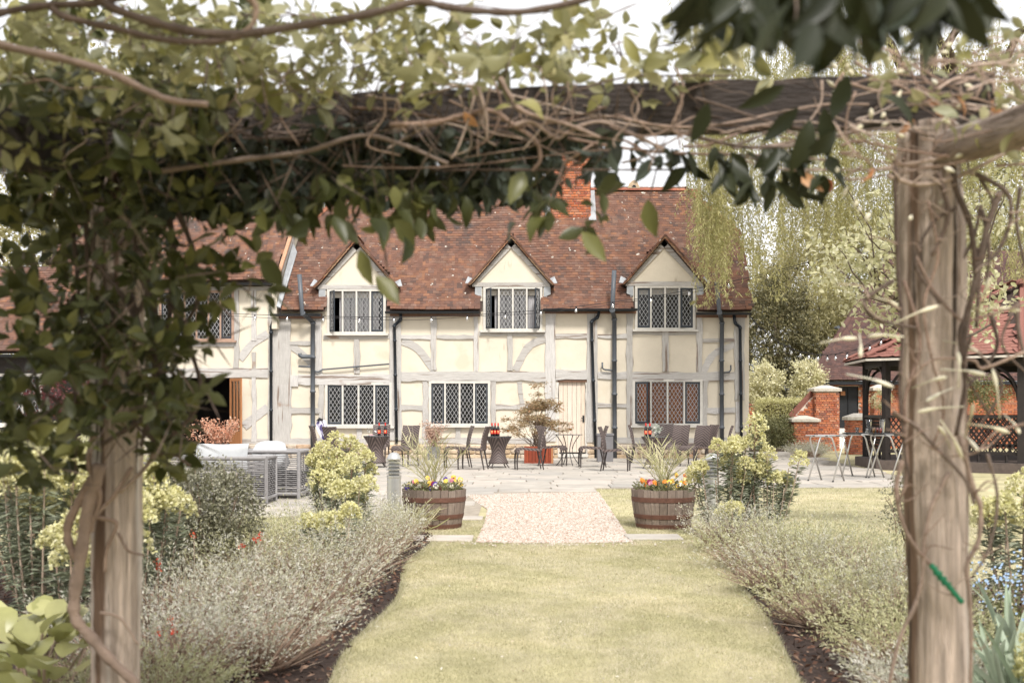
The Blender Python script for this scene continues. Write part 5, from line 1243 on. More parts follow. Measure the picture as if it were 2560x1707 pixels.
MB().tube([c0 + Vector((-.10, 0, .0)), c0 + Vector((-.04, -.03, .05)), c0 + Vector((.05, -.03, .03))], [.02, .035, .02], 7).build('dark_fold', M['rubber'], th, smooth=True)
# metal bistro table
bt = empty('bistro_table', ground(1420, 1165) + Vector((0, 0, .028)), 'thin black metal bistro table in front of the plank door', 'table'); b0 = Vector(bt.location)
MB().lathe([(.33, .722), (.35, .724), (.35, .738), (.33, .740)], 28, tuple(b0)).build('table_top', M['tabletop'], bt)
for k in range(4):
    a = R(20 + 90 * k); c, s = math.cos(a), math.sin(a)
    MB().tube(smooth_path([b0 + Vector((c * r, s * r, z)) for r, z in ((.30, .72), (.16, .52), (.11, .32), (.20, .12), (.30, 0))], 4), .010, 6).build('leg', M['iron'], bt)
MB().tube([b0 + Vector((math.cos(t) * .12, math.sin(t) * .12, .30)) for t in np.linspace(0, 6.283, 17)], .007, 5).build('brace_ring', M['iron'], bt)
place(make_glass('amber'), b0 + Vector((.06, -.05, .741)), 'wine glass of amber drink on the metal bistro table')
# red slatted planter with bronze nandina
pn = empty('wooden_planter', ground(1346, 1159) + Vector((0, 0, .028)), 'red brown slatted wooden planter holding the bronze shrub', 'planter'); q0 = Vector(pn.location)
MB().box(tuple(q0 + Vector((0, 0, .20))), (.62, .62, .36)).build('liner', M['soil'], pn)
for f in range(2):
    for i in range(8):
        t = -.29 + i * .083
        MB().box(tuple(q0 + (Vector((t, -.335, .20)) if f == 0 else Vector((.335, t, .20)))), (.074, .02, .36) if f == 0 else (.02, .074, .36)).build('slat', M['redwood'], pn)
for sx in (-1, 1): MB().box(tuple(q0 + Vector((sx * .335, -.335, .21))), (.055, .055, .42)).build('corner_post', M['redwood'] if sx < 0 else M['oakdoor'], pn)
for z in (.015, .40): MB().box(tuple(q0 + Vector((0, -.338, z + .0))), (.62, .03, .04)).build('rail', M['redwood'], pn)
nd = empty('nandina_shrub', q0, 'tall bronze leaved nandina shrub left of the plank door', 'shrub')
PP, DD = [], []
for k in range(44):
    hgt = rng.uniform(.30, 1.10) if k > 2 else 1.9; a = rng.uniform(0, 6.28); rr = (1.5 - hgt) * .92 if k > 2 else .05; rr *= 1.0 * rng.uniform(.25, 1); tip = q0 + Vector((math.cos(a) * rr, math.sin(a) * rr * .8, .40 + hgt * 1.05 if k > 2 else (1.95, 1.72, 1.55)[k]))
    MB().tube(wiggle(q0 + Vector((rng.normal(0, .08), rng.normal(0, .08), .36)), tip, 5, .02), [.009, .008, .007, .006, .005, .004], 5).build('stem', M['twig'], nd)
    for m_ in range(5):
        az = rng.uniform(0, 6.28); sp = tip + Vector((math.cos(az), math.sin(az), rng.uniform(-.1, .25))) * rng.uniform(.10, .28)
        c = rng.integers(18, 30); t = rng.random(c)[:, None]; base = np.array(tip)[None] * (1 - t) + np.array(sp)[None] * t + rng.normal(0, .035, (c, 3)); PP.append(base)
        d = rdir(c); d[:, 2] = d[:, 2] * .4 - .25; DD.append(d + np.array([math.cos(az), math.sin(az), 0]) * .7)
PP = np.concatenate(PP); DD = np.concatenate(DD); n = len(PP); leaves(nd, PP, DD, rdir(n, .9), rng.uniform(.055, .10, n), rng.uniform(.018, .028, n), 'rhomb', M['nandina'])
# small pots
def pot_plant(px, py, w, h, label, plabel, mleaf, hgt, spread, nst, name='square_planter', Lf=.035):
    c = ground(px, py) + Vector((0, 0, .028)); e = empty(name, c, label, 'planter')
    MB().add([(c.x + sx * w / 2 * k, c.y + sy * w / 2 * k, c.z + z) for z, k in ((0, .8), (h, 1), (h, .86), (h - .05, .84)) for sx, sy in ((-1, -1), (1, -1), (1, 1), (-1, 1))], [(3, 2, 1, 0)] + [(r * 4 + i, r * 4 + (i + 1) % 4, r * 4 + 4 + (i + 1) % 4, r * 4 + 4 + i) for r in range(3) for i in range(4)] + [(12, 13, 14, 15)]).build('pot', M['slate'], e)
    s = empty('potted_shrub', c, plabel, 'shrub'); P, D = [], []
    for k in range(nst):
        tip = c + Vector((rng.normal(0, spread), rng.normal(0, spread * .6), h + hgt * rng.uniform(.55, 1)))
        pts = wiggle(c + Vector((rng.normal(0, .05), rng.normal(0, .05), h - .05)), tip, 5, .03); MB().tube(pts, .005, 4).build('stem', M['twig'], s)
        for q in pts[2:]: P.append(np.array(q)[None] + rng.normal(0, .05, (16, 3))); D.append(rdir(16, .2))
    P = np.concatenate(P); D = np.concatenate(D); leaves(s, P, D, rdir(len(P)), rng.uniform(.7, 1.3, len(P)) * Lf, Lf * .7, 'rhomb', mleaf)
pot_plant(1084, 1152, .36, .36, 'square grey planter behind the left barrel palm', 'dry pinkish shrub in the square grey planter under the window', M['dryhead'], .62, .17, 16, Lf=.05)
pot_plant(545, 1176, .5, .5, 'grey planter hidden behind the grey rattan sofa', 'coral pink leaved shrub in front of the open oak door', M['pinkleaf'], .58, .33, 26, Lf=.055)
tp = empty('tall_planter', ground(1512, 1156) + Vector((0, 0, .028)), 'tall grey planter between the black downpipe and grey soil pipe', 'planter'); c = Vector(tp.location)
MB().box(tuple(c + Vector((0, 0, .35))), (.40, .36, .70)).build('pot', M['slate'], tp); MB().box(tuple(c + Vector((0, 0, .70))), (.44, .40, .05)).build('rim', M['slate'], tp)

# ------------------------------------------------------------------ grey rattan sofa and armchair
def rattan(name, x0, x1, y0, y1, h, label, cat, back=True):
    e = empty(name, ((x0 + x1) / 2, (y0 + y1) / 2, 0), label, cat); z0 = .03
    for x in (x0, x1):
        for y in (y0, y1): MB().tube([(x, y, z0), (x, y, h)], .028, 8).build('corner_post', M['rattan'], e)
    for y in (y0, y1):
        for z in (h, .10): MB().tube([(x0, y, z), (x1, y, z)], .026, 8).build('rail', M['rattan'], e)
    for x in (x0, x1):
        for z in (h, .10): MB().tube([(x, y0, z), (x, y1, z)], .026, 8).build('rail', M['rattan'], e)
    for (a, b, lab) in (((x0, y0), (x1, y0), 'woven_panel'), ((x1, y0), (x1, y1), 'woven_panel'), ((x0, y0), (x0, y1), 'woven_panel')):
        w = MB(); z = .15; k = 0
        while z < h - .02:
            off = .010 * (1 if k % 2 else -1); p = [Vector((a[0] + (b[0] - a[0]) * t, a[1] + (b[1] - a[1]) * t, z + rng.normal(0, .002))) for t in np.linspace(0, 1, 9)]
            dn = Vector((b[1] - a[1], a[0] - b[0], 0)).normalized(); p = [q + dn * off * (1 if i % 2 else -1) for i, q in enumerate(p)]
            w.tube(p, .0085, 5, cap=False); z += .030; k += 1
        L = math.hypot(b[0] - a[0], b[1] - a[1])
        for t in np.linspace(0, 1, max(3, int(L / .14))): w.tube([(a[0] + (b[0] - a[0]) * t, a[1] + (b[1] - a[1]) * t, .1), (a[0] + (b[0] - a[0]) * t, a[1] + (b[1] - a[1]) * t, h)], .008, 5, cap=False)
        w.build(lab, M['rattan'], e, kind='stuff')
    MB().box(((x0 + x1) / 2, (y0 + y1) / 2 + .05, .30), (x1 - x0 - .08, y1 - y0 - .1, .22)).build('seat_base', M['rubber'], e)
    return e
rattan('rattan_sofa', -5.1, -3.42, 16.7, 17.35, .66, 'grey open weave rattan sofa behind the dark green shrub', 'sofa')
rattan('rattan_armchair', -4.05, -3.13, 17.6, 18.4, .72, 'grey open weave rattan armchair right of the sofa', 'armchair')
def pillow(name, c, d, label, rx=0, rz=0):
    vs = []; n = 10
    for s in (1, -1):
        for j in range(n + 1):
            for i in range(n + 1):
                u, v = -1 + 2 * i / n, -1 + 2 * j / n; t = (1 - u ** 4) ** .5 * (1 - v ** 4) ** .5; pin = 1 - .07 * (1 - abs(u)) * abs(v) ** 2
                vs.append(Vector((u * d[0] / 2 * (1 - .05 * (1 - v * v)), s * d[1] / 2 * t + .004 * s, v * d[2] / 2 * pin)))
    m = (n + 1) ** 2; fs = [(j * (n + 1) + i, j * (n + 1) + i + 1, (j + 1) * (n + 1) + i + 1, (j + 1) * (n + 1) + i) for j in range(n) for i in range(n)]
    fs = [f[::-1] for f in fs] + [tuple(i + m for i in f) for f in fs]
    M_ = Matrix.Translation(c) @ Matrix.Rotation(rz, 4, 'Z') @ Matrix.Rotation(rx, 4, 'X')
    o = MB().add([M_ @ v for v in vs], fs).build(name, M['cushion'], None, smooth=True); tag(o, label, 'cushion', 'pale grey cushions'); return o
pillow('back_cushion', Vector((-4.10, 16.95, .66)), (.76, .17, .40), 'long pale grey cushion on top of the rattan sofa back', rx=-.15)
pillow('seat_cushion', Vector((-3.62, 18.0, .62)), (.55, .5, .34), 'round pale grey cushion heaped in the rattan armchair', rx=.9)

# ------------------------------------------------------------------ bollard lamp
def bollard(c, label):
    e = empty('bollard_light', c, label, 'lamp', 'steel bollard lights'); c = tuple(c)
    MB().lathe([(.085, 0), (.085, .50), (.09, .51), (.09, .53)], 20, c).build('column', M['inox'], e, smooth=False)
    MB().lathe([(.066, .53), (.066, .72)], 20, c, cap=False).build('diffuser', M['cushion'], e)
    for z in (.555, .60, .645, .69): MB().lathe([(.07, z), (.092, z - .008), (.094, z + .004), (.07, z + .016)], 20, c, cap=False).build('louvre', M['inox'], e)
    MB().lathe([(.092, .715), (.088, .735), (.078, .765), (.055, .795), (.028, .808), (.004, .811)], 20, c).build('dome', M['inox'], e, smooth=True)
bollard(Vector((-1.44, 14.65, 0)), 'stainless steel bollard light left of the left barrel')
bollard(Vector((2.40, 14.4, 0)), 'stainless steel bollard light hidden among the right euphorbia')

# ------------------------------------------------------------------ barrel planters
def barrel(c, label, plabel, flabel, seed, cols):
    global rng
    e = empty('half_barrel', c, label, 'planter', 'half barrel planters'); c = Vector(c); r0, r1, h = .30, .362, .435; ns = 24
    MB().lathe([(r0 - .03, .02), (r1 - .035, h - .05)], 24, tuple(c)).build('soil', M['soil'], e)
    for k in range(ns):
        a0, a1 = 2 * math.pi * k / ns + .008, 2 * math.pi * (k + 1) / ns - .008; vs = []; jz = rng.normal(0, .004); jr = rng.normal(0, .0025)
        for z, r in ((0, r0), (.14, r0 + .030), (.28, r0 + .052), (h + jz, r1)):
            for rr in (r + jr, r - .025):
                for a in (a0, a1): vs.append((c.x + rr * math.cos(a), c.y + rr * math.sin(a), c.z + z))
        fs = [(0, 2, 3, 1), (12, 13, 15, 14)]
        for i in range(3): b = i * 4; fs += [(b, b + 1, b + 5, b + 4), (b + 3, b + 2, b + 6, b + 7), (b + 2, b, b + 4, b + 6), (b + 1, b + 3, b + 7, b + 5)]
        MB().add(vs, fs).build('stave', M['stave'], e)
    rad = lambda z: np.interp(z, (0, .14, .28, h), (r0, r0 + .03, r0 + .052, r1))
    for z0, z1 in ((.004, .055), (.115, .165), (.30, .355)):
        MB().lathe([(rad(z0) + .002, z0), (rad(z0) + .006, z0 + .002), (rad(z1) + .006, z1 - .002), (rad(z1) + .002, z1)], 48, tuple(c), cap=False).build('hoop', M['rust'], e)
    pl = empty('potted_palm', c, plabel, 'palm', 'palms in the barrels'); top = c + Vector((0, 0, h - .03)); made = 0; P, D, N, Ls = [], [], [], []
    for k in range(11):
        az = rng.uniform(0, 6.28); el = R(rng.uniform(48, 88)); Lf = rng.uniform(.50, .80); d = Vector((math.cos(az) * math.cos(el), math.sin(az) * math.cos(el) * .8, math.sin(el)))
        pts = [top + d * Lf * t + Vector((math.cos(az), math.sin(az), -1.1)) * (.16 * t * t * Lf) for t in np.linspace(0, 1, 9)]
        MB().tube(pts, list(np.linspace(.007, .002, 9)), 5).build('frond_stem', M['palm'], pl)
        for t in np.linspace(.22, 1, 11):
            i = min(7, int(t * 8)); p = pts[i].lerp(pts[i + 1], t * 8 - i); tg = (pts[i + 1] - pts[i]).normalized(); sd_ = tg.cross(Vector((0, 0, 1))).normalized()
            for s in (-1, 1):
                P.append(p); D.append(tg * 1.0 + sd_ * s * .95 + Vector((0, 0, .28)) + Vector(rng.normal(0, .3, 3))); N.append(Vector((0, 0, 1)) + sd_ * s * .5); Ls.append(.25 * (1 - .45 * abs(t - .5)))
    P, D, N = np.array(P), np.array(D), np.array(N); leaves(pl, P, D, N, np.array(Ls), .0085, 'spike', M['palm'], nobj=200, name='leaflet')
    fl = empty('pansy_planting', c, flabel, 'flowers', 'pansies in the barrels')
    n = 900; a = rng.uniform(0, 6.28, n); r = .34 * np.sqrt(rng.random(n)); P = np.column_stack([c.x + r * np.cos(a), c.y + r * np.sin(a), c.z + h - .04 + rng.uniform(0, .11, n)]); leaves(fl, P, rdir(n, .5), rdir(n, .6), rng.uniform(.025, .05, n), .018, 'rhomb', M['l_mid'])
    T = [(math.radians(90 + 72 * k), .8 if k else 1.0) for k in range(5)]
    for k in range(34):
        a = rng.uniform(0, 6.28); r = .33 * math.sqrt(rng.random()); p = Vector((c.x + r * math.cos(a), c.y + r * math.sin(a), c.z + h + rng.uniform(.01, .11) + (.07 if k % 9 == 0 else 0)))
        nrm = Vector((rng.normal(0, .5), -1, rng.uniform(.1, .9))).normalized(); ux = nrm.cross(Vector((0, 0, 1))).normalized(); uz = ux.cross(nrm); S = rng.uniform(.020, .030)
        pc = cols[k % len(cols)]; dirs = np.array([ux * math.cos(t) + uz * math.sin(t) for t, _ in T]); nn = np.repeat(np.array(nrm)[None], 5, 0) + rng.normal(0, .1, (5, 3))
        o = put('pansy_bloom', leaf_mesh('pansy_bloom', np.repeat(np.array(p)[None], 5, 0) + dirs * .003, dirs, nn, S, S * 1.15, 'petal', M['pan_' + pc]), fl)
        if pc in ('yellow', 'orange', 'cream') and k % 2: 
            d2 = dirs[2:4]; put('dark_blotch', leaf_mesh('dark_blotch', np.repeat(np.array(p + nrm * .004)[None], 2, 0), d2, nn[:2], S * .55, S * .5, 'petal', M['pan_wine' if k % 4 == 1 else 'pan_violet']), o)
barrel(Vector((-.88, 13.55, .0)), 'oak half barrel planter left of the gravel path', 'spiky palm in the left barrel', 'yellow and purple pansies in the left barrel', 1, ['yellow', 'cream', 'yellow', 'violet', 'orange', 'wine', 'white', 'yellow', 'pink'])
barrel(Vector((1.71, 13.55, .0)), 'oak half barrel planter right of the gravel path', 'spiky palm in the right barrel', 'orange and pink pansies in the right barrel', 2, ['orange', 'yellow', 'cream', 'orange', 'pink', 'wine', 'white', 'yellow'])

# ------------------------------------------------------------------ folding tray stands
def make_stand():
    e = lo('tray_stand', 0, 0, 'x', 'tray stand', 'folding aluminium tray stands'); o, b, h = .23, .25, .83
    for s in (1, -1):
        bb = b - (.02 if s < 0 else 0)
        pts = [(-s * o, -bb, 0), (s * o * .82, -bb, h * .9), (s * o * .93, -bb + .02, h * .975), (s * o, -bb + .07, h), (s * o, 0, h), (s * o, bb - .07, h), (s * o * .93, bb - .02, h * .975), (s * o * .82, bb, h * .9), (-s * o, bb, 0)]
        MB().tube(pts, .016, 8).build('frame_tube', M['alu'], e, smooth=True)
        for y in (-bb, bb): MB().tube([(-s * o, y, 0), (-s * o * .96, y, .022)], .0165, 8).build('rubber_foot', M['rubber'], e)
        MB().tube([(s * o, -.30, h + .012), (s * o, .30, h + .012)], .012, 8).build('top_rail', M['alu'], e)
    for y in (-.13, .13): MB().box((0, y, h + .004), (2 * o + .04, .045, .012)).build('strap', M['rubber'], e)
    return e
st0 = make_stand()
for k, (x, y, rz, lab) in enumerate(((5.82, 22.2, 47, 'empty folding aluminium tray stand on the paving, leftmost of three'), (6.82, 23.6, 50, 'folding aluminium tray stand with glasses, middle of three'), (7.22, 23.1, 38, 'folding aluminium tray stand closest to the gazebo step'))):
    o = st0 if k == 0 else copy_tree(st0); o.location = (x, y, .028); o.rotation_euler = (0, 0, R(rz)); o['label'] = lab
for k, (x, y, z, lab) in enumerate(((6.82, 23.55, .875, 'oval tray on the middle tray stand'), (7.2, 23.1, .877, 'oval tray with drinks on the right tray stand'))):
    t = MB().lathe([(.26, 0), (.33, .018), (.325, .024), (.25, .008)], 28); t.v = [(a * 1.05 + x, b_ * .75 + y, c_ + z) for a, b_, c_ in t.v]; o = t.build('serving_tray', M['rubber']); tag(o, lab, 'tray', 'serving trays')
for k, (px, Y, z, fill, h, lab) in enumerate(((2143, 23.5, .885, None, .12, 'empty clear tumbler at the left end of the trays'), (2167, 23.3, .885, None, .10, 'short clear glass between the two trays'), (2184, 23.2, .888, 'amber', .12, 'glass of pale yellow drink on the right tray'), (2193, 23.1, .888, 'reddrink', .12, 'glass of red drink left of its twin on the right tray'), (2201, 23.0, .888, 'reddrink', .12, 'glass of red drink right of its twin on the right tray'))):
    g_ = make_glass(fill, h, 'drink_glass'); place(g_, ((px - 1280) * Y / FP, Y, z), lab)
for k, (px, lab) in enumerate(((2172, 'tall clear glass jug at the back of the trays'), (2206, 'tall clear glass vase behind the red drinks'))):
    c = ((px - 1280) * 23.4 / FP, 23.4, .889); o = MB().lathe([(.035, 0), (.04, .1), (.05, .2), (.062, .27), (.058, .27), (.036, .02)], 14, c).build('glass_jug', M['drinkglass'], smooth=True); tag(o, lab, 'glass', 'tall clear glasses on the trays')

# ------------------------------------------------------------------ festoon lights
def festoon(pts, bulbs, label, twin=None):
    e = empty('festoon_lights', pts[0], label, 'string lights', 'festoon light strings'); p = smooth_path(pts, 10)
    MB().tube(p, .008, 5).build('cable', M['cable'], e)
    if twin: MB().tube([q + Vector((0, .05, twin + .02 * math.sin(i * .3))) for i, q in enumerate(p)], .006, 5).build('support_wire', M['cable'], e)
    for q in bulbs:
        c = tuple(q); MB().lathe([(.012, .0), (.018, -.004), (.018, -.045), (.014, -.05)], 8, c).build('lamp_holder', M['cable'], e)
        MB().lathe([(.013, -.05), (.02, -.07), (.034, -.095), (.038, -.115), (.032, -.14), (.016, -.155), (.002, -.158)], 10, c, cap=False).build('bulb', M['bulb'], e, smooth=True)
A1 = [(380, 776, 31.6), (600, 785, 31.6), (780, 790, 31.5), (900, 792, 31.4), (1078, 791, 31.2), (1263, 782, 31), (1440, 766, 30.6), (1628, 742, 30.2), (1822, 705, 29.8), (1960, 672, 29.4), (2140, 622, 29), (2280, 575, 28.6)]
bx = [450, 545, 637, 718, 808, 898, 985, 1078, 1168, 1263, 1352, 1440, 1532, 1628, 1723, 1822, 1920, 2020, 2130]
fy = lambda x: np.interp(x, [a[0] for a in A1], [a[1] for a in A1]); fd = lambda x: np.interp(x, [a[0] for a in A1], [a[2] for a in A1])
festoon([at(*a) for a in A1], [at(x, fy(x), fd(x)) for x in bx], 'festoon lights strung along the house eaves across to the willow', twin=-.06)
B2 = [(193, 303), (229, 347), (282, 391), (328, 428), (378, 464), (427, 493), (478, 518), (545, 539), (608, 555), (679, 563), (749, 564), (811, 557), (897, 544), (990, 518), (1068, 486), (1154, 443), (1235, 395)]
B2 = [(1820 + a / 3.015, 700 + b / 3.015) for a, b in B2]; B2d = np.linspace(33, 27.5, len(B2))
festoon([at(1873, 790, 33)] + [at(a, b, d) for (a, b), d in zip(B2, B2d)], [at(a, b, d) for (a, b), d in zip(B2, B2d)][:-1], 'festoon lights sagging from the house corner to the gazebo', twin=.02)
# ------------------------------------------------------------------ border planting
def mound(x, y, r, h, label, m='lav', ns=320, nl=17, L=.026, W=.0055, name='lavender_bush', group='grey green bushes in the borders', cat='bush'):
    e = empty(name, (x, y, 0), label, cat, group); a = rng.uniform(0, 6.283, ns); q = np.sqrt(rng.random(ns)); el = 1.45 - q * 1.05
    d = np.stack([np.cos(a) * np.cos(el), np.sin(a) * np.cos(el), np.sin(el)], 1) + rng.normal(0, .10, (ns, 3)); ln = h * (1.02 - .12 * q) * rng.uniform(.78, 1.12, ns) / np.maximum(.55, np.sin(el)) ** .5
    b = np.stack([x + np.cos(a) * q * r * .45, y + np.sin(a) * q * r * .45, np.full(ns, .01)], 1)
    t = rng.uniform(.50, 1.0, (ns, nl)); reach = np.stack([d[:, 0] * r / h, d[:, 1] * r / h, d[:, 2]], 1)
    P = b[:, None] + reach[:, None] * (ln[:, None] * t)[..., None]; P[..., 2] += (.10 * h * t ** 2)
    P = P.reshape(-1, 3) + rng.normal(0, .005, (ns * nl, 3)); n = len(P)
    D = np.repeat(d, nl, 0) * .9 + rdir(n) * .85; sh = (np.repeat(rng.random(ns), nl) * .55 + rng.random(n) * .45)
    leaves(e, P, D, rdir(n), rng.uniform(.6, 1.3, n) * L, W * rng.uniform(.8, 1.4, n), 'rhomb', M[m], shade=sh)
    b2 = np.concatenate([b, b + rng.normal(0, .03, b.shape) * [1, 1, 0]]); r2 = np.concatenate([reach, reach + rng.normal(0, .08, reach.shape)]); ll = np.concatenate([ln, ln]) * .72; put('woody_stems', leaf_mesh('woody_stems', b2, r2, rdir(2 * ns), ll, .0065, 'needle', M['woody']), e)['kind'] = 'stuff'
    nt_ = ns // 2; bb = b[:nt_] + rng.normal(0, .05, (nt_, 3)) * [1, 1, 0]; dd = rdir(nt_, .25); dd[:, 2] = abs(dd[:, 2]) * .8
    put('dead_twigs', leaf_mesh('dead_twigs', bb, dd, rdir(nt_), rng.uniform(.10, .28, nt_), .006, 'needle', M['woody']), e)['kind'] = 'stuff'
    return e
LM = [(-1.22, 6.05, .38, .42, 'lav', 'grey bush at the lawn edge nearest the camera in the left bed'), (-1.62, 5.75, .42, .46, 'lav', 'grey bush right beside the left post foot'), (-1.28, 7.1, .42, .47, 'lav', 'sprawling brown stemmed grey bush low in the left bed'), (-1.78, 7.0, .45, .52, 'lav', 'grey bush between the dark shrub and the lawn edge bushes'),
      (-1.24, 8.3, .40, .50, 'lav', 'grey bush at the left lawn edge, third from the camera'), (-1.66, 8.4, .40, .54, 'lavg', 'sage green bush right of the dark shrub'), (-1.20, 9.5, .40, .50, 'lav', 'grey bush at the left lawn edge below the yellow euphorbia'), (-1.62, 9.8, .42, .52, 'lavg', 'sage bush in the middle of the left bed'),
      (-1.14, 10.7, .36, .48, 'lav', 'grey bush at the left lawn edge before the barrel'), (-1.50, 11.2, .40, .54, 'lav', 'silver bush under the left euphorbia flowers'), (-1.16, 11.9, .30, .42, 'lav', 'grey bush beside the left barrel foot'), (-2.1, 10.4, .38, .42, 'lavg', 'sage bush behind the dark shrub near the lawn patch'), (-1.45, 5.05, .30, .30, 'lavg', 'low sage green bush at the bottom edge by the left post')]
for x, y, r, h, m, lab in LM: mound(x - .10, y, r, h, lab, m, nl=13)
RM = [(2.22, 11.3, .34, .44, 'lav', 'grey bush under the right euphorbia'), (2.20, 10.0, .40, .42, 'lavg', 'sage bush at the right lawn edge, farthest of its row'), (2.75, 9.9, .40, .44, 'lavg', 'sage bush behind the right row towards the lawn'), (2.12, 8.6, .40, .44, 'lav', 'grey bush in the middle of the right lawn edge'), (2.62, 8.5, .42, .48, 'lavg', 'sage bush left of the right post at lawn level'),
      (2.06, 7.2, .36, .40, 'lavg', 'sage bush at the right lawn edge, second from the camera'), (2.46, 7.1, .40, .46, 'lav', 'grey bush just left of the right post'), (2.16, 5.95, .36, .36, 'lavg', 'sage bush at the lower right beside the dark mulch'), (1.95, 5.2, .24, .26, 'lav', 'small grey bush at the bottom edge near the right post')]
for x, y, r, h, m, lab in RM: mound(x - .13, y, r * 1.05, h, lab, m, nl=16)
mound(8.35, 34.0, .45, .40, 'small grey lavender at the paving edge below the brick piers', 'lav', 160, 14, .05, .012); mound(8.75, 35.3, .5, .42, 'small grey lavender at the foot of the low brick pier', 'lav', 160, 14, .05, .012); mound(9.25, 37.0, .4, .35, 'small grey lavender under the white barn base', 'lav', 140, 14, .05, .012)
def euphorbia(x, y, spread, hs, label, bare=0, hd=.092, name='euphorbia'):
    """upright stems clothed in narrow leaves, most ending in a domed lime head"""
    e = empty(name, (x, y, 0), label, 'perennial', 'lime flowered euphorbias'); P, D, Ls, FP_, FD = [], [], [], [], []; st = MB()
    for k, h in enumerate(hs):
        a = rng.uniform(0, 6.283); q = math.sqrt(rng.random()) * spread; b = Vector((x + math.cos(a) * q * .35, y + math.sin(a) * q * .35, 0)); tip = Vector((x + math.cos(a) * q, y + math.sin(a) * q * .8, h))
        mid = b.lerp(tip, .5) + Vector((math.cos(a), math.sin(a), 0)) * .03; pts = smooth_path([b, mid, tip], 5); st.tube(pts, list(np.linspace(.008, .005, len(pts))), 5)
        nlf = int(h * 130); ts = rng.uniform(.22, .93, nlf); ax = (tip - b).normalized()
        for t in ts:
            c = b.lerp(tip, t) + (mid - b.lerp(tip, .5)) * 4 * t * (1 - t); an = rng.uniform(0, 6.283); d = Vector((math.cos(an), math.sin(an), rng.uniform(-.25, .45))); P.append(c); D.append(d); Ls.append(rng.uniform(.055, .10) * (.7 + .6 * t))
        if k >= bare:
            hh = hd * rng.uniform(.8, 1.35); nf = 125
            u = rdir(nf); u[:, 2] = np.abs(u[:, 2]) * 1.5 - .35; C = np.array(tip) + u * hh * rng.uniform(.72, 1.0, (nf, 1)) + [0, 0, -hh * .2]
            FP_.append(np.repeat(C, 3, 0) + rng.normal(0, .004, (nf * 3, 3))); FD.append(rdir(nf * 3, .35))
    st.build('stems', M['woody'], e, kind='stuff')
    P, D = np.array(P), np.array(D); leaves(e, P, D, rdir(len(P), .8), np.array(Ls), .0135, 'rhomb', M['euphl'])
    if FP_:
        P = np.concatenate(FP_); D = np.concatenate(FD); leaves(e, P, D, rdir(len(P), .6), rng.uniform(.016, .027, len(P)), .023, 'rhomb', M['euph'], rest='flower_heads')
    return e
U = lambda a, b, n: list(rng.uniform(a, b, n))
euphorbia(-1.97, 12.6, .40, U(.60, 1.0, 16), 'tall lime flowered euphorbia behind the left grey bushes'); euphorbia(-1.74, 12.2, .34, U(.50, .86, 14), 'lime flowered euphorbia left of the steel bollard')
euphorbia(-1.46, 10.9, .22, U(.48, .70, 6), 'few lime heads rising among the grey bushes at left'); euphorbia(-1.40, 9.2, .18, U(.42, .60, 4), 'low lime heads between sage and grey bushes at left')
euphorbia(-2.62, 6.7, .42, U(.78, 1.08, 17), 'big lime euphorbia left of the left post'); euphorbia(-2.95, 7.6, .45, U(.7, 1.0, 14), 'lime euphorbia at the far left edge, farther back'); euphorbia(-2.3, 7.3, .34, U(.6, .95, 13), 'lime euphorbia between the left post and the dark shrub'); euphorbia(-2.2, 6.2, .26, U(.55, .85, 9), 'lime euphorbia just behind the left post')
euphorbia(2.20, 12.5, .40, U(.55, 1.0, 16), 'lime euphorbia touching the right barrel', 1); euphorbia(2.66, 12.6, .48, U(.5, .92, 20), 'blue green euphorbia with silver rosettes in the right border', 6); euphorbia(2.53, 12.35, .05, [1.17, 1.02], 'single tall lime euphorbia spire in front of the house corner', 0, .13); euphorbia(2.05, 11.5, .12, U(.3, .42, 3), 'low lime heads beside the right mulch edge', 0, .07)
euphorbia(3.15, 7.4, .35, U(.62, .95, 11), 'lime euphorbia right of the right post'); euphorbia(2.25, 4.75, .25, U(.22, .36, 9), 'low lime euphorbia in the bottom right corner')
def shrub(x, y, blobs, n, L, W, m, label, name, ns=26, group=None, per=10, clump=.03):
    e = empty(name, (x, y, 0), label, 'shrub', group); P, out = crown_points(blobs, n, clump, per, shell=.35)
    for k in range(ns):
        b = blobs[k % len(blobs)]; tip = Vector(b[:3]) + Vector(rdir(1, .4)[0] * np.array(b[3:6]) * .9)
        MB().tube(wiggle((x + rng.normal(0, .05), y + rng.normal(0, .05), 0), tip, 5, .025), [.009, .008, .007, .005, .004, .002], 5).build('stem', M['woody'], e)
    k = len(P); leaves(e, P, out * .6 + rdir(k), rdir(k, .9), rng.uniform(.7, 1.3, k) * L, W, 'rhomb', m)
shrub(-2.15, 8.6, [(-2.28, 8.6, .64, .42, .40, .36), (-2.02, 8.5, .60, .28, .3, .34), (-2.52, 8.7, .55, .32, .3, .40), (-2.2, 8.5, .35, .40, .3, .3), (-2.6, 8.6, .35, .3, .3, .3)], 22000, .026, .015, M['shrubl'], 'dense dark shrub with tiny glossy leaves right of the left post', 'pittosporum_shrub', 40)
shrub(3.25, 9.9, [(3.25, 9.9, .52, .20, .2, .34), (3.42, 9.8, .4, .2, .2, .28)], 2600, .024, .014, M['shrubl'], 'small dark shrub peeping out behind the right post', 'small_leaved_shrub', 14)
shrub(-4.6, 11.5, [(-4.6, 11.5, .75, .7, .6, .5), (-3.9, 12.0, .7, .5, .5, .5)], 6500, .05, .03, M['l_pale'], 'pale leaved shrub far left beyond the lime euphorbia', 'pale_shrub', 16)
shrub(-3.5, 9.0, [(-3.5, 9.0, .65, .5, .5, .45), (-3.15, 9.4, .5, .4, .4, .4)], 5000, .04, .022, M['lavg'], 'sage green shrub left of the left post at mid distance', 'sage_shrub', 16)
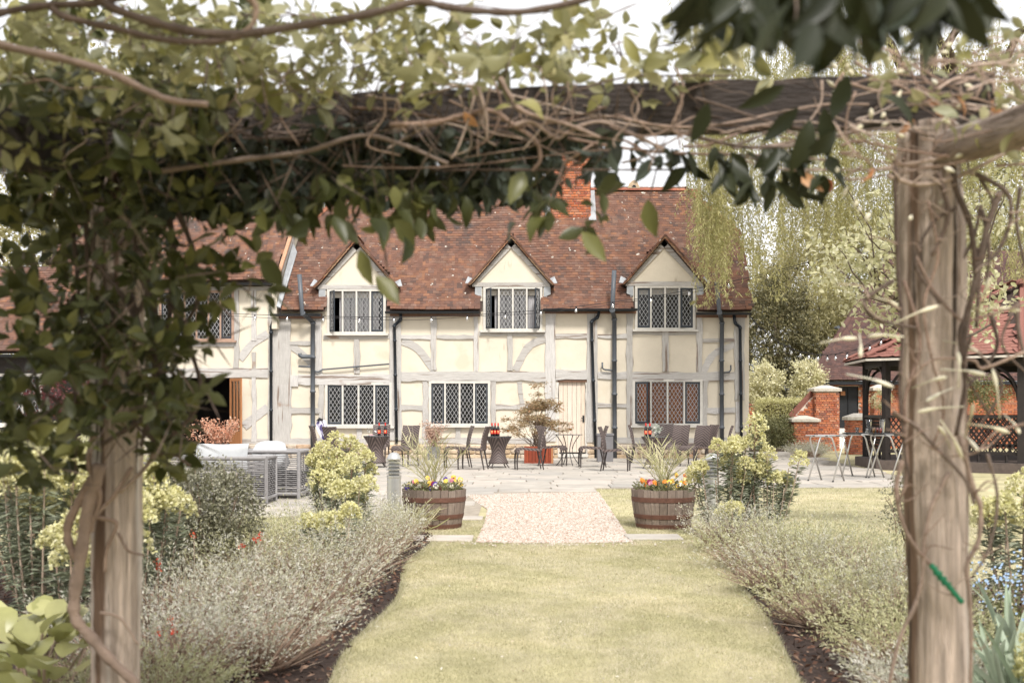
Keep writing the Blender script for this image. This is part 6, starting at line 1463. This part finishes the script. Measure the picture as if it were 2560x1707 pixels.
# bergenia: big round leaves, each an object
def rosette(name, c, n, L, W, kind, m, label, cat, el=(15, 60), rad=.12, nobj=80, lname='leaf'):
    e = empty(name, (c[0], c[1], 0), label, cat); az = rng.uniform(0, 6.283, n); ee = np.radians(rng.uniform(*el, n)); P = np.stack([c[0] + np.cos(az) * rad * rng.uniform(.2, 1, n), c[1] + np.sin(az) * rad * rng.uniform(.2, 1, n), c[2] + rng.uniform(-.05, .06, n)], 1)
    D = np.stack([np.cos(az) * np.cos(ee), np.sin(az) * np.cos(ee), np.sin(ee)], 1); N = np.stack([-np.cos(az) * np.sin(ee), -np.sin(az) * np.sin(ee), np.cos(ee)], 1) + rng.normal(0, .25, (n, 3))
    leaves(e, P, D, N, rng.uniform(.75, 1.2, n) * L, rng.uniform(.8, 1.15, n) * W, kind, m, nobj=nobj, name=lname)
    st = MB()
    for p in P[::2]: st.tube([(c[0], c[1], 0), tuple(p)], .006, 4)
    st.build('leaf_stalks', M['woody'], e, kind='stuff')
rosette('bergenia', (-1.78, 4.55, .33), 34, .13, .115, 'round', M['berg'], 'bergenia with big round green leaves at the bottom left corner', 'perennial', rad=.30)
rosette('bergenia', (-1.62, 4.25, .25), 26, .12, .105, 'round', M['berg'], 'bergenia leaves low beside the left post at the bottom edge', 'perennial', rad=.22)
rosette('bergenia', (-1.98, 4.9, .38), 26, .13, .11, 'round', M['berg'], 'bergenia leaves at the very left edge under the euphorbia', 'perennial', rad=.28)
for k, (x, y, lab) in enumerate(((2.05, 5.05, 'blue green iris clump at the right edge, nearest the camera'), (2.35, 5.6, 'blue green iris clump right of the right post, farther back'), (1.98, 4.6, 'blue green iris fan in the bottom right corner'))):
    rosette('iris_clump', (x, y, .02), 30, .48, .036, 'strap', M['iris'], lab, 'perennial', el=(50, 86), rad=.14, nobj=40, lname='blade')
rosette('lily_tuft', (-1.10, 12.95, .02), 60, .36, .009, 'strap', M['palm'], 'arching grassy tuft at the foot of the left barrel', 'grass', el=(35, 80), rad=.10, nobj=60, lname='blade')
fm = empty('forget_me_not', (2.75, 6.4, 0), 'sky blue forget-me-not flowers right of the right post', 'flowers'); n = 260
P = np.array([2.75, 6.4, .40]) + rng.normal(0, 1, (n, 3)) * [.22, .3, .07]; 
leaves(fm, np.repeat(P, 5, 0), np.tile(np.array([(math.cos(t), -.3, math.sin(t)) for t in np.linspace(0, 5.03, 5)]), (n, 1)), np.tile(np.array([[0, -1., .5]]), (n * 5, 1)), .008, .008, 'rhomb', M['bluefl'], rest='blooms')
P2 = np.array([2.75, 6.4, .2]) + rng.normal(0, 1, (900, 3)) * [.25, .3, .08]; leaves(fm, P2, rdir(900, .6), rdir(900, .5), .05, .015, 'rhomb', M['l_mid'])
rf = empty('wallflower', (-1.75, 6.6, 0), 'scattered small red flowers among the grey bushes at left', 'flowers'); P = np.array([at(p, q, y) for p, q, y in ((650, 1340, 8.2), (606, 1365, 8.0), (395, 1410, 6.6), (425, 1550, 6.0), (400, 1580, 5.8), (435, 1575, 5.8), (485, 1335, 8.0), (640, 1346, 8.2))])
for p in P:
    n = 14; put('bloom', leaf_mesh('bloom', p + rng.normal(0, .012, (n, 3)), rdir(n), rdir(n), .016, .014, 'petal', M['redfl']), rf); MB().tube([(p[0], p[1] + .02, 0), tuple(p)], .003, 4).build('stem', M['woody'], rf)
# small tree with pale young leaves behind the right post
yt = empty('quince_tree', (4.75, 13.0, 0), 'small tree with large pale leaves behind the right post', 'tree'); limb(yt, (4.75, 13, -.1), (4.55, 12.8, 2.3), .075, .05, 6, .03, 'trunk'); P, D = [], []
for k in range(26):
    s = Vector((4.55, 12.8, 2.2)).lerp(Vector((4.65, 12.9, 1.5)), rng.random() * .6); e = at(rng.uniform(2010, 2560), rng.uniform(440, 740) + (60 if k % 3 == 0 else 0), rng.uniform(12, 14)); pts = wiggle(s, e, 8, .07); MB().tube(pts, list(np.linspace(.02, .004, 9)), 5).build('limb', M['trunk'], yt)
    for i in range(3, 9):
        for _ in range(2):
            q = pts[i] + Vector(rng.normal(0, .16, 3)); MB
            c = rng.integers(7, 15); P.append(np.array(q)[None] + rng.normal(0, .07, (c, 3))); D.append(rdir(c, -.15))
P = np.concatenate(P); D = np.concatenate(D); n = len(P); leaves(yt, P, D, rdir(n, .8), rng.uniform(.05, .085, n), rng.uniform(.032, .05, n), 'ovate', M['l_pale'], nobj=300)
# ------------------------------------------------------------------ pergola in the foreground
def round_post(x0, y0, x1, y1, r, z0, z1, n=40):
    vs = []; k = 48; ph = rng.uniform(0, 6.28, 7)
    for i in range(k + 1):
        t = i / k; z = z0 + (z1 - z0) * t; cx, cy = x0 + (x1 - x0) * t, y0 + (y1 - y0) * t
        for j in range(n):
            a = 2 * math.pi * j / n; g = .11 * (.4 - abs(math.sin(3.5 * a + ph[0] + .8 * math.sin(t * 3)))) + .07 * (.5 - abs(math.sin(8 * a + ph[1] + t * 2))) + .05 * math.sin(2 * a + t * 7 + ph[2]) + .03 * math.sin(t * 23 + ph[3]) + rng.normal(0, .016)
            vs.append((cx + r * (1 + g) * math.cos(a), cy + r * (1 + g) * math.sin(a), z))
    return MB().add(vs, [(i * n + j, i * n + (j + 1) % n, (i + 1) * n + (j + 1) % n, (i + 1) * n + j) for i in range(k) for j in range(n)] + [tuple(k * n + j for j in range(n))])
pg = empty('pergola', (0, 3.2, 0), 'rustic timber pergola framing the view, two round posts and a dark beam', 'pergola')
round_post(-1.145, 3.45, -1.13, 3.45, .072, -.1, 2.04).build('post', M['postw'], pg, smooth=True); round_post(1.10, 3.05, 1.06, 3.06, .078, -.1, 2.03).build('post', M['postw'], pg, smooth=True)
def rough_beam(a, b, w, h, n=40):
    a, b = Vector(a), Vector(b); d = (b - a).normalized(); s = d.cross(Vector((0, 0, 1))).normalized(); vs = []
    for i in range(n + 1):
        c = a.lerp(b, i / n)
        for u, v in ((-1, -1), (1, -1), (1, 1), (-1, 1)): vs.append(c + s * (u * w / 2 + rng.normal(0, .0018)) + Vector((0, 0, v * h / 2 + rng.normal(0, .0022))))
    return MB().add(vs, [(i * 4 + j, i * 4 + (j + 1) % 4, i * 4 + 4 + (j + 1) % 4, i * 4 + 4 + j) for i in range(n) for j in range(4)] + [(3, 2, 1, 0), tuple(n * 4 + j for j in range(4))])
def rough_log(a, b, r, n=30, k=16):
    a, b = Vector(a), Vector(b); d = (b - a).normalized(); s = d.cross(Vector((0, 0, 1))).normalized(); u = s.cross(d); vs = []; ph = rng.uniform(0, 6.28, 4)
    for i in range(n + 1):
        c = a.lerp(b, i / n) + u * .006 * math.sin(i * .5 + ph[0])
        for j in range(k):
            t = 2 * math.pi * j / k; rr = r * (1 + .06 * math.sin(3 * t + ph[1]) + .08 * (.5 - abs(math.sin(4 * t + ph[2] + i * .05))) + rng.normal(0, .02)); vs.append(c + s * rr * math.cos(t) + u * rr * math.sin(t))
    return MB().add(vs, [(i * k + j, i * k + (j + 1) % k, (i + 1) * k + (j + 1) % k, (i + 1) * k + j) for i in range(n) for j in range(k)] + [tuple(range(k - 1, -1, -1)), tuple(n * k + j for j in range(k))])
rough_beam((-1.55, 3.42, 2.105), (1.24, 3.10, 2.105), .06, .128).build('cross_beam', M['beamw'], pg)
rough_log((1.05, 3.16, 1.95), (1.42, 1.6, 1.95), .046).build('side_plate', M['postw2'], pg, smooth=True); rough_beam((-1.14, 3.65, 1.97), (-1.42, 1.4, 1.97), .075, .11).build('side_plate', M['beamw'], pg)
for y in (.6, 1.7): rough_beam((-1.8, y, 2.36), (1.8, y, 2.36), .06, .12).build('cross_beam', M['beamw'], pg)
round_post(-1.45, .8, -1.45, .8, .07, -.1, 2.3).build('post', M['postw'], pg, smooth=True); round_post(1.5, .8, 1.5, .8, .07, -.1, 2.3).build('post', M['postw'], pg, smooth=True)

def px_points(poly, n, y0, y1, g=None):
    o = []
    xs = [p[0] for p in poly]; ys = [p[1] for p in poly]
    while len(o) < n:
        x, y = rng.uniform(min(xs), max(xs)), rng.uniform(min(ys), max(ys))
        if inside(x, y, poly): o.append(at(x, y, rng.uniform(y0, y1)))
    return np.array(o)
def sprigs(P, m, spread=.045):
    """turn sprig centres into tufts of leaves"""
    Q = np.repeat(P, m, 0) + rng.normal(0, spread, (len(P) * m, 3)); return Q
def dirs(n, mode):
    d = rdir(n)
    if mode == 'hang': d[:, 2] = d[:, 2] * .45 - .85
    elif mode == 'mix': d[:, 2] -= .15
    elif mode == 'up': d[:, 2] += .35
    return d
cv = empty('evergreen_climber', (-1.2, 3.4, 0), 'dense evergreen climber smothering the left post and the beam', 'climber')
sets = []
twigP, twigD, twigL = [], [], []
def add(poly, n, y0, y1, mode, L0, L1, mk, tuft=3, sp=.04):
    """sprigs: leaves radiating round the tip of a short shoot"""
    tuft = tuft if mode == 'hang' else max(5, tuft + 2); C = px_points(poly, max(1, n // tuft), y0, y1); c = len(C); A = rdir(c)
    A = A + {'hang': [0, -.2, -.9], 'up': [0, -.25, .7], 'mix': [0, -.45, .35]}[mode]; A /= np.linalg.norm(A, axis=1, keepdims=True)
    ref = np.where(np.abs(A[:, 2:3]) < .9, np.array([[0, 0, 1.]]), np.array([[1., 0, 0]])); Uv = np.cross(A, ref); Uv /= np.linalg.norm(Uv, axis=1, keepdims=True); Vv = np.cross(A, Uv)
    th = (np.arange(tuft)[None] * 2.4 + rng.uniform(0, 6.28, (c, 1)) + rng.normal(0, .3, (c, tuft))); lv = rng.uniform(0, 1, (c, tuft))
    D = (np.cos(th)[..., None] * Uv[:, None] + np.sin(th)[..., None] * Vv[:, None]) + A[:, None] * (lv[..., None] * 1.3 - .15)
    P = C[:, None] - A[:, None] * ((1 - lv[..., None]) * sp * 1.2) + D * .006; D = D.reshape(-1, 3) + rng.normal(0, .15, (c * tuft, 3))
    if mode == 'hang': D[:, 2] -= .6
    N = np.repeat(A, tuft, 0) * (1 if mode != 'hang' else -.6) + rng.normal(0, .25, (c * tuft, 3)); size = np.repeat(rng.uniform(.75, 1.2, c), tuft)
    sets.append((P.reshape(-1, 3), D, N, rng.uniform(L0, L1, c * tuft) * size, mk))
    twigP.append(C - A * .16); twigD.append(A); twigL.append(rng.uniform(.15, .17, c))
# round the left post
add([(150, 330), (560, 340), (560, 450), (470, 540), (420, 640), (400, 720), (420, 800), (470, 880), (520, 940), (500, 1010), (450, 1060), (420, 1110), (330, 1080), (190, 1080), (130, 900), (150, 640)], 2350, 2.95, 4.0, 'mix', .030, .068, 'cl', 4)
add([(400, 560), (560, 560), (560, 880), (430, 880)], 110, 2.95, 3.4, 'mix', .050, .072, 'cl', 3)
add([(0, 420), (200, 400), (170, 1140), (0, 1100)], 460, 3.0, 3.9, 'mix', .050, .075, 'cl', 4)
add([(0, 1060), (210, 1030), (260, 1180), (120, 1220), (0, 1180)], 70, 3.0, 3.5, 'mix', .045, .07, 'cl', 3)
add([(380, 1060), (470, 1080), (440, 1180), (380, 1200)], 36, 3.1, 3.4, 'mix', .05, .075, 'cl', 3)
add([(560, 680), (740, 700), (700, 800), (560, 800)], 14, 2.9, 3.3, 'mix', .05, .07, 'cl', 2)
add([(520, 540), (650, 480), (720, 600), (600, 700)], 24, 2.95, 3.3, 'mix', .05, .07, 'cl', 2)
# leaves over the beam, sky light put into their colour
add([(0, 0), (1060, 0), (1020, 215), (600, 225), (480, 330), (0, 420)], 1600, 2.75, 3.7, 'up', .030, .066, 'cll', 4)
add([(0, 0), (720, 0), (640, 215), (0, 420)], 450, 3.4, 4.4, 'up', .05, .08, 'cl', 4)
add([(0, 130), (520, 200), (560, 350), (0, 520)], 420, 2.8, 3.5, 'up', .05, .08, 'cl', 4)
add([(1020, 20), (1950, 20), (1950, 225), (1020, 225)], 330, 2.75, 3.5, 'up', .040, .070, 'cll', 3, .05)
add([(980, 60), (1420, 60), (1420, 225), (980, 225)], 130, 2.8, 3.4, 'up', .045, .07, 'cll', 3)
add([(560, 190), (1050, 190), (1000, 260), (640, 280)], 70, 2.9, 3.05, 'mix', .045, .065, 'cll', 3)
# skirt under the beam, shade put into the leaf colour
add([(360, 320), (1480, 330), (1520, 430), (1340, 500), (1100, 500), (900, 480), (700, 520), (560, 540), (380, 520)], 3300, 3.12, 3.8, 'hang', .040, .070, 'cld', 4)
add([(640, 460), (1180, 440), (1140, 545), (1050, 590), (900, 540), (700, 580)], 120, 2.95, 3.3, 'hang', .055, .085, 'cl', 2)
add([(1280, 440), (1520, 420), (1490, 620), (1330, 600)], 30, 2.9, 3.2, 'hang', .06, .085, 'cl', 2)
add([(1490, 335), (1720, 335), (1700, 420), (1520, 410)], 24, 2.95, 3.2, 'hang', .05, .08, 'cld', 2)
hang = [(650, 520), (715, 500), (770, 545), (835, 540), (930, 545), (985, 550), (1075, 500), (1165, 490), (1290, 560), (1372, 540), (1455, 580), (1310, 430), (1620, 500), (900, 625), (940, 690), (1010, 590), (690, 545), (760, 560), (650, 650)]
P = np.array([at(x, y, rng.uniform(2.9, 3.15)) for x, y in hang]); sets.append((P, dirs(len(P), 'hang'), rdir(len(P)) + [0, -1.2, .2], rng.uniform(.075, .10, len(P)), 'cl'))
# unseen leaf canopy above the picture, added to shade the foreground
n = 3800; P = np.column_stack([rng.uniform(-2.2, -.25, n), rng.uniform(-.8, 2.55, n), rng.uniform(2.26, 2.75, n)]); sets.append((P, dirs(n, 'mix'), rdir(n, .8), rng.uniform(.06, .10, n), 'cl'))
n = 1500; P = np.column_stack([rng.uniform(-2.1, -1.25, n), rng.uniform(1.6, 3.6, n), rng.uniform(1.0, 2.4, n)]); P = P[P[:, 0] / P[:, 1] < -.44]; sets.append((P, dirs(len(P), 'mix'), rdir(len(P), .8), rng.uniform(.06, .09, len(P)), 'cl'))  # unseen leaf wall past the left edge, added to block light
def clear(P):
    px = 1280 + P[:, 0] / P[:, 1] * FP; py = HZ - (P[:, 2] - EYE) / P[:, 1] * FP
    return ~((px > 1385) & (px < 1480) & (py > 372) & (py < 560)) | (rng.random(len(P)) < .12)
sets = [tuple(a[k] if isinstance(a, np.ndarray) else a for a in s) for s in sets for k in (clear(s[0]),)]
tot = {'cl': 180, 'cll': 70, 'cld': 50}
for mk in ('cl', 'cll', 'cld'):
    q = [s for s in sets if s[4] == mk]; P = np.concatenate([s[0] for s in q]); D = np.concatenate([s[1] for s in q]); N = np.concatenate([s[2] for s in q]); L = np.concatenate([s[3] for s in q])
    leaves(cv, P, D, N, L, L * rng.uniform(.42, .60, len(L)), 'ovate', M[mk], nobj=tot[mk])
TP = np.concatenate(twigP); put('shoots', leaf_mesh('shoots', TP, np.concatenate(twigD), rdir(len(TP)), np.concatenate(twigL), .005, 'needle', M['vinedk']), cv)['kind'] = 'stuff'
def stem(par, pts, r, Y, mk='vine', name='stem', n=6, taper=.7):
    q = []
    for i, p in enumerate(pts): q.append(at(p[0], p[1], p[2] if len(p) > 2 else Y))
    q = smooth_path(q, 6); k = len(q); rr = [r * Y / FP * (1 - (1 - taper) * i / (k - 1)) * (1 + .10 * math.sin(i * 1.3) + rng.normal(0, .07)) for i in range(k)]
    return MB().tube(q, rr, n).build(name, M[mk], par, smooth=True)
# thick branches at upper left
stem(cv, [(-40, 45), (0, 33), (110, 15), (256, 7), (330, -20)], 11, 2.5, 'vinedk'); stem(cv, [(240, -10), (285, 22), (402, 62), (512, 84), (622, 84), (768, 62), (860, 48), (951, 29), (1043, 5), (1116, 18), (1189, 27), (1299, 31), (1420, 10), (1520, -20)], 12, 2.5, 'vinedk')
stem(cv, [(130, 20), (165, 44), (292, 73), (402, 99), (512, 106), (585, 95), (640, 80)], 10, 2.5, 'vinedk'); stem(cv, [(-30, 100), (0, 113), (165, 150), (274, 183), (366, 227), (431, 252), (520, 262)], 11, 2.7, 'vine'); stem(cv, [(620, -10), (640, 20), (632, 60), (600, 90)], 9, 2.5, 'vine')
# stems along the beam
for k in range(44):
    x0 = rng.uniform(280, 2000); L_ = rng.uniform(180, 760); y0 = rng.uniform(290, 410) if k % 4 else rng.uniform(220, 300); amp = rng.uniform(12, 45); ph = rng.uniform(0, 6.28); sl_ = rng.normal(0, .09); Y = 3.30 - (x0 - 280) / 2000 * .25 - rng.uniform(.03, .16)
    pts = [(x0 + L_ * t, min(425, max(190, y0 + sl_ * L_ * t + amp * math.sin(ph + t * 4.2))), Y + rng.normal(0, .02)) for t in np.linspace(0, 1, 7)]
    stem(cv, pts, rng.uniform(2.0, 4.6), Y, 'vinedk' if (x0 < 850 or k % 3 == 1) else 'vine', n=5)  # darker stems at left carry the shade in their colour
for k in range(22):
    x0 = rng.uniform(560, 2250); y0 = rng.uniform(150, 240); Y = rng.uniform(2.9, 3.0); stem(cv, [(x0, y0), (x0 + rng.normal(0, 25), y0 + 60), (x0 + rng.normal(0, 40), y0 + 130), (x0 + rng.normal(0, 60), y0 + rng.uniform(150, 210))], rng.uniform(1.8, 3.6), Y, 'vine', n=5)
stem(cv, [(975, 312), (1080, 308), (1160, 288), (1230, 278), (1290, 318), (1340, 352), (1350, 400), (1330, 428)], 7, 2.98, 'vine'); stem(cv, [(1285, 315), (1330, 305), (1390, 345), (1420, 330), (1500, 305), (1600, 345), (1660, 375)], 6.5, 2.97, 'vine'); stem(cv, [(1195, 218), (1215, 290), (1218, 350)], 6, 2.96, 'vine'); stem(cv, [(1250, 195), (1275, 240), (1310, 280), (1420, 312), (1500, 345)], 7, 2.96, 'vine')
stem(cv, [(390, 430), (600, 400), (760, 380), (900, 340), (1000, 360), (1120, 410)], 7, 3.0, 'vinedk')
for k in range(70):
    x0, y0 = rng.uniform(0, 2200), rng.uniform(-10, 330); Y = rng.uniform(2.7, 3.3); a = rng.normal(0, .9); L_ = rng.uniform(90, 260)
    stem(cv, [(x0 + L_ * t * math.cos(a) + rng.normal(0, 9), y0 + L_ * t * math.sin(a) * .7 + rng.normal(0, 9)) for t in np.linspace(0, 1, 5)], rng.uniform(1.3, 2.8), Y, 'vinedk' if k % 3 else 'vine', 'twig', 4, .4)
# vine at the foot of the left post
lv = [[(231, 1196), (198, 1254), (169, 1316), (177, 1370), (205, 1420)], [(250, 1160), (223, 1258), (202, 1390), (186, 1493), (190, 1547), (227, 1592), (281, 1654), (338, 1707), (400, 1790)], [(330, 1167), (289, 1233), (239, 1291), (230, 1330)], [(225, 1290), (260, 1296), (292, 1310), (268, 1370), (262, 1430)], [(295, 1330), (320, 1375), (362, 1388)], [(362, 1040), (392, 1100), (370, 1160), (300, 1230)], [(235, 1080), (222, 1160), (250, 1240), (222, 1330)], [(250, 1530), (300, 1545), (345, 1610)]]
for k, p in enumerate(lv): stem(cv, p, (13, 17, 6, 6, 4, 7, 8, 4)[k], 3.33, 'vine', 'woody_stem' if k < 2 else 'stem', 8)
for k in range(14):
    x0 = rng.uniform(170, 520); y0 = rng.uniform(420, 800); stem(cv, [(x0, y0), (x0 + rng.normal(0, 40), y0 + 120), (x0 + rng.normal(0, 60), y0 + 260), (x0 + rng.normal(0, 60), y0 + 380)], rng.uniform(4, 9), 3.3, 'vinedk')

# big dark leaves hanging into the top right of the picture
ov = empty('overhead_climber', (1.0, 1.6, 2.1), 'large dark leaves hanging close to the camera at the top right', 'climber')
P = px_points([(1735, -70), (2450, -70), (2440, 0), (2380, 50), (2180, 30), (2060, 75), (1960, 20), (1850, 70), (1760, 30)], 95, 1.45, 1.85); k = len(P)
leaves(ov, P, dirs(k, 'hang'), rdir(k) + [0, -.9, .2], rng.uniform(.070, .105, k), rng.uniform(.026, .036, k), 'lance', M['cld'], nobj=130)
for k in range(7): x0 = 1760 + k * 105; stem(ov, [(x0, -60), (x0 + rng.normal(0, 20), 10), (x0 + rng.normal(0, 30), 80)], 4, 1.65, 'vinedk')
stem(ov, [(1930, -40), (2000, 40), (2100, 70), (2180, 50), (2240, 10)], 5, 1.7, 'vinedk')
P = np.array([at(x, y, 2.5) for x, y in ((1960, 215), (1995, 270), (2060, 270), (2025, 300), (2120, 190), (2090, 330), (2200, 240), (1770, 260))]); k = len(P); D = np.array([(-.9, 0, -.5), (-.6, 0, -.6), (.1, 0, -1), (-.3, 0, -1), (-.4, 0, -.9), (-.6, 0, -.5), (.8, 0, -.5), (-.3, 0, -.9)]); leaves(ov, P, D, rdir(k) + [0, -1.4, .5], rng.uniform(.085, .12, k), rng.uniform(.034, .045, k), 'lance', M['cld'], nobj=20)
rc = empty('deciduous_climber', (1.07, 3.0, 0), 'bare twining climber with cream buds wrapped round the right post', 'climber')
P = px_points([(1700, 365), (2090, 365), (2060, 460), (1960, 470), (1860, 450), (1720, 430)], 62, 2.9, 3.15); k = len(P); leaves(rc, P, dirs(k, 'hang'), rdir(k) + [0, -.9, .2], rng.uniform(.065, .105, k), rng.uniform(.026, .038, k), 'lance', M['cld'], nobj=62)
P = px_points([(2160, 120), (2560, 60), (2560, 420), (2440, 380), (2200, 220)], 80, 2.6, 3.1); k = len(P); leaves(rc, P, dirs(k, 'mix'), rdir(k, .8), rng.uniform(.035, .06, k), rng.uniform(.018, .028, k), 'ovate', M['cll'], nobj=40)
P = np.array([at(x, y, 2.95) for x, y in ((2285, 300), (2320, 250), (2385, 240), (2545, 280), (2005, 430), (2055, 440), (2175, 420), (2480, 250), (1160, 280))]); k = len(P); leaves(rc, P, dirs(k, 'hang'), rdir(k) + [0, -1, .2], rng.uniform(.05, .075, k), rng.uniform(.022, .03, k), 'ovate', M['clo'], nobj=9, name='orange_leaf')
RS = [([(2237, 400), (2240, 560), (2246, 700), (2256, 830), (2250, 1000), (2272, 1200)], 9, 'vinedk'), ([(2235, 701), (2175, 739), (2161, 764), (2186, 796), (2238, 810), (2290, 820)], 9, 'vinedk'), ([(2393, 330), (2386, 455), (2421, 546), (2435, 624), (2438, 701), (2421, 771), (2400, 841), (2412, 960), (2390, 1090)], 12, 'vinedk'),
      ([(2438, 434), (2515, 480), (2526, 546), (2498, 624), (2456, 666)], 9, 'vinedk'), ([(2500, 480), (2470, 560), (2452, 640), (2425, 760), (2405, 900)], 13, 'vinedk'), ([(2231, 1032), (2284, 1061), (2337, 1115), (2384, 1164), (2417, 1207), (2436, 1260)], 8, 'vinedk'), ([(2255, 1150), (2241, 1225), (2257, 1308), (2290, 1370), (2327, 1411), (2406, 1506)], 9, 'vine'),
      ([(2400, 1090), (2435, 1225), (2451, 1266), (2447, 1349), (2418, 1411), (2424, 1493), (2428, 1597), (2426, 1707), (2425, 1780)], 10, 'vine'), ([(2373, 1180), (2331, 1262), (2311, 1349), (2307, 1431), (2290, 1506), (2249, 1597), (2224, 1707), (2215, 1780)], 9, 'vine'), ([(2468, 1134), (2492, 1225), (2488, 1308), (2464, 1390), (2430, 1440)], 6, 'vinedk'),
      ([(2260, 700), (2300, 860), (2262, 1000), (2268, 1180), (2250, 1250)], 8, 'vine'), ([(2320, 500), (2345, 640), (2310, 760), (2330, 900), (2360, 1020), (2330, 1120)], 6, 'vine'), ([(2290, 640), (2330, 720), (2390, 790), (2430, 800), (2560, 760)], 6, 'vine'), ([(2560, 880), (2460, 920), (2430, 900), (2330, 900), (2280, 950)], 6, 'vine'), ([(2560, 1060), (2490, 1080), (2440, 1130), (2380, 1140)], 5, 'vine'),
      ([(2170, 430), (2240, 415), (2330, 400), (2440, 370), (2560, 330)], 7, 'vine'), ([(2220, 440), (2300, 462), (2400, 440), (2500, 390), (2560, 370)], 9, 'vine'), ([(2060, 280), (2160, 330), (2260, 420), (2240, 470)], 5, 'vine'), ([(2100, 200), (2200, 230), (2330, 235), (2450, 250), (2560, 300)], 6, 'vine'), ([(2150, 180), (2260, 220), (2360, 290), (2420, 340)], 5, 'vine'), ([(2390, 520), (2330, 560), (2290, 660), (2350, 760)], 7, 'vinedk'), ([(2345, 430), (2370, 540), (2330, 640)], 10, 'vinedk')]
for p, r, mk in RS: stem(rc, p, r * .7, 2.94 if max(q[0] for q in p) > 2240 else 3.0, mk, n=7)
for k in range(30):
    x0, y0 = rng.uniform(2080, 2540), rng.uniform(140, 420); stem(rc, [(x0, y0), (x0 + rng.normal(50, 50), y0 + rng.normal(0, 30)), (x0 + rng.normal(120, 60), y0 + rng.normal(10, 50)), (x0 + rng.normal(190, 60), y0 + rng.normal(20, 60))], rng.uniform(2, 5), rng.uniform(2.75, 3.05), 'vine', n=5)
for k in range(46):
    x0, y0 = rng.uniform(2060, 2560), rng.uniform(90, 330); a = rng.normal(.2, .7); L_ = rng.uniform(80, 220)
    stem(rc, [(x0 + L_ * t * math.cos(a) + rng.normal(0, 8), y0 + L_ * t * math.sin(a) * .6 + rng.normal(0, 8)) for t in np.linspace(0, 1, 5)], rng.uniform(1.6, 3.4), rng.uniform(2.7, 3.05), 'vinep', 'twig', 5, .4)
for k in range(10):
    x0, y0 = rng.uniform(2420, 2560), rng.uniform(420, 900); stem(rc, [(x0, y0), (x0 + rng.normal(0, 30), y0 + 90), (x0 + rng.normal(0, 50), y0 + 200)], rng.uniform(4, 8), rng.uniform(2.9, 3.2), 'vinedk', n=5)
for p, r, mk in RS:
    for _ in range(3):
        i = rng.integers(0, len(p) - 1); t = rng.random(); x0 = p[i][0] * (1 - t) + p[i + 1][0] * t; y0 = p[i][1] * (1 - t) + p[i + 1][1] * t; sx = rng.choice([-1, 1])
        stem(rc, [(x0, y0), (x0 + sx * rng.uniform(15, 35), y0 - rng.uniform(0, 30)), (x0 + sx * rng.uniform(40, 80), y0 - rng.uniform(10, 60))], rng.uniform(1.6, 3.2), 2.93, 'vine', 'side_shoot', 5, .4)
BD = [(920, 440), (1110, 420), (1000, 540), (1600, 740), (1500, 980), (1740, 590), (2130, 220), (1955, 35), (1540, 885), (1840, 980), (1740, 1280), (1850, 1240), (2060, 1130), (1610, 1130), (1520, 215), (1840, 520), (2010, 740), (1880, 700), (2180, 1120), (1270, 190), (1180, 780)]
for bx_, by_ in BD:
    c = at(1820 + bx_ / 3.015, 700 + by_ / 3.015, rng.uniform(2.88, 2.95)); d = Vector(rdir(1, .2)[0] * [1, .4, .7]).normalized(); L_ = rng.uniform(.032, .055)
    MB().tube([c - d * L_ * 1.9 + Vector((0, .02, -.01)), c - d * L_ * .55, c - d * L_ * .3, c, c + d * L_ * .3, c + d * L_ * .5], [.0018, .002, .0045, .0056, .0042, .001], 7).build('bud', M['bud'], rc, smooth=True)
for k in range(60):
    c = at(rng.uniform(2050, 2560), rng.uniform(60, 560), rng.uniform(2.8, 3.1)); d = Vector(rdir(1)[0]); L_ = rng.uniform(.015, .03); MB().tube([c, c + d * L_ * .4, c + d * L_], [.002, .006, .001], 6).build('bud', M['bud'], rc, smooth=True)
tie = empty('plant_tie', at(2365, 1460, 2.92), 'green plastic tie binding a stem to the right post', 'plant tie'); a, b = at(2327, 1411, 2.925), at(2406, 1506, 2.925)
MB().tube([a.lerp(b, t) + Vector((0, 0, .001 * math.sin(t * 40))) for t in np.linspace(0, 1, 16)], [.0066 + .0009 * math.sin(i * 2.3) for i in range(16)], 8).build('sleeve', M['tie'], tie, smooth=True)
for k in range(3):
    t = .12 + k * .13; c = a.lerp(b, t); dn = (b - a).normalized(); s = dn.cross(Vector((0, 1, 0))); MB().tube([c + s * .0085 * math.cos(q) + Vector((0, .0085 * math.sin(q), 0)) + dn * .003 * q for q in np.linspace(0, 6.3, 10)], .0028, 5).build('wire_turn', M['tie'], tie)
